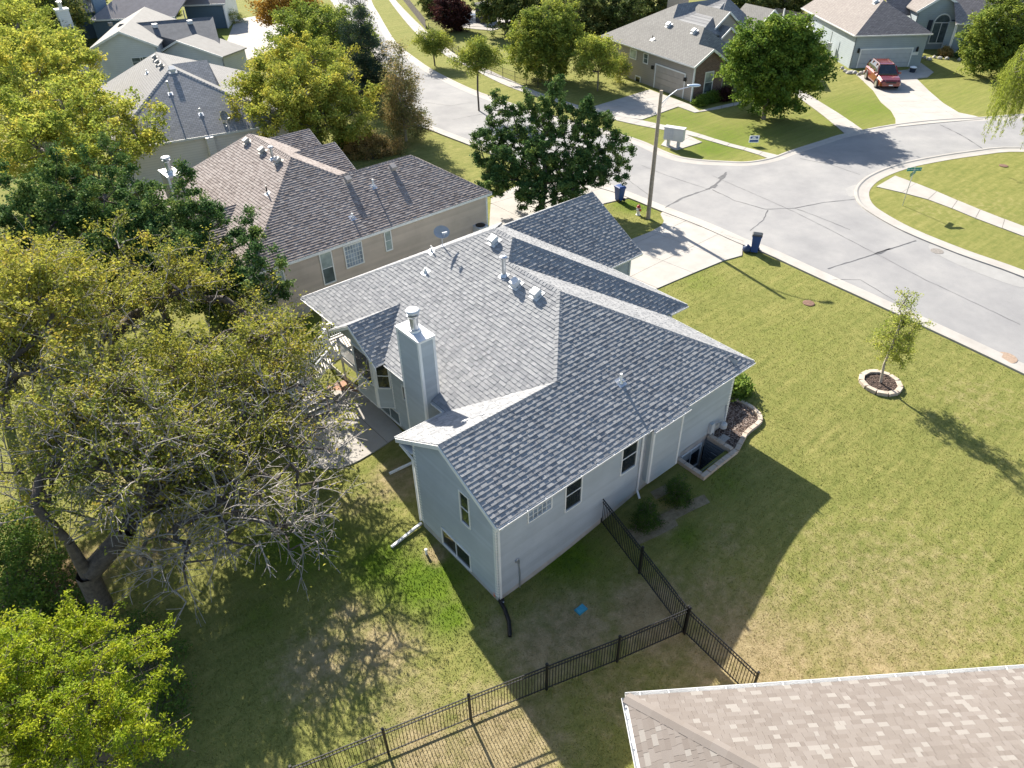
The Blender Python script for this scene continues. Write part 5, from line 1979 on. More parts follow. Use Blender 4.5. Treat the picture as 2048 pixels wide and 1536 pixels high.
# ---- blue-grey house with the red car
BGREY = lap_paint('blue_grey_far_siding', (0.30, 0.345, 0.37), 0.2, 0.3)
hB = thing('house', (80, 32, -4), 'blue-grey house with arched window and brown roof, behind the red car', 'house')
ZB = -0.35
bl, bc, br = atz(1618, 14.8, ZB), atz(1711, 71, ZB), atz(1866, 66.7, ZB)
eB = (br - bc) / np.linalg.norm(br - bc)
iB = np.array([-eB[1], eB[0], 0.0])
L0 = float(iB @ (bl - bc)); bl = bc + iB * L0
ap = atz(1774.4, 8.3, ZB + 2.6)
wB = float(eB @ (br - bc))
apx = bc + eB * wB / 2 + iB * wB / 2; apx[2] = ZB + 0.62 * wB / 2
apb = apx + iB * (L0 - wB / 2)
SHB = course_roof_mat('brown_grey_shingle', ((.20, .175, .165), (.285, .25, .235)), tuple(eB), .2)
SHBL = course_roof_mat('brown_grey_shingle_side', ((.22, .195, .18), (.26, .235, .215)), tuple(iB), .2)
roof_faces(hB, [[bc, br, apx]], SHB); roof_faces(hB, [[bl, bc, apx, apb]], SHBL)
brb = br + iB * L0
roof_faces(hB, [[br, brb, apb, apx]], SHBL)
ngon_wall(hB, [bl + iB * 0 - dz * .05, brb - dz * .05, apb - dz * .1], BGREY)
for x, y in ((bc + eB * .35 + iB * .35, br - eB * .35 + iB * .35), (bc + eB * .35 + iB * .35, bl + eB * .35 - iB * 1.5), (br - eB * .35 + iB * .35, brb - eB * .35), (bl + eB * .35 - iB * 1.5, brb - eB * .35 - iB * 1.5)):
    ngon_wall(hB, [x - dz * .1, y - dz * .1, y * [1, 1, 0] + [0, 0, -4.5], x * [1, 1, 0] + [0, 0, -4.5]], BGREY)
gutter(hB, bc - dz * .02, br - dz * .02, out=-iB, w=.13, h=.13); gutter(hB, bl - dz * .02, bc - dz * .02, out=-eB, w=.13, h=.13)
fp = bc + iB * .35
for pts, nm, mt in (([(1722, 99), (1825, 97)], 'garage_door', paint('light_grey_door', (.46, .47, .48), .55)),):
    a, b = onplane(1723, 100, fp, iB), onplane(1824, 98, fp, iB)
    w = float(eB @ (b - a)); zt = a[2]
    o = np.array([a[0], a[1], float(ground_h(*a[:2])) + .02]); h = zt - o[2]
    gd_ = build(nm, MB().frame_box(o, eB, dz, -iB, (-.14, 0), (0, h), (.01, .08)).frame_box(o, eB, dz, -iB, (w, w + .14), (0, h), (.01, .08)).frame_box(o, eB, dz, -iB, (-.14, w + .14), (h, h + .14), (.01, .08)), WHITE, hB)
    for k in range(4):
        build('door_panel', MB().frame_box(o, eB, dz, -iB, (.02, w - .02), (k * h / 4 + .012, (k + 1) * h / 4 - .012), (.01, .04)), mt, gd_)
for px, py in ((1716.5, 101), (1834, 98)):
    q = onplane(px, py, fp, iB)
    build('wall_lamp', MB().lathe(q - iB * .12 - dz * .25, [(.06, 0), (.12, .1), (.12, .4), (.02, .55)], 8), BLACK, hB)
# front block with the arched window
fe_z = ZB + 0.1
a, b = atz(1834, 23, 0.4), atz(1941, 22, 0.4)
e2 = (b - a) / np.linalg.norm(b - a); n2 = np.array([e2[1], -e2[0], 0.0])
p = onplane(1893, -12, a, n2)
r = -n2 * 9
roof_faces(hB, [[a, p, p + r, a + r], [p, b, b + r, p + r]], SHBL)
w = -n2 * .4
ngon_wall(hB, [a + e2 * .4 + w - dz * .1, p + w - dz * .2, b - e2 * .4 + w - dz * .1, (b - e2 * .4 + w) * [1, 1, 0] + [0, 0, -4.4], (a + e2 * .4 + w) * [1, 1, 0] + [0, 0, -4.4]], BGREY)
for x, y in ((a, p), (p, b)):
    build('rake_board', MB().bar(x - dz * .12 + n2 * .02, y - dz * .12 + n2 * .02, .05, .25), WHITE, hB)
for x in (a + e2 * .4, b - e2 * .4):
    ngon_wall(hB, [x + w - dz * .1, x + r - dz * .1, (x + r) * [1, 1, 0] + [0, 0, -4.4], (x + w) * [1, 1, 0] + [0, 0, -4.4]], BGREY)
wc0, wc1 = onplane(1857, 85, a + w, n2), onplane(1886, 85, a + w, n2)
ww = float(e2 @ (wc1 - wc0))
mb = MB()
arc = [(0, 0), (ww, 0), (ww, 2.2)] + [(ww / 2 + ww / 2 * math.cos(t), 2.2 + ww / 2 * math.sin(t)) for t in np.linspace(0.15, math.pi - .15, 9)] + [(0, 2.2)]
c_ = np.array([ww / 2, 1.6])
out = [tuple(c_ + (np.array(q) - c_) * 1.1) for q in arc]
P3 = lambda q, d: wc0 + e2 * q[0] + dz * q[1] + n2 * d
for k in range(len(arc)):
    m_ = (k + 1) % len(arc)
    mb.poly([P3(arc[k], .06), P3(arc[m_], .06), P3(out[m_], .06), P3(out[k], .06)])
    mb.poly([P3(out[k], .06), P3(out[m_], .06), P3(out[m_], 0), P3(out[k], 0)])
mb.frame_box(wc0, e2, dz, n2, (0, ww), (2.15, 2.25), (.02, .06)).frame_box(wc0, e2, dz, n2, (ww / 2 - .04, ww / 2 + .04), (0, 2.2), (.02, .06))
aw = build('arched_window', mb, WHITE, hB)
build('pane', MB().poly([P3(q, .02) for q in arc]), GLASS_GREY, aw)
NAVY = paint('navy_shutter_paint', (.02, .03, .06), .5)
for s_ in (-.75, ww + .2):
    build('shutter', MB().frame_box(wc0, e2, dz, n2, (s_, s_ + .5), (0, 2.5), (.01, .06)), NAVY, hB)
# lower wing to the right
a2, b2 = atz(1912, 47, ZB), atz(2010, 44, ZB)
roof_faces(hB, [[a2, b2 + e2 * 6, b2 + e2 * 6 - n2 * 6 + dz * 3.4, a2 - n2 * 6 + dz * 3.4 + e2 * 1.0]], SHB)
ngon_wall(hB, [a2 - n2 * 1.6 - dz * .1, b2 + e2 * 6 - n2 * 1.6 - dz * .1, (b2 + e2 * 6 - n2 * 1.6) * [1, 1, 0] + [0, 0, -4.4], (a2 - n2 * 1.6) * [1, 1, 0] + [0, 0, -4.4]], BGREY)
build('porch_post', MB().bar(a2 * [1, 1, 0] + e2 * .3 - n2 * .3 + [0, 0, -4.2], a2 + e2 * .3 - n2 * .3, .22, .22), WHITE, hB)
gutter(hB, a2 - dz * .02, b2 + e2 * 6 - dz * .02, out=n2, w=.13, h=.13)
q = onplane(1939, 86, a2 - n2 * 1.6, n2)
window(hB, q, e2, n2, 1.5, 1.9, 'double', glass=GLASS_GREY, fw=.1)
build('shutter', MB().frame_box(q, e2, dz, n2, (-.75, -.2), (0, 2.0), (.01, .06)), NAVY, hB)
box_vent(hB, 1752, 5, (ZB - .62 * float(eB @ bc), .62 * eB[0], .62 * eB[1]), s=.5, h=.3)
main0 = apb
roof_faces(hB, [[brb - iB * 6, brb - iB * 6 + eB * 14, brb + iB * 1 + eB * 14 + dz * 5, brb + iB * 1 + dz * 5]], SHB)
build('number_plate', MB().frame_box(onplane(1830, 107, fp, iB), eB, dz, -iB, (-.35, .35), (-.15, .15), (.01, .04)), WHITE, hB)
# side deck with white rails
dk = thing('deck', atz(1625, 55, -2.6), 'white railed side deck at the corner of the blue-grey house', 'deck')
q = bl - iB * 1.5 + eB * .3
for z in (-2.6, -1.7):
    build('rail' if z > -2 else 'platform', MB().frame_box(q, iB, -eB, dz, (-2.5, 1.5), (0, .12 if z > -2 else 2.6), (z - q[2], z - q[2] + .1)), WHITE, dk)
for k in range(16):
    build('baluster', MB().frame_box(q, iB, -eB, dz, (-2.5 + k * .26, -2.44 + k * .26), (2.5, 2.56), (-2.5 - q[2], -1.6 - q[2])), WHITE, dk)
build('rail', MB().frame_box(q, iB, -eB, dz, (-2.5, 1.5), (2.48, 2.6), (-1.6 - q[2], -1.5 - q[2])), WHITE, dk)
for k in (-2.5, 1.4):
    build('post', MB().frame_box(q, iB, -eB, dz, (k, k + .12), (2.45, 2.6), (-4.2 - q[2], -.4 - q[2])), WHITE, dk)
# ------------------------------------------------------------------ fences


def iron_fence(name, label, pts, h=1.38, post_at=None, picket=0.105, detail=True, group=None):
    """Black metal fence: posts with caps, three rails and single pickets along a ground path."""
    P = [np.array([p[0], p[1], float(ground_h(p[0], p[1]))]) for p in pts]
    f = thing(name, P[0], label, 'fence', group)
    z = np.array([0, 0, 1.0])
    for i in range(len(P) - 1):
        a, b = P[i], P[i + 1]
        L = np.linalg.norm(b - a)
        n = max(1, round(L / 2.4))
        for k in range(n):
            p, q = a + (b - a) * k / n, a + (b - a) * (k + 1) / n
            p[2], q[2] = float(ground_h(*p[:2])), float(ground_h(*q[:2]))
            if k == 0 and i == 0 or k > 0 or i > 0:
                post = build('post', MB().box(p[0] - .035, p[0] + .035, p[1] - .035, p[1] + .035, p[2] - .1, p[2] + h + .08), BLACK, f)
                build('post_cap', MB().box(p[0] - .045, p[0] + .045, p[1] - .045, p[1] + .045, p[2] + h + .08, p[2] + h + .1).lathe(p + z * (h + .1), [(.04, 0), (.045, .03), (.01, .06)], 8), BLACK, post)
            for zz in (.12, h - .2, h - .03):
                build('rail', MB().bar(p + z * zz, q + z * zz, .03, .035), BLACK, f)
            m = max(2, round(np.linalg.norm(q - p) / picket))
            for j in range(1, m):
                c = p + (q - p) * j / m
                d = (q - p) / np.linalg.norm(q - p)
                build('picket', MB().bar(c + z * .06, c + z * (h + (.0 if j % 2 else .0)), .018, .018, up=d), BLACK, f)
    p = P[-1]
    build('post', MB().box(p[0] - .035, p[0] + .035, p[1] - .035, p[1] + .035, p[2] - .1, p[2] + h + .1), BLACK, f)
    return f


iron_fence('iron_fence', 'black metal fence running from the grey house wall out to the fence corner', gp((1201, 1044), (1367, 1265)))
iron_fence('iron_fence', 'black metal fence from the corner post across the shaded back lawn', gp((1367, 1265), (942, 1440), (600, 1580)))
iron_fence('iron_fence', 'short black metal fence run from the corner post to the beige roofed house', gp((1369, 1268), (1500, 1395)))


def wire_fence(label, pts, h=1.1, step=2.2):
    P = [np.array([p[0], p[1], float(ground_h(p[0], p[1]))]) for p in pts]
    f = thing('wire_fence', P[0], label, 'fence')
    z = np.array([0, 0, 1.0])
    for i in range(len(P) - 1):
        n = max(1, round(np.linalg.norm(P[i + 1] - P[i]) / step))
        for k in range(n):
            p, q = P[i] + (P[i + 1] - P[i]) * k / n, P[i] + (P[i + 1] - P[i]) * (k + 1) / n
            build('post', MB().tube([p - z * .1, p + z * (h + .1)], .035, 6), BLACK, f)
            for zz in (.15, h * .55, h):
                build('rail', MB().bar(p + z * zz, q + z * zz, .02, .025), BLACK, f)
            m = 14
            mb = MB()
            for j in range(1, m):
                c = p + (q - p) * j / m
                mb.bar(c + z * .1, c + z * h, .012, .012)
            o = build('wire_infill', mb, BLACK, f); o['kind'] = 'stuff'
    return f


wire_fence('thin dark wire fence along the sidewalk beside the tree lawn', gp((858, 68), (905, 104), (960, 140), (1030, 165), (1100, 186)))
wire_fence('thin dark fence across the far garden behind the purple tree', gp((858, 64), (940, 62), (1010, 66), (1100, 60)))


def board_fence(label, a, b, h=1.7, w=0.16, mat=None):
    a, b = [np.array([*p[:2], float(ground_h(p[0], p[1]))]) for p in (a, b)]
    f = thing('board_fence', a, label, 'fence')
    L = np.linalg.norm(b - a); e = (b - a) / L; n = np.array([e[1], -e[0], 0])
    k = 0.0
    while k < L:
        t = random.uniform(0, 1); hh = h + random.uniform(-.05, .05)
        build('board', MB().frame_box(a, e, n, (0, 0, 1), (k, k + w - .015), (0, .025), (0, hh), t), mat, f)
        k += w
    for z in (.3, h - .3):
        build('rail', MB().frame_box(a, e, n, (0, 0, 1), (0, L), (-.06, 0), (z, z + .09)), mat, f)
    return f


WOOD_GREY = paint('weathered_fence_wood', (0.27, 0.235, 0.20), 0.9, 0.25, 6)
board_fence('weathered board fence behind the taupe house and the round green tree', gpt(1545, 42), gpt(1640, 62), mat=WOOD_GREY)
board_fence('weathered board fence end between the white deck and the utility meter', gpt(1622, 78), gpt(1655, 108), mat=WOOD_GREY)
board_fence('dark board fence along the sidewalk at the far end of the street', gpt(800, -8), gpt(852, 58), h=1.3, mat=paint('dark_fence_wood', (.10, .085, .07), .9, .2, 5))
# ------------------------------------------------------------------ window well, planting bed, meter
STONE = ground_surface('beige_edging_block', [(0.3, (0.34, 0.28, 0.22)), (0.7, (0.50, 0.43, 0.36))], (3.0, 26.0), b=0.4)
MULCH = ground_surface('bark_mulch', [(0.3, (0.035, 0.022, 0.017)), (0.55, (0.10, 0.07, 0.055)), (0.75, (0.24, 0.19, 0.16))], (16.0, 45.0), b=0.9, bd=0.05)
well = thing('window_well', (10.8, -.5, -4), 'sunken dark window well framed by stone blocks beside the bump-out wall', 'window well')
u0, u1, v0, v1 = WELL
zt = -3.22
WELLM = paint('dark_corrugated_steel', (0.16, 0.18, 0.20), 0.5, 0.1, 3, metallic=0.3)
mb = MB()
mb.box(u0, u1, v0, v0 + .02, -4.9, zt).box(u0, u0 + .02, v0 + .02, v1, -4.9, zt).box(u1 - .02, u1, v0 + .02, v1, -4.9, zt).box(u0, u1, v0, v1 + .3, -4.95, -4.9)
build('liner', mb, WELLM, well)
for k in range(11):
    z = -4.8 + k * 0.15
    build('corrugation', MB().tube([(u0 + .03, v1 - .02, z), (u0 + .03, v0 + .03, z), (u1 - .03, v0 + .03, z), (u1 - .03, v1 - .02, z)], .03, 6), WELLM, well)
build('basement_wall', MB().box(u0, u1, .03, .06, -4.9, -2.95), FOUND, well)
window(well, (u0 + .25, .02, -4.5), eu, nv, 1.25, 1.15, 'slider', fw=.06)
for k in range(4):
    build('rung', MB().tube([(u1 - .1, -.75, -4.7 + k * .35), (u1 - .1, -.45, -4.7 + k * .35)], .015, 6), GALV, well)


def block_row(parent, path, w=.22, h=.16, step=.42, name='edging_block', off=0.0):
    P = [np.asarray(p, float)[:2] for p in path]
    d = np.concatenate([[0], np.cumsum([np.linalg.norm(P[i + 1] - P[i]) for i in range(len(P) - 1)])])
    n = max(1, round(d[-1] / step))
    S = [np.array([np.interp(t, d, [p[0] for p in P]), np.interp(t, d, [p[1] for p in P])]) for t in np.linspace(0, d[-1], n + 1)]
    for i in range(n):
        a, b = S[i], S[i + 1]
        e = (b - a) / np.linalg.norm(b - a); s = np.array([-e[1], e[0]]) * w / 2
        a, b = a + e * .008, b - e * .008
        z = max(float(ground_h(*a)), float(ground_h(*b))) + off
        q = [a - s, b - s, b + s, a + s]
        c = (a + b) / 2
        top = [p + (c - p) * .07 for p in q]
        lift = random.uniform(-.008, .008)
        mb = MB().prism(q, z - .12, z + h * .85 + lift, random.uniform(0, 1))
        mb.loft([[(*p, z + h * .85 + lift) for p in q], [(*p, z + h + lift) for p in top]], True, random.uniform(0, 1))
        build(name, mb, STONE, parent)


block_row(well, [(u0 - .14, -.02), (u0 - .14, v0 - .12)]); block_row(well, [(u0 - .25, v0 - .25), (u1 + .25, v0 - .25)]); block_row(well, [(u1 + .14, -.05), (u1 + .14, v0 - .12)])
bed = thing('planting_bed', (13, -.6, -3.3), 'bark mulch bed with a curved stone edge round the grey house corner', 'planting bed')
bp = smooth_path([p for p in gp((1461, 798), (1480, 805), (1499, 816), (1515, 828), (1521, 842), (1513, 852), (1492, 867))], 4) + [np.array([u1 + .27, v0 - .25])]
build('mulch', drape('mulch', [(13.05, 1.1), *[tuple(p) for p in bp], (u1 + .25, -.03), (13.05, -.03)], .05, MULCH, .5, mb=MB()), MULCH, bed)
block_row(bed, bp, .2, .15)
bits = MB()
rnd = random.Random(5)
hull = [(13.2, 1.0), *[tuple(p) for p in bp], (u1 + .4, -.1), (13.2, -.1)]
bx = [p[0] for p in hull]; by = [p[1] for p in hull]


def inside(p, poly):
    c = False
    for i in range(len(poly)):
        a, b = poly[i], poly[i - 1]
        if (a[1] > p[1]) != (b[1] > p[1]) and p[0] < (b[0] - a[0]) * (p[1] - a[1]) / (b[1] - a[1]) + a[0]:
            c = not c
    return c


for _ in range(2600):
    p = (rnd.uniform(min(bx), max(bx)), rnd.uniform(min(by), max(by)))
    if inside(p, hull):
        a = rnd.uniform(0, 6.28); L = rnd.uniform(.03, .08)
        bits.frame_box((p[0], p[1], float(ground_h(*p)) + .055), (math.cos(a), math.sin(a), rnd.uniform(-.4, .4)), (-math.sin(a), math.cos(a), 0), (0, 0, 1), (-L, L), (-.015, .015), (0, .015), rnd.random())
CHIP, cnt, cbs = mat_base('bark_chip')
cnt.links.new(ramp(cnt, attr(cnt, 'tone'), [(0, (.03, .02, .016)), (.5, (.13, .085, .065)), (1, (.36, .30, .26))]), cbs.inputs['Base Color']); cbs.inputs['Roughness'].default_value = .9
o = build('bark_chips', bits, CHIP, bed); o['kind'] = 'stuff'
met = thing('gas_meter', (12.3, -.25, -3.2), 'grey gas meter and pipes on the house wall above the mulch bed', 'gas meter')
build('meter_body', MB().lathe((12.45, -.3, -2.82), [(.1, 0), (.16, .04), (.16, .24), (.09, .3)], 14).box(12.3, 12.6, -.38, -.2, -2.72, -2.6), paint('meter_grey', (.42, .44, .46), .5), met)
build('pipe', MB().tube([(12.05, -.15, -3.3), (12.05, -.15, -2.45), (12.35, -.2, -2.4), (12.38, -.28, -2.55)], .028, 8).tube([(12.55, -.28, -2.55), (12.6, -.2, -2.35), (12.8, -.1, -2.3), (12.8, -.05, -1.9)], .028, 8), paint('pipe_grey', (.38, .40, .42), .5), met)
build('pad', MB().box(11.95, 12.45, -.75, -.4, -3.3, -3.1), CONCRETE, met)
build('utility_box', MB().box(11.75, 11.98, -.18, -.03, -2.9, -2.35), paint('box_grey', (.5, .52, .53), .5), met)

# ------------------------------------------------------------------ small things on the lawns
p0 = np.array([-.05, -.12]); zz = lambda p, o=0: np.array([p[0], p[1], float(ground_h(p[0], p[1])) + o])
pth = [zz(p[:2], .07) for p in (gpt(1000, 1203), gpt(1010, 1222), gpt(1018, 1245), gpt(1020, 1275))]
pth = [np.array([.1, -.15, -4.05])] + pth
mb = MB().tube([p for p in pth], .065, 12)
tot = [pth[i] + (pth[i + 1] - pth[i]) * t for i in range(len(pth) - 1) for t in np.linspace(0, .95, 12)]
for i in range(0, len(tot) - 1):
    mb.tube([tot[i], tot[i] + (tot[i + 1] - tot[i]) * .5], .075, 12)
o = build('drain_hose', mb, BLACK)
tag(o, 'black corrugated drain hose lying on the lawn from the house corner', 'hose')
c = gpt(1162, 1220)
a0 = gpt(1154, 1213); e_ = gpt(1170, 1227) - a0
lid = MB()
s_ = .15
lid.box(c[0] - .2, c[0] + .2, c[1] - .14, c[1] + .14, c[2] - .02, c[2] + .05).box(c[0] - .17, c[0] + .17, c[1] - .11, c[1] + .11, c[2] + .05, c[2] + .065)
lo = build('lid', lid, paint('turquoise_plastic', (.04, .28, .40), .5, .15, 8))
tag(lo, 'turquoise plastic lid lying flat in the shaded grass', 'lid')
c = gpt(853, 1108)
tag(build('clean_out_pipe', MB().tube([c - (0, 0, .1), c + (0, 0, .22)], .05, 12).lathe(c + (0, 0, .22), [(.062, 0), (.062, .05), (.02, .07)], 12), PVC), 'short white capped pipe standing in the lawn by the gable wall', 'pipe')
for (px, py), lb in (((1617, 607), 'round rusty cover in the front lawn between kerb and sapling'), ((2007, 332), 'round dark cover in the lawn inside the street bend')):
    c = gpt(px, py)
    tag(build('valve_cover', MB().lathe((c[0], c[1], c[2] + .01), [(.32, 0), (.32, .03), (.26, .045), (.02, .045)], 20), paint('rusty_cover', (.16, .09, .06), .8, .2, 8)), lb, 'cover')
for (px, py), r, lb in (((1874, 503), .38, 'round iron cover in the asphalt near the far kerb'), ((2012, 716), .5, 'rusty oval drain cover set in the near kerb')):
    c = gpt(px, py)
    tag(build('manhole_cover', MB().lathe((c[0], c[1], c[2] + .022), [(r, 0), (r, .012), (r * .8, .014), (.02, .014)], 24), paint('iron_cover', (.22, .20, .18) if r < .4 else (.30, .22, .16), .8, .15, 10)), lb, 'cover')


def wheelie_bin(px, label, lean=0.0, yaw=0.4, h=1.08, lidm=None):
    """Rolling bin: tapered body, lid with handle bar, two wheels."""
    c = gpt(*px)
    t = thing('trash_bin', (0, 0, 0), label, 'trash bin')
    ring = lambda w, d, z, y=0: [(-w, -d + y, z), (w, -d + y, z), (w, d + y, z), (-w, d + y, z)]
    body = MB().loft([ring(.21, .22, .06), ring(.22, .24, .3), ring(.27, .31, h - .12), ring(.30, .34, h - .11), ring(.30, .34, h - .04)])
    build('body', body, BLUEBIN, t, world=False)
    build('lid', MB().loft([ring(.31, .36, h - .035), ring(.31, .36, h), ring(.24, .26, h + .06)]), lidm or BLUEBIN, t, world=False)
    build('handle', MB().tube([(-.24, .36, h - .08), (-.24, .43, h - .06), (.24, .43, h - .06), (.24, .36, h - .08)], .016, 8), BLUEBIN, t, world=False)
    for s in (-1, 1):
        build('wheel', MB().tube([(s * .2, .27, .12), (s * .29, .27, .12)], .12, 16), BLACK, t, world=False)
    t.location = c + (0, 0, .03)
    t.rotation_euler = (lean, 0, yaw)
    return t


BLUEBIN = paint('royal_blue_plastic', (0.02, 0.06, 0.21), 0.5, 0.1, 3)
wheelie_bin((1508, 505), 'blue trash bin with black lid tilting at the driveway edge', -.12, rad(-60), 1.16, paint('black_plastic', (.02, .022, .025), .4))
wheelie_bin((1238, 402), 'upright blue trash bin on the grass island beyond the garage', 0, rad(170), 1.1)
c = gpt(1493, 503)
mb = MB().loft([[c + np.array([math.cos(a) * r * rnd.uniform(.85, 1.15), math.sin(a) * r * rnd.uniform(.85, 1.15), z]) for a in np.linspace(0, 6.28, 10, endpoint=False)] for r, z in ((.2, .02), (.3, .12), (.26, .3), (.12, .42), (.04, .5))])
tag(build('trash_bag', mb, paint('blue_black_bag', (.03, .05, .10), .35), smooth=True), 'dark knotted trash bag leaning against the tilted blue bin', 'bag')

hyd = thing('fire_hydrant', gpt(1276, 430), 'white fire hydrant with red bonnet beside the wooden street light pole', 'fire hydrant')
c = gpt(1276, 430)
HW, HR = paint('hydrant_white', (.7, .68, .62), .5), paint('hydrant_red', (.45, .05, .04), .5)
build('barrel', MB().lathe(c, [(.17, 0), (.17, .05), (.12, .06), (.115, .5), (.15, .51), (.15, .55), (.11, .56)], 16), HW, hyd)
build('bonnet', MB().lathe(c + (0, 0, .56), [(.14, 0), (.135, .08), (.09, .16), (.03, .2), (.03, .25), (.005, .25)], 16), HR, hyd)
for d in ((1, 0), (-1, 0), (0, -1)):
    d = np.array([*d, 0.0])
    build('nozzle', MB().tube([c + d * .1 + (0, 0, .42), c + d * .19 + (0, 0, .42)], .055 if d[1] == 0 else .075, 12).tube([c + d * .19 + (0, 0, .42), c + d * .21 + (0, 0, .42)], .07 if d[1] == 0 else .09, 6), HR if d[1] else HW, hyd)

pb = gpt(1296, 437)
pole = thing('street_light', pb, 'tall wooden street light pole with a metal arm at the driveway corner', 'street light')
POLEW = bark_mat('weathered_pole_wood', (.26, .20, .14), (.42, .34, .26))
best = min(np.arange(6, 11, .02), key=lambda h_: abs(project(pb + (0, 0, h_))[0][1] - 181))
build('pole', MB().tube([pb - (0, 0, .3), pb + (0, 0, best * .5), pb + (0, 0, best)], [.16, .135, .105], 14), POLEW, pole)
lt = onplane(1386, 171, pb, CF * [1, 1, 0])
s0 = pb + np.array([0, 0, best - .9])
l1 = pb + (lt - pb) * [.5, .5, 0] + (0, 0, lt[2] - pb[2] - .35)
build('arm', MB().tube([s0, s0 + (l1 - s0) * .5 + (0, 0, .12), l1 + (0, 0, .1), lt - (lt - l1) * .2], .032, 8).tube([s0 - (0, 0, .35), s0 + (l1 - s0) * .6 + (0, 0, .1)], .015, 6), GALV, pole)
dl = (lt - l1) * [1, 1, 0]; dl /= np.linalg.norm(dl); sl = np.array([-dl[1], dl[0], 0])
R_ = lambda w, z, x: [lt + dl * x + sl * (w * math.cos(a)) + np.array([0, 0, z * math.sin(a)]) for a in np.linspace(0, 6.28, 12, endpoint=False)]
build('lamp_head', MB().loft([R_(.05, .05, -.35), R_(.11, .07, -.2), R_(.17, .09, .1), R_(.16, .07, .35), R_(.05, .03, .48)]), paint('lamp_head_metal', (.50, .58, .66), .35, metallic=.4), pole, smooth=True)

mbx = thing('mailbox_cluster', gpt(1346, 294), 'pale grey community mailbox unit on two pedestals by the street', 'mailbox')
MBM = paint('mailbox_grey', (.52, .52, .50), .45, .05)
c = gpt(1346, 294)
mu = gpt(1375, 292) - gpt(1325, 284); mu = mu * [1, 1, 0]; mu /= np.linalg.norm(mu)
mn = np.array([mu[1], -mu[0], 0])
build('cabinet', MB().frame_box(c, mu, mn, (0, 0, 1), (-.85, .85), (-.3, .3), (.62, 1.62)).frame_box(c, mu, mn, (0, 0, 1), (-.9, .9), (-.34, .34), (1.62, 1.7)), MBM, mbx)
for k in (-.45, .45):
    build('pedestal', MB().frame_box(c, mu, mn, (0, 0, 1), (k - .12, k + .12), (-.14, .14), (0, .62)), MBM, mbx)
for i in range(4):
    for j in range(4):
        build('mailbox_door', MB().frame_box(c, mu, mn, (0, 0, 1), (-.82 + i * .21, -.82 + i * .21 + .19), (.3, .312), (.67 + j * .235, .67 + j * .235 + .21)), paint('door_grey', (.47, .48, .49), .4) if (i, j) == (0, 0) else bpy.data.materials['door_grey'], mbx)
build('parcel_door', MB().frame_box(c, mu, mn, (0, 0, 1), (.04, .82), (.3, .315), (.67, 1.58)), MBM, mbx)

# street name sign
sb = gpt(1805, 411)
sg = thing('street_sign', sb, 'green street name sign with crossed blades on a thin post', 'street sign')
GREEN = paint('sign_green', (.01, .22, .17), .4)
build('post', MB().tube([sb - (0, 0, .2), sb + (0, 0, 2.85)], .028, 8), GALV, sg)


def text_mesh(parent, txt, o, ex, ey, size, mat, name='lettering'):
    cu = bpy.data.curves.new(name, 'FONT')
    cu.body = txt; cu.size = size; cu.align_x = 'CENTER'; cu.align_y = 'CENTER'; cu.resolution_u = 2
    ob = bpy.data.objects.new(name, cu); COL.objects.link(ob)
    dg = bpy.context.evaluated_depsgraph_get()
    me = bpy.data.meshes.new_from_object(ob.evaluated_get(dg))
    bpy.data.objects.remove(ob)
    ex, ey = np.asarray(ex, float), np.asarray(ey, float); nz = np.cross(ex, ey)
    mt = Matrix(((ex[0], ey[0], nz[0], o[0]), (ex[1], ey[1], nz[1], o[1]), (ex[2], ey[2], nz[2], o[2]), (0, 0, 0, 1)))
    me.transform(mt)
    me.materials.clear()
    return link_mesh(name, me, mat, parent)


SIGNW = paint('sign_white', (.85, .85, .85), .4)
for z, az, txt in ((2.62, rad(-38), 'W Westport St'), (2.34, rad(5), 'N Westport Ct')):
    ex = np.array([math.cos(az), math.sin(az), 0]); ey = np.array([0, 0, 1.0]); nz = np.cross(ex, ey)
    q = sb + (0, 0, z)
    bl_ = build('blade', MB().frame_box(q, ex, ey, nz, (-.5, .5), (-.12, .12), (-.012, .012)), GREEN, sg)
    for s in (1, -1):
        text_mesh(bl_, txt, q + nz * .016 * s, ex * s, ey, .15, SIGNW)
yb = gpt(1506, 291)
ys = thing('yard_sign', yb, 'small white and blue yard sign on the lawn near the street', 'yard sign')
ex = CR * [1, 1, 0]; ex /= np.linalg.norm(ex); ez = np.array([0, 0, 1.0]); nz = np.cross(ex, ez)
build('panel', MB().frame_box(yb, ex, ez, nz, (-.42, .42), (.25, .85), (-.01, .01)), SIGNW, ys)
NB = paint('sign_blue', (.02, .07, .25), .5)
build('blue_band', MB().frame_box(yb, ex, ez, nz, (-.36, .36), (.32, .48), (.011, .014)), NB, ys)
build('house_mark', MB().frame_box(yb, ex, ez, nz, (-.34, .3), (.6, .78), (.011, .014)), NB, ys)
build('white_mark', MB().poly([yb + ex * x + ez * y + nz * .016 for x, y in ((-.2, .62), (.15, .62), (.15, .68), (-.03, .75), (-.2, .68))]), SIGNW, ys)
build('wire_stake', MB().tube([yb + ex * .25 - (0, 0, .1), yb + ex * .25 + (0, 0, .3)], .01, 6).tube([yb - ex * .25 - (0, 0, .1), yb - ex * .25 + (0, 0, .3)], .01, 6), GALV, ys)

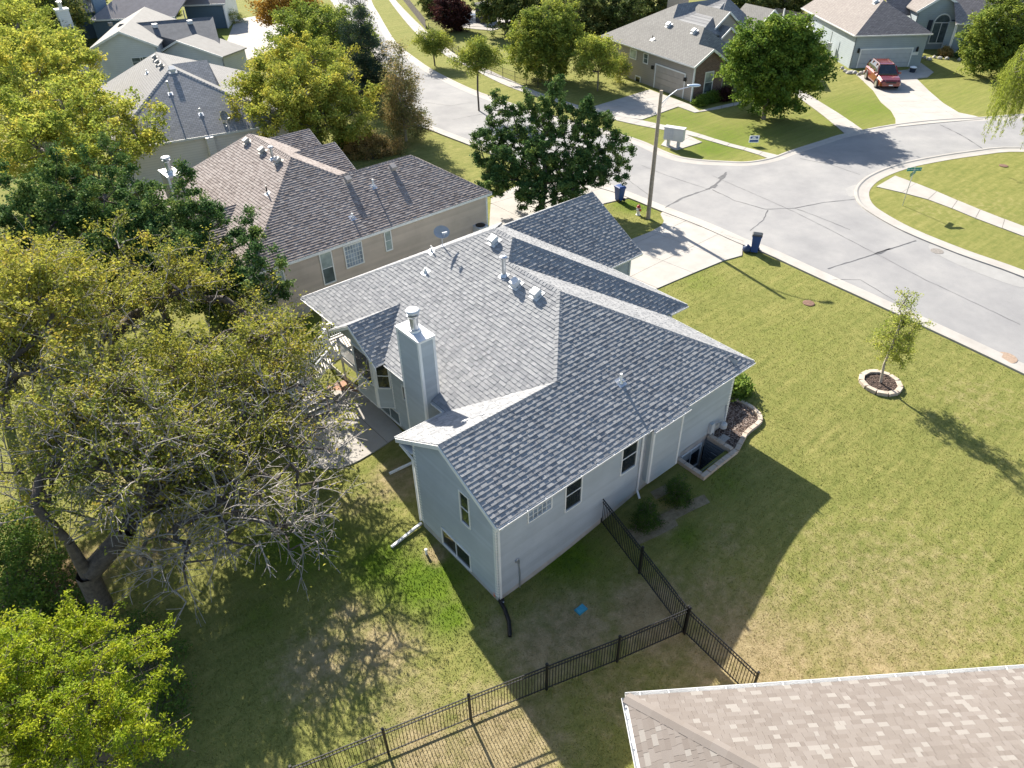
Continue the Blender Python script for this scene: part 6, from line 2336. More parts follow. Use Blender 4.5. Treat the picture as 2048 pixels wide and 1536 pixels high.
# ring of edging round the young tree
rb = gpt(1760, 768)
ring = thing('tree_ring', rb, 'pale stone ring filled with dark mulch round the young tree', 'tree ring')
rx = [np.array([rb[0] + math.cos(a) * .88, rb[1] + math.sin(a) * .88]) for a in np.linspace(0, 2 * math.pi, 33)]
block_row(ring, rx, .24, .16, .5)
build('mulch', MB().poly([(p[0], p[1], rb[2] + .08) for p in rx[:-1]]), MULCH, ring)
b2 = MB()
for _ in range(420):
    r_, a = .74 * math.sqrt(rnd.random()), rnd.uniform(0, 6.28); L = rnd.uniform(.02, .06); t_ = rnd.uniform(0, 6.28)
    b2.frame_box((rb[0] + r_ * math.cos(a), rb[1] + r_ * math.sin(a), rb[2] + .085), (math.cos(t_), math.sin(t_), rnd.uniform(-.4, .4)), (-math.sin(t_), math.cos(t_), 0), (0, 0, 1), (-L, L), (-.015, .015), (0, .015), rnd.random() * .6)
o = build('bark_chips', b2, CHIP, ring); o['kind'] = 'stuff'

# ------------------------------------------------------------------ red car on the drive
CARP, cnt, cbs = mat_base('dark_red_car_paint')
cnt.links.new(ramp(cnt, noise(cnt, 2, 2), [(0, (.15, .012, .008)), (1, (.20, .018, .011))]), cbs.inputs['Base Color'])
cbs.inputs['Roughness'].default_value = .25; cbs.inputs['Coat Weight'].default_value = 1.0; cbs.inputs['Coat Roughness'].default_value = .04; cbs.inputs['Metallic'].default_value = .2
RUBBER = paint('tyre_rubber', (.02, .02, .02), .85)
CHROME = paint('wheel_alloy', (.5, .5, .5), .3, metallic=.8)
LAMP = glass_mat('headlamp_glass', (.5, .5, .5), .1, .8)
car = thing('parked_car', (0, 0, 0), 'dark red parked sport utility car facing the street on the driveway', 'car')


def car_ring(x, w, zb, zt, r=.12, top=None):
    tw = w if top is None else top
    return [(x, -w + .03, zb), (x, w - .03, zb), (x, w, zb + .12), (x, w + .0, zb + (zt - zb) * .55), (x, tw, zt - r), (x, tw - r * .8, zt), (x, -tw + r * .8, zt), (x, -tw, zt - r), (x, -w, zb + (zt - zb) * .55), (x, -w, zb + .12)]


bd = MB().loft([car_ring(-2.22, .78, .45, .95), car_ring(-2.12, .88, .32, 1.02), car_ring(-1.2, .92, .28, 1.06), car_ring(.4, .92, .28, 1.04), car_ring(.95, .91, .28, 1.02), car_ring(1.75, .89, .3, .94, .16), car_ring(2.12, .84, .34, .84, .16), car_ring(2.25, .74, .42, .70, .1)])
build('body', bd, CARP, car, world=False, smooth=False)
gh = [car_ring(-2.12, .80, .98, 1.03), car_ring(-1.85, .80, 1.0, 1.55, .1, .66), car_ring(-1.5, .82, 1.0, 1.68, .1, .68), car_ring(.0, .82, 1.0, 1.68, .1, .68), car_ring(.35, .82, 1.0, 1.60, .1, .68), car_ring(1.15, .80, .98, 1.02, .02)]
build('glasshouse', MB().loft(gh), GLASS, car, world=False)
build('roof_panel', MB().loft([[(x, -.62, z), (x, .62, z), (x, .60, z + .035), (x, -.60, z + .035)] for x, z in ((-1.75, 1.6), (-1.4, 1.675), (0, 1.68), (.28, 1.63))]), CARP, car, world=False)
for s in (-1, 1):
    for x0, z0, x1, z1 in ((.42, 1.58, 1.1, 1.04), (-.05, 1.66, -.05, 1.03), (-1.05, 1.66, -1.05, 1.03), (-1.8, 1.55, -2.05, 1.03)):
        build('pillar', MB().bar((x0, s * .70, z0), (x1, s * .83, z1), .09, .06), CARP, car, world=False)
    build('roof_rail', MB().bar((-1.5, s * .58, 1.75), (.1, s * .58, 1.75), .04, .04), BLACK, car, world=False)
    build('mirror', MB().box(.75, .95, *sorted((s * .92, s * 1.1)), 1.02, 1.18), CARP, car, world=False)
    build('headlight', MB().loft([[(2.02, s * .5, .68), (2.02, s * .82, .66), (2.0, s * .82, .84), (2.0, s * .5, .84)], [(2.24, s * .46, .66), (2.16, s * .78, .64), (2.1, s * .78, .8), (2.17, s * .46, .8)]]), LAMP, car, world=False)
    build('fog_light', MB().tube([(2.18, s * .62, .44), (2.26, s * .62, .44)], .06, 10), LAMP, car, world=False)
    for x in (-1.4, 1.38):
        wh = build('wheel', MB().tube([(x, s * .72, .34), (x, s * .94, .34)], .34, 20), RUBBER, car, world=False)
        rim = MB().tube([(x, s * .93, .34), (x, s * .955, .34)], .22, 16)
        o = build('rim', rim, CHROME, wh, world=False)
        build('wheel_arch', MB().tube([(x + .43 * math.cos(a), s * .925, .34 + .43 * math.sin(a)) for a in np.linspace(0, math.pi, 9)], .03, 6), BLACK, car, world=False)
build('grille', MB().box(2.235, 2.262, -.42, .42, .6, .72), BLACK, car, world=False)
build('bumper', MB().loft([[(2.1, -.86, .36), (2.1, .86, .36), (2.1, .86, .56), (2.1, -.86, .56)], [(2.3, -.7, .38), (2.3, .7, .38), (2.3, .7, .54), (2.3, -.7, .54)]]), CARP, car, world=False)
build('number_plate', MB().box(2.3, 2.312, -.16, .16, .42, .5), SIGNW, car, world=False)
c0, c1 = gpt(1738, 158), gpt(1771, 176)
cc = gpt(1761, 168)
car.location = cc + (0, 0, .04)
hd = gpt(1790, 215) - gpt(1742, 140)
car.rotation_euler = (0, 0, math.atan2(hd[1], hd[0]) + .14)
car.scale = (1.22, 1.22, 1.22)
c = gpt(1824, 145)
bk_ = thing('bucket', c, 'small dark tub with a white lid by the light grey garage door', 'tub')
build('tub', MB().lathe(c, [(.28, 0), (.34, .5), (.36, .52)], 14), paint('navy_tub', (.02, .03, .05), .5), bk_)
build('lid', MB().lathe(c + (0, 0, .52), [(.37, 0), (.37, .06), (.15, .14)], 14), SIGNW, bk_)
c = atz(1657, 100, -3.0)
um = thing('utility_meter', c, 'grey electric meter box on the side wall near the board fence', 'meter')
build('box', MB().box(c[0] - .2, c[0] + .2, c[1] - .2, c[1] + .2, -3.2, -2.2), paint('meter_box', (.5, .5, .48), .5), um)
build('conduit', MB().tube([(c[0], c[1], -4.2), (c[0], c[1], -1.0)], .05, 8), GALV, um)
# rocks along the far foundation beds
ROCK = ground_surface('pale_rock', [(0.3, (.30, .28, .25)), (.7, (.5, .48, .44))], (2, 12))
ROCK_LABELS = ['pale garden rock by the light grey garage side wall, %s' % w for w in ('topmost of the line', 'second from the top', 'third from the top', 'just before the white corner', 'at the white corner', 'at the driveway edge')] + ['pale garden rock under the arched window, %s' % w for w in ('nearest the garage', 'second from the garage', 'third from the garage', 'fourth from the garage', 'fifth from the garage', 'nearest the porch post')] + ['pale garden rock beside the red car, nearer the driveway', 'pale garden rock beside the red car, nearer the garage door']
for k, (px, py) in enumerate(((1684, 138), (1690, 144), (1697, 147), (1703, 146), (1709, 147), (1716, 151), (1848, 117), (1858, 120), (1868, 116), (1879, 118), (1893, 119), (1918, 121), (1722, 148), (1730, 146))):
    c = gpt(px, py); r_ = rnd.uniform(.2, .38)
    rg = [[c + np.array([math.cos(a) * r_ * q * rnd.uniform(.8, 1.2), math.sin(a) * r_ * q * rnd.uniform(.8, 1.2), z]) for a in np.linspace(0, 6.28, 8, endpoint=False)] for q, z in ((.8, -.05), (1, .08), (.75, .22), (.25, .3))]
    o = build('garden_rock', MB().loft(rg), ROCK)
    tag(o, ROCK_LABELS[k], 'rock', 'garden rocks at the garage side' if k < 6 or k > 11 else 'garden rocks under the arched window')
# garden seat group on the far patio
fp_ = slab_field('patio', gp((905, 22), (1005, 20), (1030, 45), (985, 62), (915, 55)), 2.0, .4)
tb = gpt(950, 40)
gt = thing('garden_table', tb, 'white garden table on the far patio under trees', 'table')
build('table_top', MB().lathe(tb + (0, 0, .72), [(.7, 0), (.7, .05)], 16), WHITE, gt)
for a in np.linspace(0, 6.28, 4, endpoint=False):
    build('leg', MB().tube([tb + (math.cos(a) * .45, math.sin(a) * .45, 0), tb + (math.cos(a) * .4, math.sin(a) * .4, .72)], .035, 6), WHITE, gt)
for k, (px, py) in enumerate(((932, 42), (942, 32), (966, 44))):
    c = gpt(px, py)
    ch = thing('garden_chair', c, ('white garden chair on the side of the purple tree', 'white garden chair behind the far garden table', 'white garden chair nearest the dark shed by the far table')[k], 'chair', 'garden chairs on the far patio')
    build('seat', MB().box(c[0] - .26, c[0] + .26, c[1] - .26, c[1] + .26, c[2] + .4, c[2] + .45), WHITE, ch)
    build('backrest', MB().box(c[0] - .26, c[0] + .26, c[1] + .22, c[1] + .26, c[2] + .45, c[2] + .95), WHITE, ch)
    for x in (-.23, .23):
        for y in (-.23, .23):
            build('leg', MB().box(c[0] + x - .03, c[0] + x + .03, c[1] + y - .03, c[1] + y + .03, c[2], c[2] + .4), WHITE, ch)
c = gpt(978, 46)
sh = thing('garden_shed', c, 'dark garden shed with a ladder at the far patio', 'shed')
build('wall', MB().box(c[0] - 1.2, c[0] + 1.4, c[1] - .2, c[1] + 1.6, c[2], c[2] + 2.1), paint('shed_dark', (.05, .05, .05), .8), sh)
build('roof', MB().prism([(c[0] - 1.4, c[1] - .4), (c[0] + 1.6, c[1] - .4), (c[0] + 1.6, c[1] + 1.8), (c[0] - 1.4, c[1] + 1.8)], c[2] + 2.1, [c[2] + 2.2, c[2] + 2.2, c[2] + 2.6, c[2] + 2.6]), paint('shed_roof', (.09, .085, .08), .9), sh)
# ------------------------------------------------------------------ trees and plants
BARK_GREY = bark_mat('grey_brown_bark', (.10, .085, .07), (.24, .21, .185))
BARK_DARK = bark_mat('dark_bark', (.05, .04, .033), (.14, .115, .095))
BARK_PALE = bark_mat('pale_bark', (.28, .24, .20), (.42, .38, .33))
BARK_TWIG = bark_mat('grey_twig_bark', (.22, .195, .175), (.40, .37, .34))
L_ELM = leaf_mat('elm_leaf', [(0.072, 0.105, 0.022), (0.149, 0.182, 0.033), (0.275, 0.286, 0.046), (0.396, 0.380, 0.055), (0.418, 0.297, 0.055)], .4)
L_PEAR = leaf_mat('pear_leaf', [(0.029, 0.070, 0.024), (0.049, 0.106, 0.032), (0.086, 0.158, 0.041), (0.152, 0.223, 0.054), (0.244, 0.283, 0.060)], .25)
L_YELLOW = leaf_mat('yellow_leaf', [(0.159, 0.220, 0.039), (0.268, 0.323, 0.051), (0.390, 0.421, 0.071), (0.488, 0.470, 0.078), (0.500, 0.390, 0.079)], .4)
L_LOCUST = leaf_mat('bright_locust_leaf', [(0.138, 0.218, 0.014), (0.241, 0.322, 0.016), (0.356, 0.408, 0.021), (0.448, 0.460, 0.029)], .45)
L_ASH = leaf_mat('ash_leaf', [(0.096, 0.154, 0.035), (0.182, 0.241, 0.043), (0.307, 0.346, 0.054), (0.424, 0.414, 0.066), (0.481, 0.385, 0.068)], .35)
L_GREEN = leaf_mat('green_leaf', [(0.062, 0.113, 0.021), (0.105, 0.183, 0.028), (0.175, 0.253, 0.035), (0.263, 0.315, 0.046)], .35)
L_PINE = leaf_mat('pine_needle', [(0.022, 0.043, 0.029), (0.036, 0.066, 0.041), (0.060, 0.096, 0.054)], .15)
L_CYPRESS = leaf_mat('cypress_leaf', [(0.119, 0.155, 0.055), (0.218, 0.218, 0.073), (0.346, 0.265, 0.101), (0.437, 0.291, 0.119)], .3)
L_ORANGE = leaf_mat('orange_leaf', [(0.220, 0.120, 0.020), (0.340, 0.190, 0.030), (0.380, 0.250, 0.050)], .4)
L_PURPLE = leaf_mat('purple_leaf', [(0.030, 0.012, 0.012), (0.060, 0.022, 0.020), (0.085, 0.030, 0.028)], .25)
L_RUST = leaf_mat('rusty_shrub_leaf', [(0.150, 0.150, 0.039), (0.264, 0.220, 0.070), (0.421, 0.281, 0.105), (0.527, 0.334, 0.140)], .3)
L_WILLOW = leaf_mat('willow_leaf', [(0.185, 0.244, 0.037), (0.286, 0.336, 0.050), (0.403, 0.428, 0.076)], .4)
L_FAR = leaf_mat('far_tree_leaf', [(0.049, 0.081, 0.025), (0.088, 0.126, 0.035), (0.150, 0.176, 0.049), (0.246, 0.229, 0.053)], .3)


Z0 = np.array([0, 0, 1.0])


def rand_dirs(n, rng):
    d = rng.normal(size=(n, 3))
    return d / np.linalg.norm(d, axis=1, keepdims=True)


def leaves_mesh(name, pos, size, tone, mat, parent, rng, aspect=0.62, flat=0.35, dirs=None):
    """One bent leaf (two facets folded along the midrib) per position."""
    n = len(pos)
    nrm = rand_dirs(n, rng)
    nrm[:, 2] = np.abs(nrm[:, 2]) + flat
    nrm /= np.linalg.norm(nrm, axis=1, keepdims=True)
    t = rand_dirs(n, rng) if dirs is None else dirs + 0.5 * rand_dirs(n, rng)
    t -= nrm * np.sum(t * nrm, axis=1, keepdims=True)
    t /= np.linalg.norm(t, axis=1, keepdims=True) + 1e-9
    s = np.cross(nrm, t)
    L = (size * rng.uniform(.7, 1.3, n))[:, None]
    Wd = L * aspect * .5
    a = pos - t * L * .5
    b = pos + t * L * .5
    lift = nrm * (Wd * .45)
    v = np.stack([a, pos + s * Wd + lift, b, pos - s * Wd + lift], 1).reshape(-1, 3)
    f = np.arange(n * 4).reshape(n, 4)
    return mesh_np(name, v, f, tone, mat, parent)


class Skeleton:
    def __init__(self):
        self.p, self.par = [], []

    def add(self, p, par):
        self.p.append(np.asarray(p, float)); self.par.append(par)
        return len(self.p) - 1

    def path(self, pts, start=-1):
        k = start
        for q in pts:
            k = self.add(q, k)
        return k


def grow(sk, targets, rng, wob=.12, up=.25, seg=.7, avoid_low=None):
    """Connects each target to the nearest older node with a slightly curved twig."""
    for t in targets:
        P = np.array(sk.p)
        d = np.linalg.norm(P - t, axis=1) + 1.2 * np.maximum(0, P[:, 2] - t[2] + .2)
        k = int(np.argmin(d))
        a = sk.p[k]
        L = np.linalg.norm(t - a)
        n = max(1, int(L / seg))
        for j in range(1, n + 1):
            f = j / n
            q = a + (t - a) * f + np.array([0, 0, up * L * .25]) * math.sin(math.pi * f) + rng.normal(size=3) * wob * L * .12 * (j < n)
            k = sk.add(q, k)
        yield k


def skeleton_mesh(name, sk, r_tip, r_base, mat, parent, expo=2.3, sides=5, twig_mat=None):
    n = len(sk.p)
    w = np.zeros(n)
    kids = [[] for _ in range(n)]
    for i, p in enumerate(sk.par):
        if p >= 0: kids[p].append(i)
    for i in range(n - 1, -1, -1):
        w[i] = sum(w[k] for k in kids[i]) if kids[i] else 1.0
    r = r_tip * w ** (1 / expo)
    sc = r_base / r[0]
    if sc < 1 or sc > 1:
        r = r_tip + (r - r_tip) * (r_base - r_tip) / max(r[0] - r_tip, 1e-6)
    P = np.array(sk.p)
    store = {True: ([], [], [0]), False: ([], [], [0])}
    for i, p in enumerate(sk.par):
        if p < 0: continue
        a, b = P[p], P[i]
        d = b - a; L = np.linalg.norm(d)
        if L < 1e-5: continue
        d /= L
        ref = np.array([0, 0, 1.0]) if abs(d[2]) < .9 else np.array([1.0, 0, 0])
        s = np.cross(d, ref); s /= np.linalg.norm(s); t = np.cross(d, s)
        big = kids[p] and max(kids[p], key=lambda k: w[k]) == i
        ra = r[p] if big else min(r[p], r[i] * 1.5)
        m = sides + 3 if ra > .08 else (sides if ra > .02 else 3)
        an = np.arange(m) * 2 * math.pi / m
        ring = s[None] * np.cos(an)[:, None] + t[None] * np.sin(an)[:, None]
        mb_v, mb_f, o_ = store[ra > .035 or p == 0]
        off = o_[0]
        mb_v.append(a - d * ra * .2 * (not big) + ring * ra); mb_v.append(b + d * r[i] * .15 + ring * r[i])
        j = np.arange(m)
        mb_f.append(np.stack([off + j, off + (j + 1) % m, off + m + (j + 1) % m, off + m + j], 1))
        o_[0] += 2 * m
    for key, nm, mt in ((True, name, mat), (False, 'twigs', twig_mat or mat)):
        mb_v, mb_f, _o = store[key]
        if mb_v:
            mesh_np(nm, np.concatenate(mb_v), np.concatenate(mb_f), None, mt, parent, True)


def blob(px, py, z, r, rz=None, w=1.0):
    return (atz(px, py, z), r, rz if rz is not None else r * .8, w)


def sample_blobs(blobs, n, rng, shell=.55):
    vol = np.array([b[1] ** 2 * b[2] * max(b[3], .55) for b in blobs]) ** .85
    ix = rng.choice(len(blobs), n, p=vol / vol.sum())
    d = rand_dirs(n, rng)
    rr = (shell ** 3 + (1 - shell ** 3) * rng.random(n)) ** (1 / 3)
    rr *= rng.uniform(.85, 1.12, n)
    A = rng.normal(size=(len(blobs), 3, 3)) * 2.2
    ph = rng.uniform(0, 6.28, (len(blobs), 3))
    rr *= 1 + .13 * np.sin(np.einsum('nij,nj->ni', A[ix], d) + ph[ix]).sum(1)
    c = np.array([b[0] for b in blobs])[ix]
    sc = np.stack([[b[1] for b in blobs], [b[1] for b in blobs], [b[2] for b in blobs]], 1)[ix]
    p = c + d * sc * rr[:, None]
    return p, d, ix


def tree(name, base, blobs, label, mat, bark=BARK_GREY, trunk_r=.18, n_clump=300, per=45, leaf=.14, spread=.28, spray=.55, limbs=14, seed=1, group=None, fork=.4,
         trunk_path=None, tip=.006, twig_extra=2, droop=0.0, cat='tree', aspect=.62, min_z=None, tone=(0, 1), updir=0.0, twig=None):
    """Trunk and limbs grown towards the crown volume; leaves in sprays round the twig ends, with gaps between clumps."""
    rng = np.random.default_rng(seed)
    base = np.asarray(base, float)
    t = thing(name, base, label, cat, group)
    cen = np.average([b[0] for b in blobs], axis=0, weights=[b[1] for b in blobs])
    low = min(b[0][2] - b[2] for b in blobs)
    top = max(b[0][2] + b[2] * .6 for b in blobs)
    sk = Skeleton()
    if trunk_path is None:
        zf = base[2] + (top - base[2]) * fork
        f = base + (cen - base) * [.35, .35, 0]; f[2] = zf
        trunk_path = [base - (0, 0, .25), base + (0, 0, .05), base + (f - base) * .5 + rng.normal(size=3) * .06, f]
    k = sk.path(trunk_path)
    lim, _, _ = sample_blobs(blobs, limbs, rng, .2)
    order = np.argsort(np.linalg.norm(lim - sk.p[k], axis=1))
    for _ in grow(sk, lim[order], rng, .5, .5, 1.0): pass
    P, D, ix = sample_blobs(blobs, n_clump, rng)
    if min_z is not None:
        ok = P[:, 2] > min_z
        P, D, ix = P[ok], D[ok], ix[ok]
    order = np.argsort(np.linalg.norm(P - cen, axis=1))
    P, D, ix = P[order], D[order], ix[order]
    nodes = list(grow(sk, P, rng, .4, .25, .9))
    # sprays of twigs out of each clump, leaves along every twig
    sd = D + .7 * rand_dirs(len(P), rng) + np.array([0, 0, .25 - droop + updir])
    sd /= np.linalg.norm(sd, axis=1, keepdims=True)
    K = 1 + twig_extra
    TD = np.empty((len(P), K, 3)); TL = np.empty((len(P), K)); TS = np.empty((len(P), K, 3))
    for i, (q, dv, nd) in enumerate(zip(P, sd, nodes)):
        L0 = spray * rng.uniform(.9, 1.6)
        bend = rng.normal(size=3) * .22
        main = [q + dv * L0 * f + bend * L0 * f * f - Z0 * (.06 + droop * .3) * L0 * f * f for f in (.25, .5, .75, 1.0)]
        ids, kk_ = [nd], nd
        for m_ in main:
            kk_ = sk.add(m_, kk_); ids.append(kk_)
        TS[i, 0], TD[i, 0], TL[i, 0] = q, dv, L0
        for k in range(1, K):
            b_ = rng.integers(0, 4)
            st = sk.p[ids[b_]]
            dd = dv * .9 + .62 * rng.normal(size=3)
            dd = dd / np.linalg.norm(dd)
            L = spray * rng.uniform(.4, .95)
            bend = rng.normal(size=3) * .2
            sk.path([st + dd * L * .5 + bend * L * .25, st + dd * L + bend * L - (0, 0, (.1 + droop * .3) * L)], ids[b_])
            TS[i, k], TD[i, k], TL[i, k] = st, dd, L
    skeleton_mesh('trunk', sk, tip, trunk_r, bark, t, twig_mat=twig or BARK_DARK)
    wts = np.array([b[3] for b in blobs])[ix]
    cnt = np.maximum(0, (per * wts * rng.uniform(.3, 1.7, len(P))).astype(int))
    rep = np.repeat(np.arange(len(P)), cnt)
    n = len(rep)
    kk = rng.integers(0, K, n)
    along = np.sqrt(rng.random(n)) * 1.1
    L = TL[rep, kk]
    pos = TS[rep, kk] + TD[rep, kk] * (along * L)[:, None] - np.stack([0 * L, 0 * L, (.1 + droop * .3) * L * along ** 2], 1) + rng.normal(size=(n, 3)) * spread * np.array([1, 1, .7])
    sd = TD[:, 0]
    ct = rng.random(len(P)) * .6
    tn = np.clip(ct[rep] + rng.random(n) * .4, 0, 1) * (tone[1] - tone[0]) + tone[0]
    leaves_mesh('crown', pos, leaf, tn, mat, t, rng, aspect, dirs=sd[rep] if aspect < .4 else None)
    return t


def mean_base(blobs, z=None):
    c = np.mean([b[0] for b in blobs], axis=0)
    return np.array([c[0], c[1], float(ground_h(c[0], c[1]))])


# big elm close to the camera on the left, and two more behind it
b1 = gpt(212, 1228)
tp = [b1 - (0, 0, .4), b1 + (0, 0, .1), onplane(175, 1150, b1, CF * [1, 1, 0]), onplane(138, 1085, b1, CF * [1, 1, 0]), onplane(146, 960, b1 + (0, .8, 0), CF * [1, 1, 0])]
def boughs(pts, seed, n, spread_px, zj, r0, r1, flat=.62):
    """Separate boughs scattered round main limb ends, so that the crown has lobes and gaps."""
    rng = random.Random(seed)
    out = []
    for k in range(n):
        px, py, z, w = pts[k % len(pts)]
        r = rng.uniform(r0, r1)
        out.append(blob(px + rng.uniform(-1, 1) * spread_px, py + rng.uniform(-1, 1) * spread_px, z + rng.uniform(-zj, zj), r, r * flat, w * rng.uniform(.6, 1.3)))
    return out


elm = boughs([(230, 790, 3.2, 0.74), (390, 790, 2.6, 0.74), (500, 810, 1.8, 0.68), (560, 850, 1.0, 0.53), (440, 890, 2.0, 0.68), (330, 890, 3.0, 0.68), (130, 870, 3.2, 0.74), (100, 960, 2.6, 0.68), (230, 930, 3.2, 0.53), (520, 760, 1.8, 0.68), (590, 760, .8, 0.45), (60, 790, 3.4, 0.74), (300, 820, 3.4, 0.74), (50, 900, 2.8, 0.59)], 3, 30, 55, .6, .8, 1.3)
elm = [(atz(*project(b[0])[0], b[0][2] - (2.3 if project(b[0])[0][0] > 330 else 1.4)), *b[1:]) for b in elm]
elm += [blob(450, 890, -.6, 1.3, .7, .75), blob(530, 870, -.9, 1.1, .6, .7), blob(380, 940, -.8, 1.2, .7, .6), blob(300, 980, -.4, 1.2, .7, .6), blob(470, 950, -1.2, 1.1, .6, .5), blob(350, 890, .2, 1.4, .8, .8)]
elm += [blob(480, 980, -.2, 1.1, .6, .2), blob(570, 970, -.6, 1.0, .5, .2), blob(430, 1060, -.9, 1.3, .6, .1), blob(520, 1050, -1.2, 1.3, .5, .08), blob(620, 940, -.6, 1.0, .4, .25), blob(340, 1100, -1.2, 1.2, .6, .1), blob(600, 1060, -1.6, 1.0, .4, .08), blob(250, 1010, .4, 1.1, .6, .2), blob(640, 850, -.4, .6, .3, .4), blob(400, 1150, -1.9, 1.1, .4, .08), blob(660, 1010, -1.4, .8, .3, .1)]
tree('elm_tree', b1, elm, 'large thinning elm with grey twigs and yellow-green leaves over the back lawn', L_ELM, BARK_DARK, .36, 860, 80, .12, .11, .85, 26, 3, 'elms behind the houses', trunk_path=tp, twig_extra=5, tip=.011, twig=BARK_TWIG)
b2 = gpt(200, 822)
elm2 = boughs([(320, 580, 2.6, 1), (190, 610, 3.2, 1), (430, 610, 1.8, 1), (500, 660, 1.0, .8), (360, 700, 2.0, 1), (210, 720, 2.6, 1), (460, 720, .8, .8), (270, 530, 2.6, 1), (540, 610, .4, .6), (120, 680, 3, 1), (400, 550, 1.8, .8), (545, 700, .4, .6)], 4, 26, 50, .7, .85, 1.4)
elm2 = [(atz(*project(b[0])[0], b[0][2] - 1.0), b[1], b[2], b[3] * .8) for b in elm2]
tree('elm_tree', b2, elm2, 'yellowing elm with tangled twigs in front of the dark pear trees', L_ELM, BARK_DARK, .27, 460, 95, .135, .15, .85, 22, 4, 'elms behind the houses', twig_extra=3, tone=(.15, 1), twig=BARK_TWIG)
b3 = gpt(18, 850)
elm3 = boughs([(40, 600, 3.2, 1), (110, 570, 3.4, 1), (10, 690, 3.0, 1), (90, 700, 2.6, 1), (-40, 640, 3, 1), (30, 780, 2.0, .6)], 5, 15, 50, .7, 1.0, 1.6)
tree('elm_tree', b3, elm3, 'yellow elm at the picture edge with a dark double trunk', L_ELM, BARK_DARK, .24, 300, 75, .135, .15, .85, 16, 5, 'elms behind the houses', twig_extra=3, tone=(.25, 1), twig=BARK_TWIG)

loc = [blob(110, 1400, 1.6, 1.35, .8), blob(215, 1350, 1.0, 1.1, .7), blob(50, 1330, 1.8, 1.2, .8), blob(260, 1470, .4, .9, .6), blob(150, 1500, 1.2, 1.2, .7), blob(20, 1460, 1.8, 1.2, .8), blob(80, 1290, 1.5, .8, .5), blob(180, 1290, 1.0, .6, .4), blob(-40, 1400, 2, 1.3, .9)]
tree('locust_tree', mean_base(loc), loc, 'bright yellow-green feathery locust in the lower corner', L_LOCUST, BARK_DARK, .14, 420, 150, .085, .07, .5, 16, 6, aspect=.4, droop=.25)

# dark pear trees behind the tan house


def plumes(pts):
    return [blob(px, py, z, r, rz) for px, py, z, r, rz in pts]


pa = plumes([(45, 440, 1.4, .9, 2.6), (95, 470, 1.2, 1.0, 2.6), (150, 410, 1.6, 1.0, 2.8), (10, 480, 1.2, 1.0, 2.4), (190, 480, .6, 1.0, 2.4), (100, 400, 1.2, .9, 2.2)])
tree('pear_tree', mean_base(pa), pa, 'dark green pear tree at the far side of the dark trio behind the tan house', L_PEAR, BARK_DARK, .18, 330, 110, .16, .14, .36, 14, 7, 'pear trees behind the tan house', updir=.6)
pb_ = plumes([(225, 370, 1.6, 1.0, 3.0), (255, 450, 1.2, 1.1, 2.8), (205, 560, .2, 1.2, 2.0), (330, 470, 1.0, 1.0, 2.4), (290, 400, 1.0, .9, 2.0), (260, 540, .3, 1.2, 2.2), (345, 520, .5, 1.0, 2.2)])
tree('pear_tree', mean_base(pb_), pb_, 'dark green pear tree in front of the tan house chimney', L_PEAR, BARK_DARK, .2, 360, 110, .16, .14, .36, 14, 8, 'pear trees behind the tan house', updir=.6)
pc = plumes([(385, 430, 1.3, .85, 2.4), (430, 480, .8, .9, 2.2), (500, 470, .8, .6, 1.9), (548, 550, .2, .65, 1.9), (440, 580, -.4, 1.2, 1.8), (385, 540, .3, 1.1, 2.0), (505, 590, -.7, .9, 1.5), (470, 540, .2, .7, 1.8)])
tree('pear_tree', mean_base(pc), pc, 'dark green pear tree reaching over the corner of the tan house', L_PEAR, BARK_DARK, .18, 330, 105, .15, .13, .36, 14, 9, 'pear trees behind the tan house', updir=.6)

yl = [blob(60, 170, 2.6, 3.0, 2.0), blob(150, 220, 2.4, 2.6, 1.8), blob(230, 260, 1.4, 2.2, 1.4), blob(90, 310, 1.4, 2.4, 1.6), blob(210, 310, .6, 1.7, 1.2), blob(20, 260, 2.2, 2.4, 1.6), blob(130, 130, 3, 2.2, 1.4), blob(270, 235, 1.0, 1.2, .8), blob(150, 350, 0, 1.6, 1.0)]
tree('ash_tree', mean_base(yl), yl, 'large yellow-green tree beside the cream house at the left edge', L_YELLOW, BARK_GREY, .26, 420, 120, .23, .24, .75, 20, 10, 'yellowing trees behind the row')
yl2 = [blob(40, 60, 2.0, 3.2, 2.2), blob(90, 100, 1.6, 2.6, 1.6), blob(0, 110, 2, 3.0, 2.0), blob(60, 20, 2, 2.4, 1.6), blob(-30, 50, 2, 3, 2)]
tree('ash_tree', mean_base(yl2), yl2, 'yellowing tree beyond, in the upper corner by the far wood', L_YELLOW, BARK_GREY, .22, 280, 110, .28, .3, .75, 14, 11, 'yellowing trees behind the row', tone=(0, .8))
for k, (px, py, r) in enumerate(((20, 5, 3.5), (80, -10, 3.5), (150, -5, 3.2), (-20, 30, 3), (110, 25, 2.6))):
    bb = [blob(px, py, .5, r, r * .9), blob(px + 14, py - 8, 1.5, r * .8, r * .7)]
    tree('wood_tree', mean_base(bb), bb, ('dark olive tree of the far wood, at the very corner', 'dark olive tree of the far wood, second along the top edge', 'dark olive tree of the far wood beside the blue chimney', 'dark olive tree of the far wood at the left edge', 'dark olive tree of the far wood just behind the conifer')[k], L_FAR, BARK_DARK, .2, 130, 60, .4, .5, .6, 8, 30 + k, 'trees of the far wood')
cf = [blob(128, 62 + 8 * k, 1.6 - 1.1 * k, .7 + .45 * k, .9) for k in range(5)]
tree('conifer', mean_base(cf), cf, 'dark conifer behind the chimney of the pale grey house', L_PINE, BARK_DARK, .15, 160, 70, .3, .3, .4, 8, 12, aspect=.25)

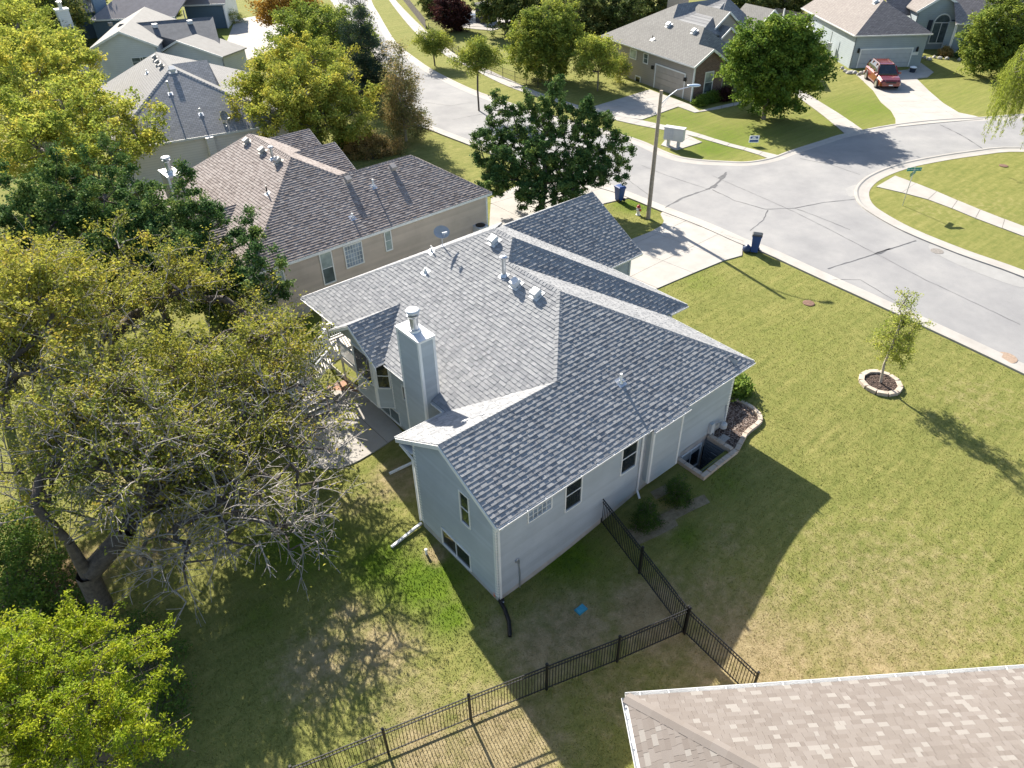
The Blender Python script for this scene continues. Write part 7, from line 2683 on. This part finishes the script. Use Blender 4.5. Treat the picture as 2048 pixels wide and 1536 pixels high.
# street side of the row
ab = gpt(640, 288)
ash = [blob(600, 190, 1.4, 2.5, 1.8), blob(540, 160, 1.6, 2.3, 1.6), blob(680, 180, 1.0, 2.2, 1.6), blob(610, 120, 2.4, 2.3, 1.4), blob(560, 220, .6, 2.0, 1.3), blob(700, 240, -.6, 1.7, 1.2), blob(640, 240, -.2, 1.8, 1.2), blob(500, 190, .8, 1.5, 1.0), blob(660, 120, 1.6, 1.7, 1.2), blob(480, 215, .2, .9, .7)]
tree('ash_tree', ab, ash, 'broad yellow-green ash between the street and the cream house', L_ASH, BARK_GREY, .24, 420, 120, .21, .22, .75, 20, 13, 'trees along the street side', tone=(.2, 1))
ash2 = [blob(690, 55, 1.2, 2.6, 1.7), blob(640, 60, 1.6, 2.6, 1.7), blob(720, 90, .4, 1.8, 1.2), blob(580, 70, 1.4, 2.2, 1.5), blob(610, 45, 2, 2, 1.3)]
tree('ash_tree', mean_base(ash2), ash2, 'olive tree behind the broad ash, beside the far bend of the street', L_ASH, BARK_GREY, .2, 240, 110, .25, .26, .75, 14, 14, 'trees along the street side', tone=(0, .6))
og = [blob(565, 12, 1.0, 2.6, 1.8), blob(590, 5, 1.5, 2.2, 1.5), blob(540, 18, .5, 1.8, 1.2)]
tree('maple_tree', mean_base(og), og, 'small orange maple at the top near the far driveway', L_ORANGE, BARK_GREY, .14, 160, 60, .3, .4, .5, 8, 15)
pn = [blob(738, 115 + 30 * k, 3.0 - 1.3 * k, .55 + .32 * k, .9) for k in range(6)]
pnb = gpt(738, 205)
tree('pine_tree', pnb, [(np.array([pnb[0] + (b[0][0] - pnb[0]) * .2, pnb[1] + (b[0][1] - pnb[1]) * .2, pnb[2] + 9.0 - 1.35 * k]), b[1] * 1.25, b[2] * 1.2, 1) for k, b in enumerate(pn)], 'dark blue-green pine between the ash and the street', L_PINE, BARK_DARK, .16, 330, 85, .26, .26, .45, 10, 16, aspect=.2, fork=.8, updir=.3)
cyb = gpt(812, 282)
cy_ = [(cyb + np.array([rnd.uniform(-.2, .2), rnd.uniform(-.2, .2), 7.6 - 1.0 * k]), .45 + .22 * k, .75, 1) for k in range(7)]
tree('cypress_tree', cyb, cy_, 'rust tinted cypress with a bare lower trunk beside the street', L_CYPRESS, BARK_PALE, .15, 260, 60, .2, .24, .5, 10, 17, fork=.8, aspect=.35, droop=.2)
shb = [blob(745, 300, -3.3, 1.7, 1.0), blob(720, 305, -3.4, 1.2, .9), blob(775, 300, -3.4, 1.2, .8), blob(745, 285, -3.0, 1.2, .7)]
tree('shrub', gpt(745, 318), shb, 'round rust coloured shrub beside the tan house garage', L_RUST, BARK_DARK, .08, 240, 70, .12, .2, .3, 14, 18, cat='shrub', fork=.1)
for (px, py, pz), lab, sd, cr in (((870, 132, 0), 'small street tree with a thin trunk on the verge of the far kerb', 19, [(865, 88, 1.3), (850, 80, .8), (882, 84, .9)]), ((958, 222, 0), 'slim young street tree with a tall bare trunk standing on the near kerb', 20, [(955, 118, 1.2), (978, 118, .8), (930, 118, .7), (955, 95, .7)])):
    bs_ = gpt(px, py)
    bb = []
    for qx, qy, r in cr:
        q = onplane(qx, qy, bs_, CF * [1, 1, 0]); bb.append((q, r, r * .75, 1))
    tree('street_tree', bs_, bb, lab, L_ASH, BARK_DARK, .09, 150, 60, .17, .25, .4, 8, sd, 'street trees', fork=.62, tone=(0, .8))

# upright pear in front of the garages
mb_ = gpt(1082, 428)
mp = plumes([(993, 250, 1.4, .6, 2.1), (1022, 262, 1.2, .55, 2.0), (1055, 245, 1.8, .6, 2.4), (1085, 255, 1.4, .55, 2.2), (1110, 228, 2.0, .65, 2.6), (1140, 262, 1.3, .55, 2.0), (1168, 258, 1.4, .6, 2.3), (1203, 280, .8, .55, 1.8), (1225, 300, .3, .45, 1.2), (1252, 305, .1, .5, 1.1), (966, 300, .3, .6, 1.5), (1010, 340, -.6, 1.0, 1.6), (1080, 330, -.4, 1.1, 1.9), (1150, 345, -.9, 1.05, 1.6), (1200, 350, -1.0, .75, 1.1), (1060, 392, -2.0, 1.0, .9), (1125, 392, -2.0, 1.0, .9), (985, 370, -1.4, .7, .9), (1245, 350, -.7, .45, .8)])
tree('pear_tree', mb_, mp, 'wide dark green pear tree between the tan driveway and the grey garage', L_PEAR, BARK_DARK, .22, 1000, 105, .15, .11, .28, 22, 21, updir=.7, fork=.25, tone=(.05, 1))

# across the street
def tree_at(name, base_px, crown, label, mat, seed, n=300, per=60, leaf=.22, bark=BARK_GREY, tr=.16, group=None, fork=.4, tone=(0, 1), spread=.2, **kw):
    bs_ = gpt(*base_px)
    bb = []
    for qx, qy, r in crown:
        q = onplane(qx, qy, bs_, CF * [1, 1, 0]); bb.append((q, r, r * .85, 1))
    return tree(name, bs_, bb, label, mat, bark, tr, n, per, leaf, spread, .6, 14, seed, group, fork, tone=tone, **kw)


tree_at('elm_tree', (1100, 160), [(1090, 80, 3.2), (1070, 110, 2.4), (1125, 100, 2.5), (1095, 50, 2.4), (1060, 70, 1.8), (1130, 60, 1.8), (1090, 130, 2.0)], 'tall olive green tree beyond the sidewalk, beside the small yellow tree', L_ASH, 22, 560, 75, .22, tr=.22, tone=(0, .75))
tree_at('young_tree', (1195, 182), [(1195, 118, 1.7), (1185, 100, 1.2), (1210, 125, 1.1), (1200, 95, .9)], 'small yellowing tree at the corner of the taupe house', L_YELLOW, 23, 170, 55, .2, tr=.08, tone=(.0, .8))
tree_at('young_tree', (1240, 165), [(1238, 138, .8), (1236, 128, .6)], 'small thin bush against the taupe house wall', L_ASH, 24, 60, 50, .16, tr=.05)
tree_at('plum_tree', (907, 62), [(905, 30, 2.0), (900, 18, 1.6), (915, 38, 1.4)], 'purple leaved plum tree by the far patio', L_PURPLE, 25, 200, 60, .26, tr=.1)
tree_at('shade_tree', (1012, 70), [(1010, 10, 3.2), (1030, 20, 2.6), (985, 5, 2.6), (1040, 0, 3)], 'dark shade tree over the far patio', L_FAR, 26, 300, 60, .32, tr=.25)
tree_at('shade_tree', (880, 28), [(880, -10, 2.6), (870, 0, 2.0), (900, -15, 2.4)], 'dark shade tree behind the purple plum tree', L_FAR, 27, 180, 60, .32, tr=.18)
for k, (bx_, by_, cr) in enumerate((((1150, 75), None, [(1150, 25, 3.2), (1170, 40, 2.4)]), ((1215, 70), None, [(1215, 30, 3.2), (1235, 45, 2.5), (1250, 20, 2.6)]), ((1290, 40), None, [(1290, 5, 3.2), (1310, 10, 2.6)]), ((1545, 30), None, [(1490, 8, 3.0), (1520, 15, 2.5), (1465, 5, 2.4)]), ((1570, 30), None, [(1560, 0, 2.6), (1590, -5, 3)]))):
    tree_at('backyard_tree', bx_, cr, ('dark olive backyard tree, nearest the tall olive tree', 'dark olive backyard tree at the gutter end of the taupe house', 'dark olive backyard tree behind the taupe roof slope', 'dark olive backyard tree behind the taupe house dormers', 'dark olive backyard tree by the weathered board fence')[k], L_FAR, 40 + k, 260, 60, .32, tr=.2, group='backyard trees across the street', tone=(.2, 1) if k != 1 else (0, .7))
tree_at('oak_tree', (1527, 238), [(1550, 130, 3.0), (1510, 120, 2.6), (1590, 125, 2.6), (1550, 80, 2.6), (1520, 165, 2.3), (1580, 165, 2.4), (1550, 105, 3), (1500, 145, 1.9), (1612, 140, 1.7), (1545, 190, 1.8), (1575, 75, 1.8), (1505, 90, 1.9)], 'round dense green tree on the lawn in front of the taupe house', L_GREEN, 28, 900, 75, .24, tr=.2, fork=.35, tone=(.1, 1))
tree_at('juniper_tree', (2000, 150), [(2010, 60, 3.0), (1985, 90, 2.4), (1965, 105, 1.8), (2030, 30, 2.6), (2040, 90, 2.8), (1990, 55, 2.0), (1950, 115, 1.2), (2020, 115, 2.2)], 'dark spreading tree in front of the blue-grey house', L_ASH, 29, 560, 70, .24, tr=.18, tone=(0, .55))


def willow(base, blobs, label, seed):
    rng = np.random.default_rng(seed)
    t = thing('willow_tree', base, label, 'tree')
    sk = Skeleton()
    cen = np.mean([b[0] for b in blobs], axis=0)
    k = sk.path([base - (0, 0, .3), base + (0, 0, .1), base + (cen - base) * .45, base + (cen - base) * .7])
    P, D, _ = sample_blobs(blobs, 260, rng, .5)
    nodes = list(grow(sk, P[np.argsort(np.linalg.norm(P - cen, axis=1))], rng, .4, .5, 1.0))
    pos, dirs, tn = [], [], []
    for q, nd in zip(P[np.argsort(np.linalg.norm(P - cen, axis=1))], nodes):
        L = rng.uniform(1.2, 3.2)
        d = (q - cen) * [1, 1, 0]; d = d / (np.linalg.norm(d) + 1e-6)
        pts = [q + d * .35 * math.sin(f * 2.2) - Z0 * L * f ** 1.4 for f in np.linspace(.2, 1, 5)]
        pts = [p for p in pts if p[2] > base[2] + .4]
        if not pts: continue
        sk.path(pts, nd)
        c = rng.random() * .6
        for _ in range(int(L * 42)):
            f = rng.random()
            pos.append(q + d * .35 * math.sin(f * 2.2) - Z0 * L * f ** 1.4 + rng.normal(size=3) * .07)
            dirs.append([0, 0, -1.0]); tn.append(min(1, c + rng.random() * .4))
    skeleton_mesh('trunk', sk, .006, .2, BARK_GREY, t)
    leaves_mesh('crown', np.array(pos), .2, np.array(tn), L_WILLOW, t, rng, .22, .0, np.array(dirs))
    return t


wb = gpt(2095, 330)
wq = lambda x, y, r: (onplane(x, y, wb, CF * [1, 1, 0]), r, r * .8, 1)
willow(wb, [wq(2080, 150, 2.4), wq(2030, 160, 1.5), wq(2120, 190, 2.4), wq(2050, 130, 1.6), wq(2025, 200, .9)], 'weeping willow with hanging yellow-green strands at the right edge', 50)

# young tree in the ring, shrubs
sb_ = rb + (0, 0, .05)
sq = lambda x, y, r, rz: (onplane(x, y, sb_, CF * [1, 1, 0]), r, rz, 1)
tree('sapling', sb_, [sq(1808, 625, .38, .55), sq(1815, 660, .5, .5), sq(1792, 690, .5, .5), sq(1775, 675, .38, .35), sq(1805, 705, .42, .4), sq(1812, 600, .22, .35), sq(1835, 640, .25, .3), sq(1780, 705, .3, .3)], 'young tree with yellow-green leaves inside the stone ring', L_YELLOW, BARK_PALE, .06, 150, 38, .08, .09, .3, 12, 51, tip=.005, tone=(0, .75),
     trunk_path=[sb_ - Z0 * .2, sb_, onplane(1768, 730, sb_, CF * [1, 1, 0]), onplane(1785, 690, sb_, CF * [1, 1, 0]), onplane(1803, 640, sb_, CF * [1, 1, 0])])
for px, py, s, lab, sd in ((1290, 1055, 1.0, 'small dark green evergreen shrub nearer the iron fence by the house wall', 52), (1352, 1010, 1.1, 'small dark green evergreen shrub nearer the window well', 53)):
    q = gpt(px, py - 4)
    bb = [(q + Z0 * .25 * s, .42 * s, .3 * s, 1), (q + Z0 * .6 * s, .36 * s, .35 * s, 1), (q + Z0 * .95 * s, .22 * s, .3 * s, 1), (q + np.array([.3, .1, .2]) * s, .28, .22, 1)]
    tree('shrub', q, bb, lab, leaf_mat('evergreen_shrub_leaf', [(0.030, 0.070, 0.012), (0.055, 0.110, 0.016), (0.090, 0.150, 0.022)], .3), BARK_DARK, .03, 240, 34, .05, .07, .12, 12, sd, 'shrubs by the house wall', cat='shrub', fork=.15, updir=.4)
ub = [blob(40, 1130, -3.4, 1.3, .7), blob(90, 1180, -3.6, 1.2, .6), blob(20, 1210, -3.3, 1.2, .8), blob(60, 1050, -3.4, 1.0, .6), blob(140, 1215, -3.8, .8, .4), blob(0, 1090, -3.2, 1.2, .8)]
tree('bush', mean_base(ub), ub, 'shaded green undergrowth bush at the foot of the big elm', L_GREEN, BARK_DARK, .06, 300, 60, .1, .18, .3, 12, 54, cat='bush', fork=.1, tone=(0, .6))
ib = [blob(300, 1330, -3.7, .9, .45), blob(330, 1400, -3.9, .7, .3), blob(320, 1480, -3.9, .8, .3), blob(270, 1280, -3.8, .8, .4)]
tree('bush', mean_base(ib), ib, 'low dark bush between the bright locust and the shaded lawn', L_GREEN, BARK_DARK, .04, 130, 50, .08, .15, .25, 10, 55, cat='bush', fork=.1, tone=(0, .5))
for px, py, r, m_, lab, sd in ((1400, 210, .5, L_GREEN, 'low green shrub at the brick gable, nearest the white corner trim', 60), (1413, 205, .55, L_GREEN, 'low green shrub at the middle of the brick gable', 61), (1428, 202, .6, L_GREEN, 'low green shrub under the brick gable window', 62), (1448, 200, .9, L_PURPLE, 'dark red shrub at the brick gable behind the round tree', 63),
                               (470, 48, 1.6, L_WILLOW, 'tall ornamental grass clump beside the far driveway', 64), (1930, 115, 1.2, L_PEAR, 'dark shrub by the porch post of the blue-grey house', 65), (1890, 112, .6, L_RUST, 'rusty shrub under the arched window', 66), (1960, 118, 1.1, L_PEAR, 'dark shrub under the shuttered window', 67),
                               (1474, 786, .55, L_GREEN, 'small green shrub just round the far wall corner of the grey house', 70), (690, 300, 1.0, L_GREEN, 'green shrub at the foot of the broad ash', 68), (350, 30, .9, L_YELLOW, 'yellow-green small tree in front of the slate blue garage', 69)):
    q = gpt(px, py)
    bb = [(q + Z0 * r * .5, r * .8, r * .55, 1), (q + np.array([r * .4, r * .2, r * .45]), r * .6, r * .45, 1), (q + np.array([-r * .4, r * .1, r * .5]), r * .6, r * .45, 1), (q + Z0 * r * .9, r * .5, r * .4, 1)]
    tree('shrub', q, bb, lab, m_, BARK_DARK, .04, 90, 50, .14, .16, .2, 10, sd, cat='shrub', fork=.1, aspect=.25 if sd == 64 else .62)

# ------------------------------------------------------------------ grass blades on the near lawns, fallen leaves
rng = np.random.default_rng(77)


def blades(name, n, umin, umax, vmin, vmax, h, seed):
    rng = np.random.default_rng(seed)
    x = rng.uniform(umin, umax, n); y = rng.uniform(vmin, vmax, n)
    P = np.stack([x, y, ground_h(x, y)], 1)
    uv, z = project(P)
    ok = (uv[:, 0] > -30) & (uv[:, 0] < PW + 30) & (uv[:, 1] > 0) & (uv[:, 1] < PH + 30) & (z > 0)
    ok &= rng.random(n) < np.clip(24.0 / z, .25, 1) ** 1.5
    def rect(a, b, c, d): return (x > a) & (x < b) & (y > c) & (y < d)
    for r in ((-.03, 13.05, -.03, 4.8), (2.6, 18, 4.6, 17.5), (7.4, 9.4, -.4, 0), (9.6, 12.1, -1.5, 0), (-.4, 1.2, 13.6, 16.8)):
        ok &= ~rect(*r)
    for poly in (PATIO_XY, BED_XY):
        px = np.array([p[0] for p in poly]); py = np.array([p[1] for p in poly])
        c = np.zeros(n, bool)
        for i in range(len(poly)):
            j = i - 1
            cond = (py[i] > y) != (py[j] > y)
            c ^= cond & (x < (px[j] - px[i]) * (y - py[i]) / (py[j] - py[i] + 1e-12) + px[i])
        ok &= ~c
    px = np.array([p[0] for p in NEAR_EDGE]); py = np.array([p[1] for p in NEAR_EDGE])
    o = np.argsort(py)
    ok &= x < np.interp(y, py[o], px[o]) - .75
    for poly in (DRIVE_XY,):
        px = np.array([p[0] for p in poly]); py = np.array([p[1] for p in poly])
        c = np.zeros(n, bool)
        for i in range(len(poly)):
            j = i - 1
            cond = (py[i] > y) != (py[j] > y)
            c ^= cond & (x < (px[j] - px[i]) * (y - py[i]) / (py[j] - py[i] + 1e-12) + px[i])
        ok &= ~c
    d = patch_field(x, y, DRY); l = patch_field(x, y, LUSH); b = patch_field(x, y, BARE)
    ok &= rng.random(n) > b * 1.2
    P, x, y, d, l, b = P[ok], x[ok], y[ok], d[ok], l[ok], b[ok]
    m = len(P)
    a = rng.uniform(0, 6.28, m); w = rng.uniform(.010, .022, m)[:, None]
    hh = (h * rng.uniform(.5, 1.4, m) * (1 + .8 * l - .3 * d))[:, None]
    s = np.stack([np.cos(a), np.sin(a), 0 * a], 1)
    lean = np.stack([np.cos(a + 1.3), np.sin(a + 1.3), 0 * a], 1) * rng.uniform(-.7, .7, m)[:, None]
    v = np.stack([P - s * w, P + s * w, P + (lean + Z0) * hh], 1).reshape(-1, 3)
    rp = lambda q: np.repeat(q, 3)
    o = mesh_np(name, v, np.arange(m * 3).reshape(m, 3), rng.random(m), GRASS, None, False, {'dry': ('POINT', rp(d)), 'lush': ('POINT', rp(l)), 'bare': ('POINT', rp(b))})
    tag(o, kind='stuff')
    return o


GRASS = bpy.data.materials.new('grass_blade'); GRASS.use_nodes = True
nt = GRASS.node_tree; nt.nodes.remove(nt.nodes['Principled BSDF'])
c, fine = lawn_colour(nt, attr(nt, 'dry'), attr(nt, 'lush'), attr(nt, 'bare'))
tv_ = mix(nt, attr(nt, 'tone'), (.85, .88, .85), (1.6, 1.5, 1.4))
c = mix(nt, 1.0, c, tv_, 'MULTIPLY')
d_, t_ = nt.nodes.new('ShaderNodeBsdfDiffuse'), nt.nodes.new('ShaderNodeBsdfTranslucent')
nt.links.new(c, d_.inputs['Color']); nt.links.new(c, t_.inputs['Color'])
ms = nt.nodes.new('ShaderNodeMixShader'); ms.inputs[0].default_value = .3
nt.links.new(d_.outputs[0], ms.inputs[1]); nt.links.new(t_.outputs[0], ms.inputs[2])
nt.links.new(ms.outputs[0], nt.nodes['Material Output'].inputs['Surface'])
PATIO_XY = smooth_path(gp((806, 866), (719, 922), (675, 936), (636, 936), (612, 914), (598, 870), (600, 820)), 3) + gp((640, 780), (735, 786), (760, 815))
BED_XY = hull
NEAR_EDGE = edge_near
DRIVE_XY = gp((1262, 480), (1300, 465), (1322, 453), (1328, 443), (1321, 429), (1330, 419), (1411, 450), (1486, 483), (1484, 512), (1448, 522), (1387, 547), (1310, 580), (1255, 620), (1235, 560))
blades('grass', 560000, -16, 30, -14, 22, .03, 80)
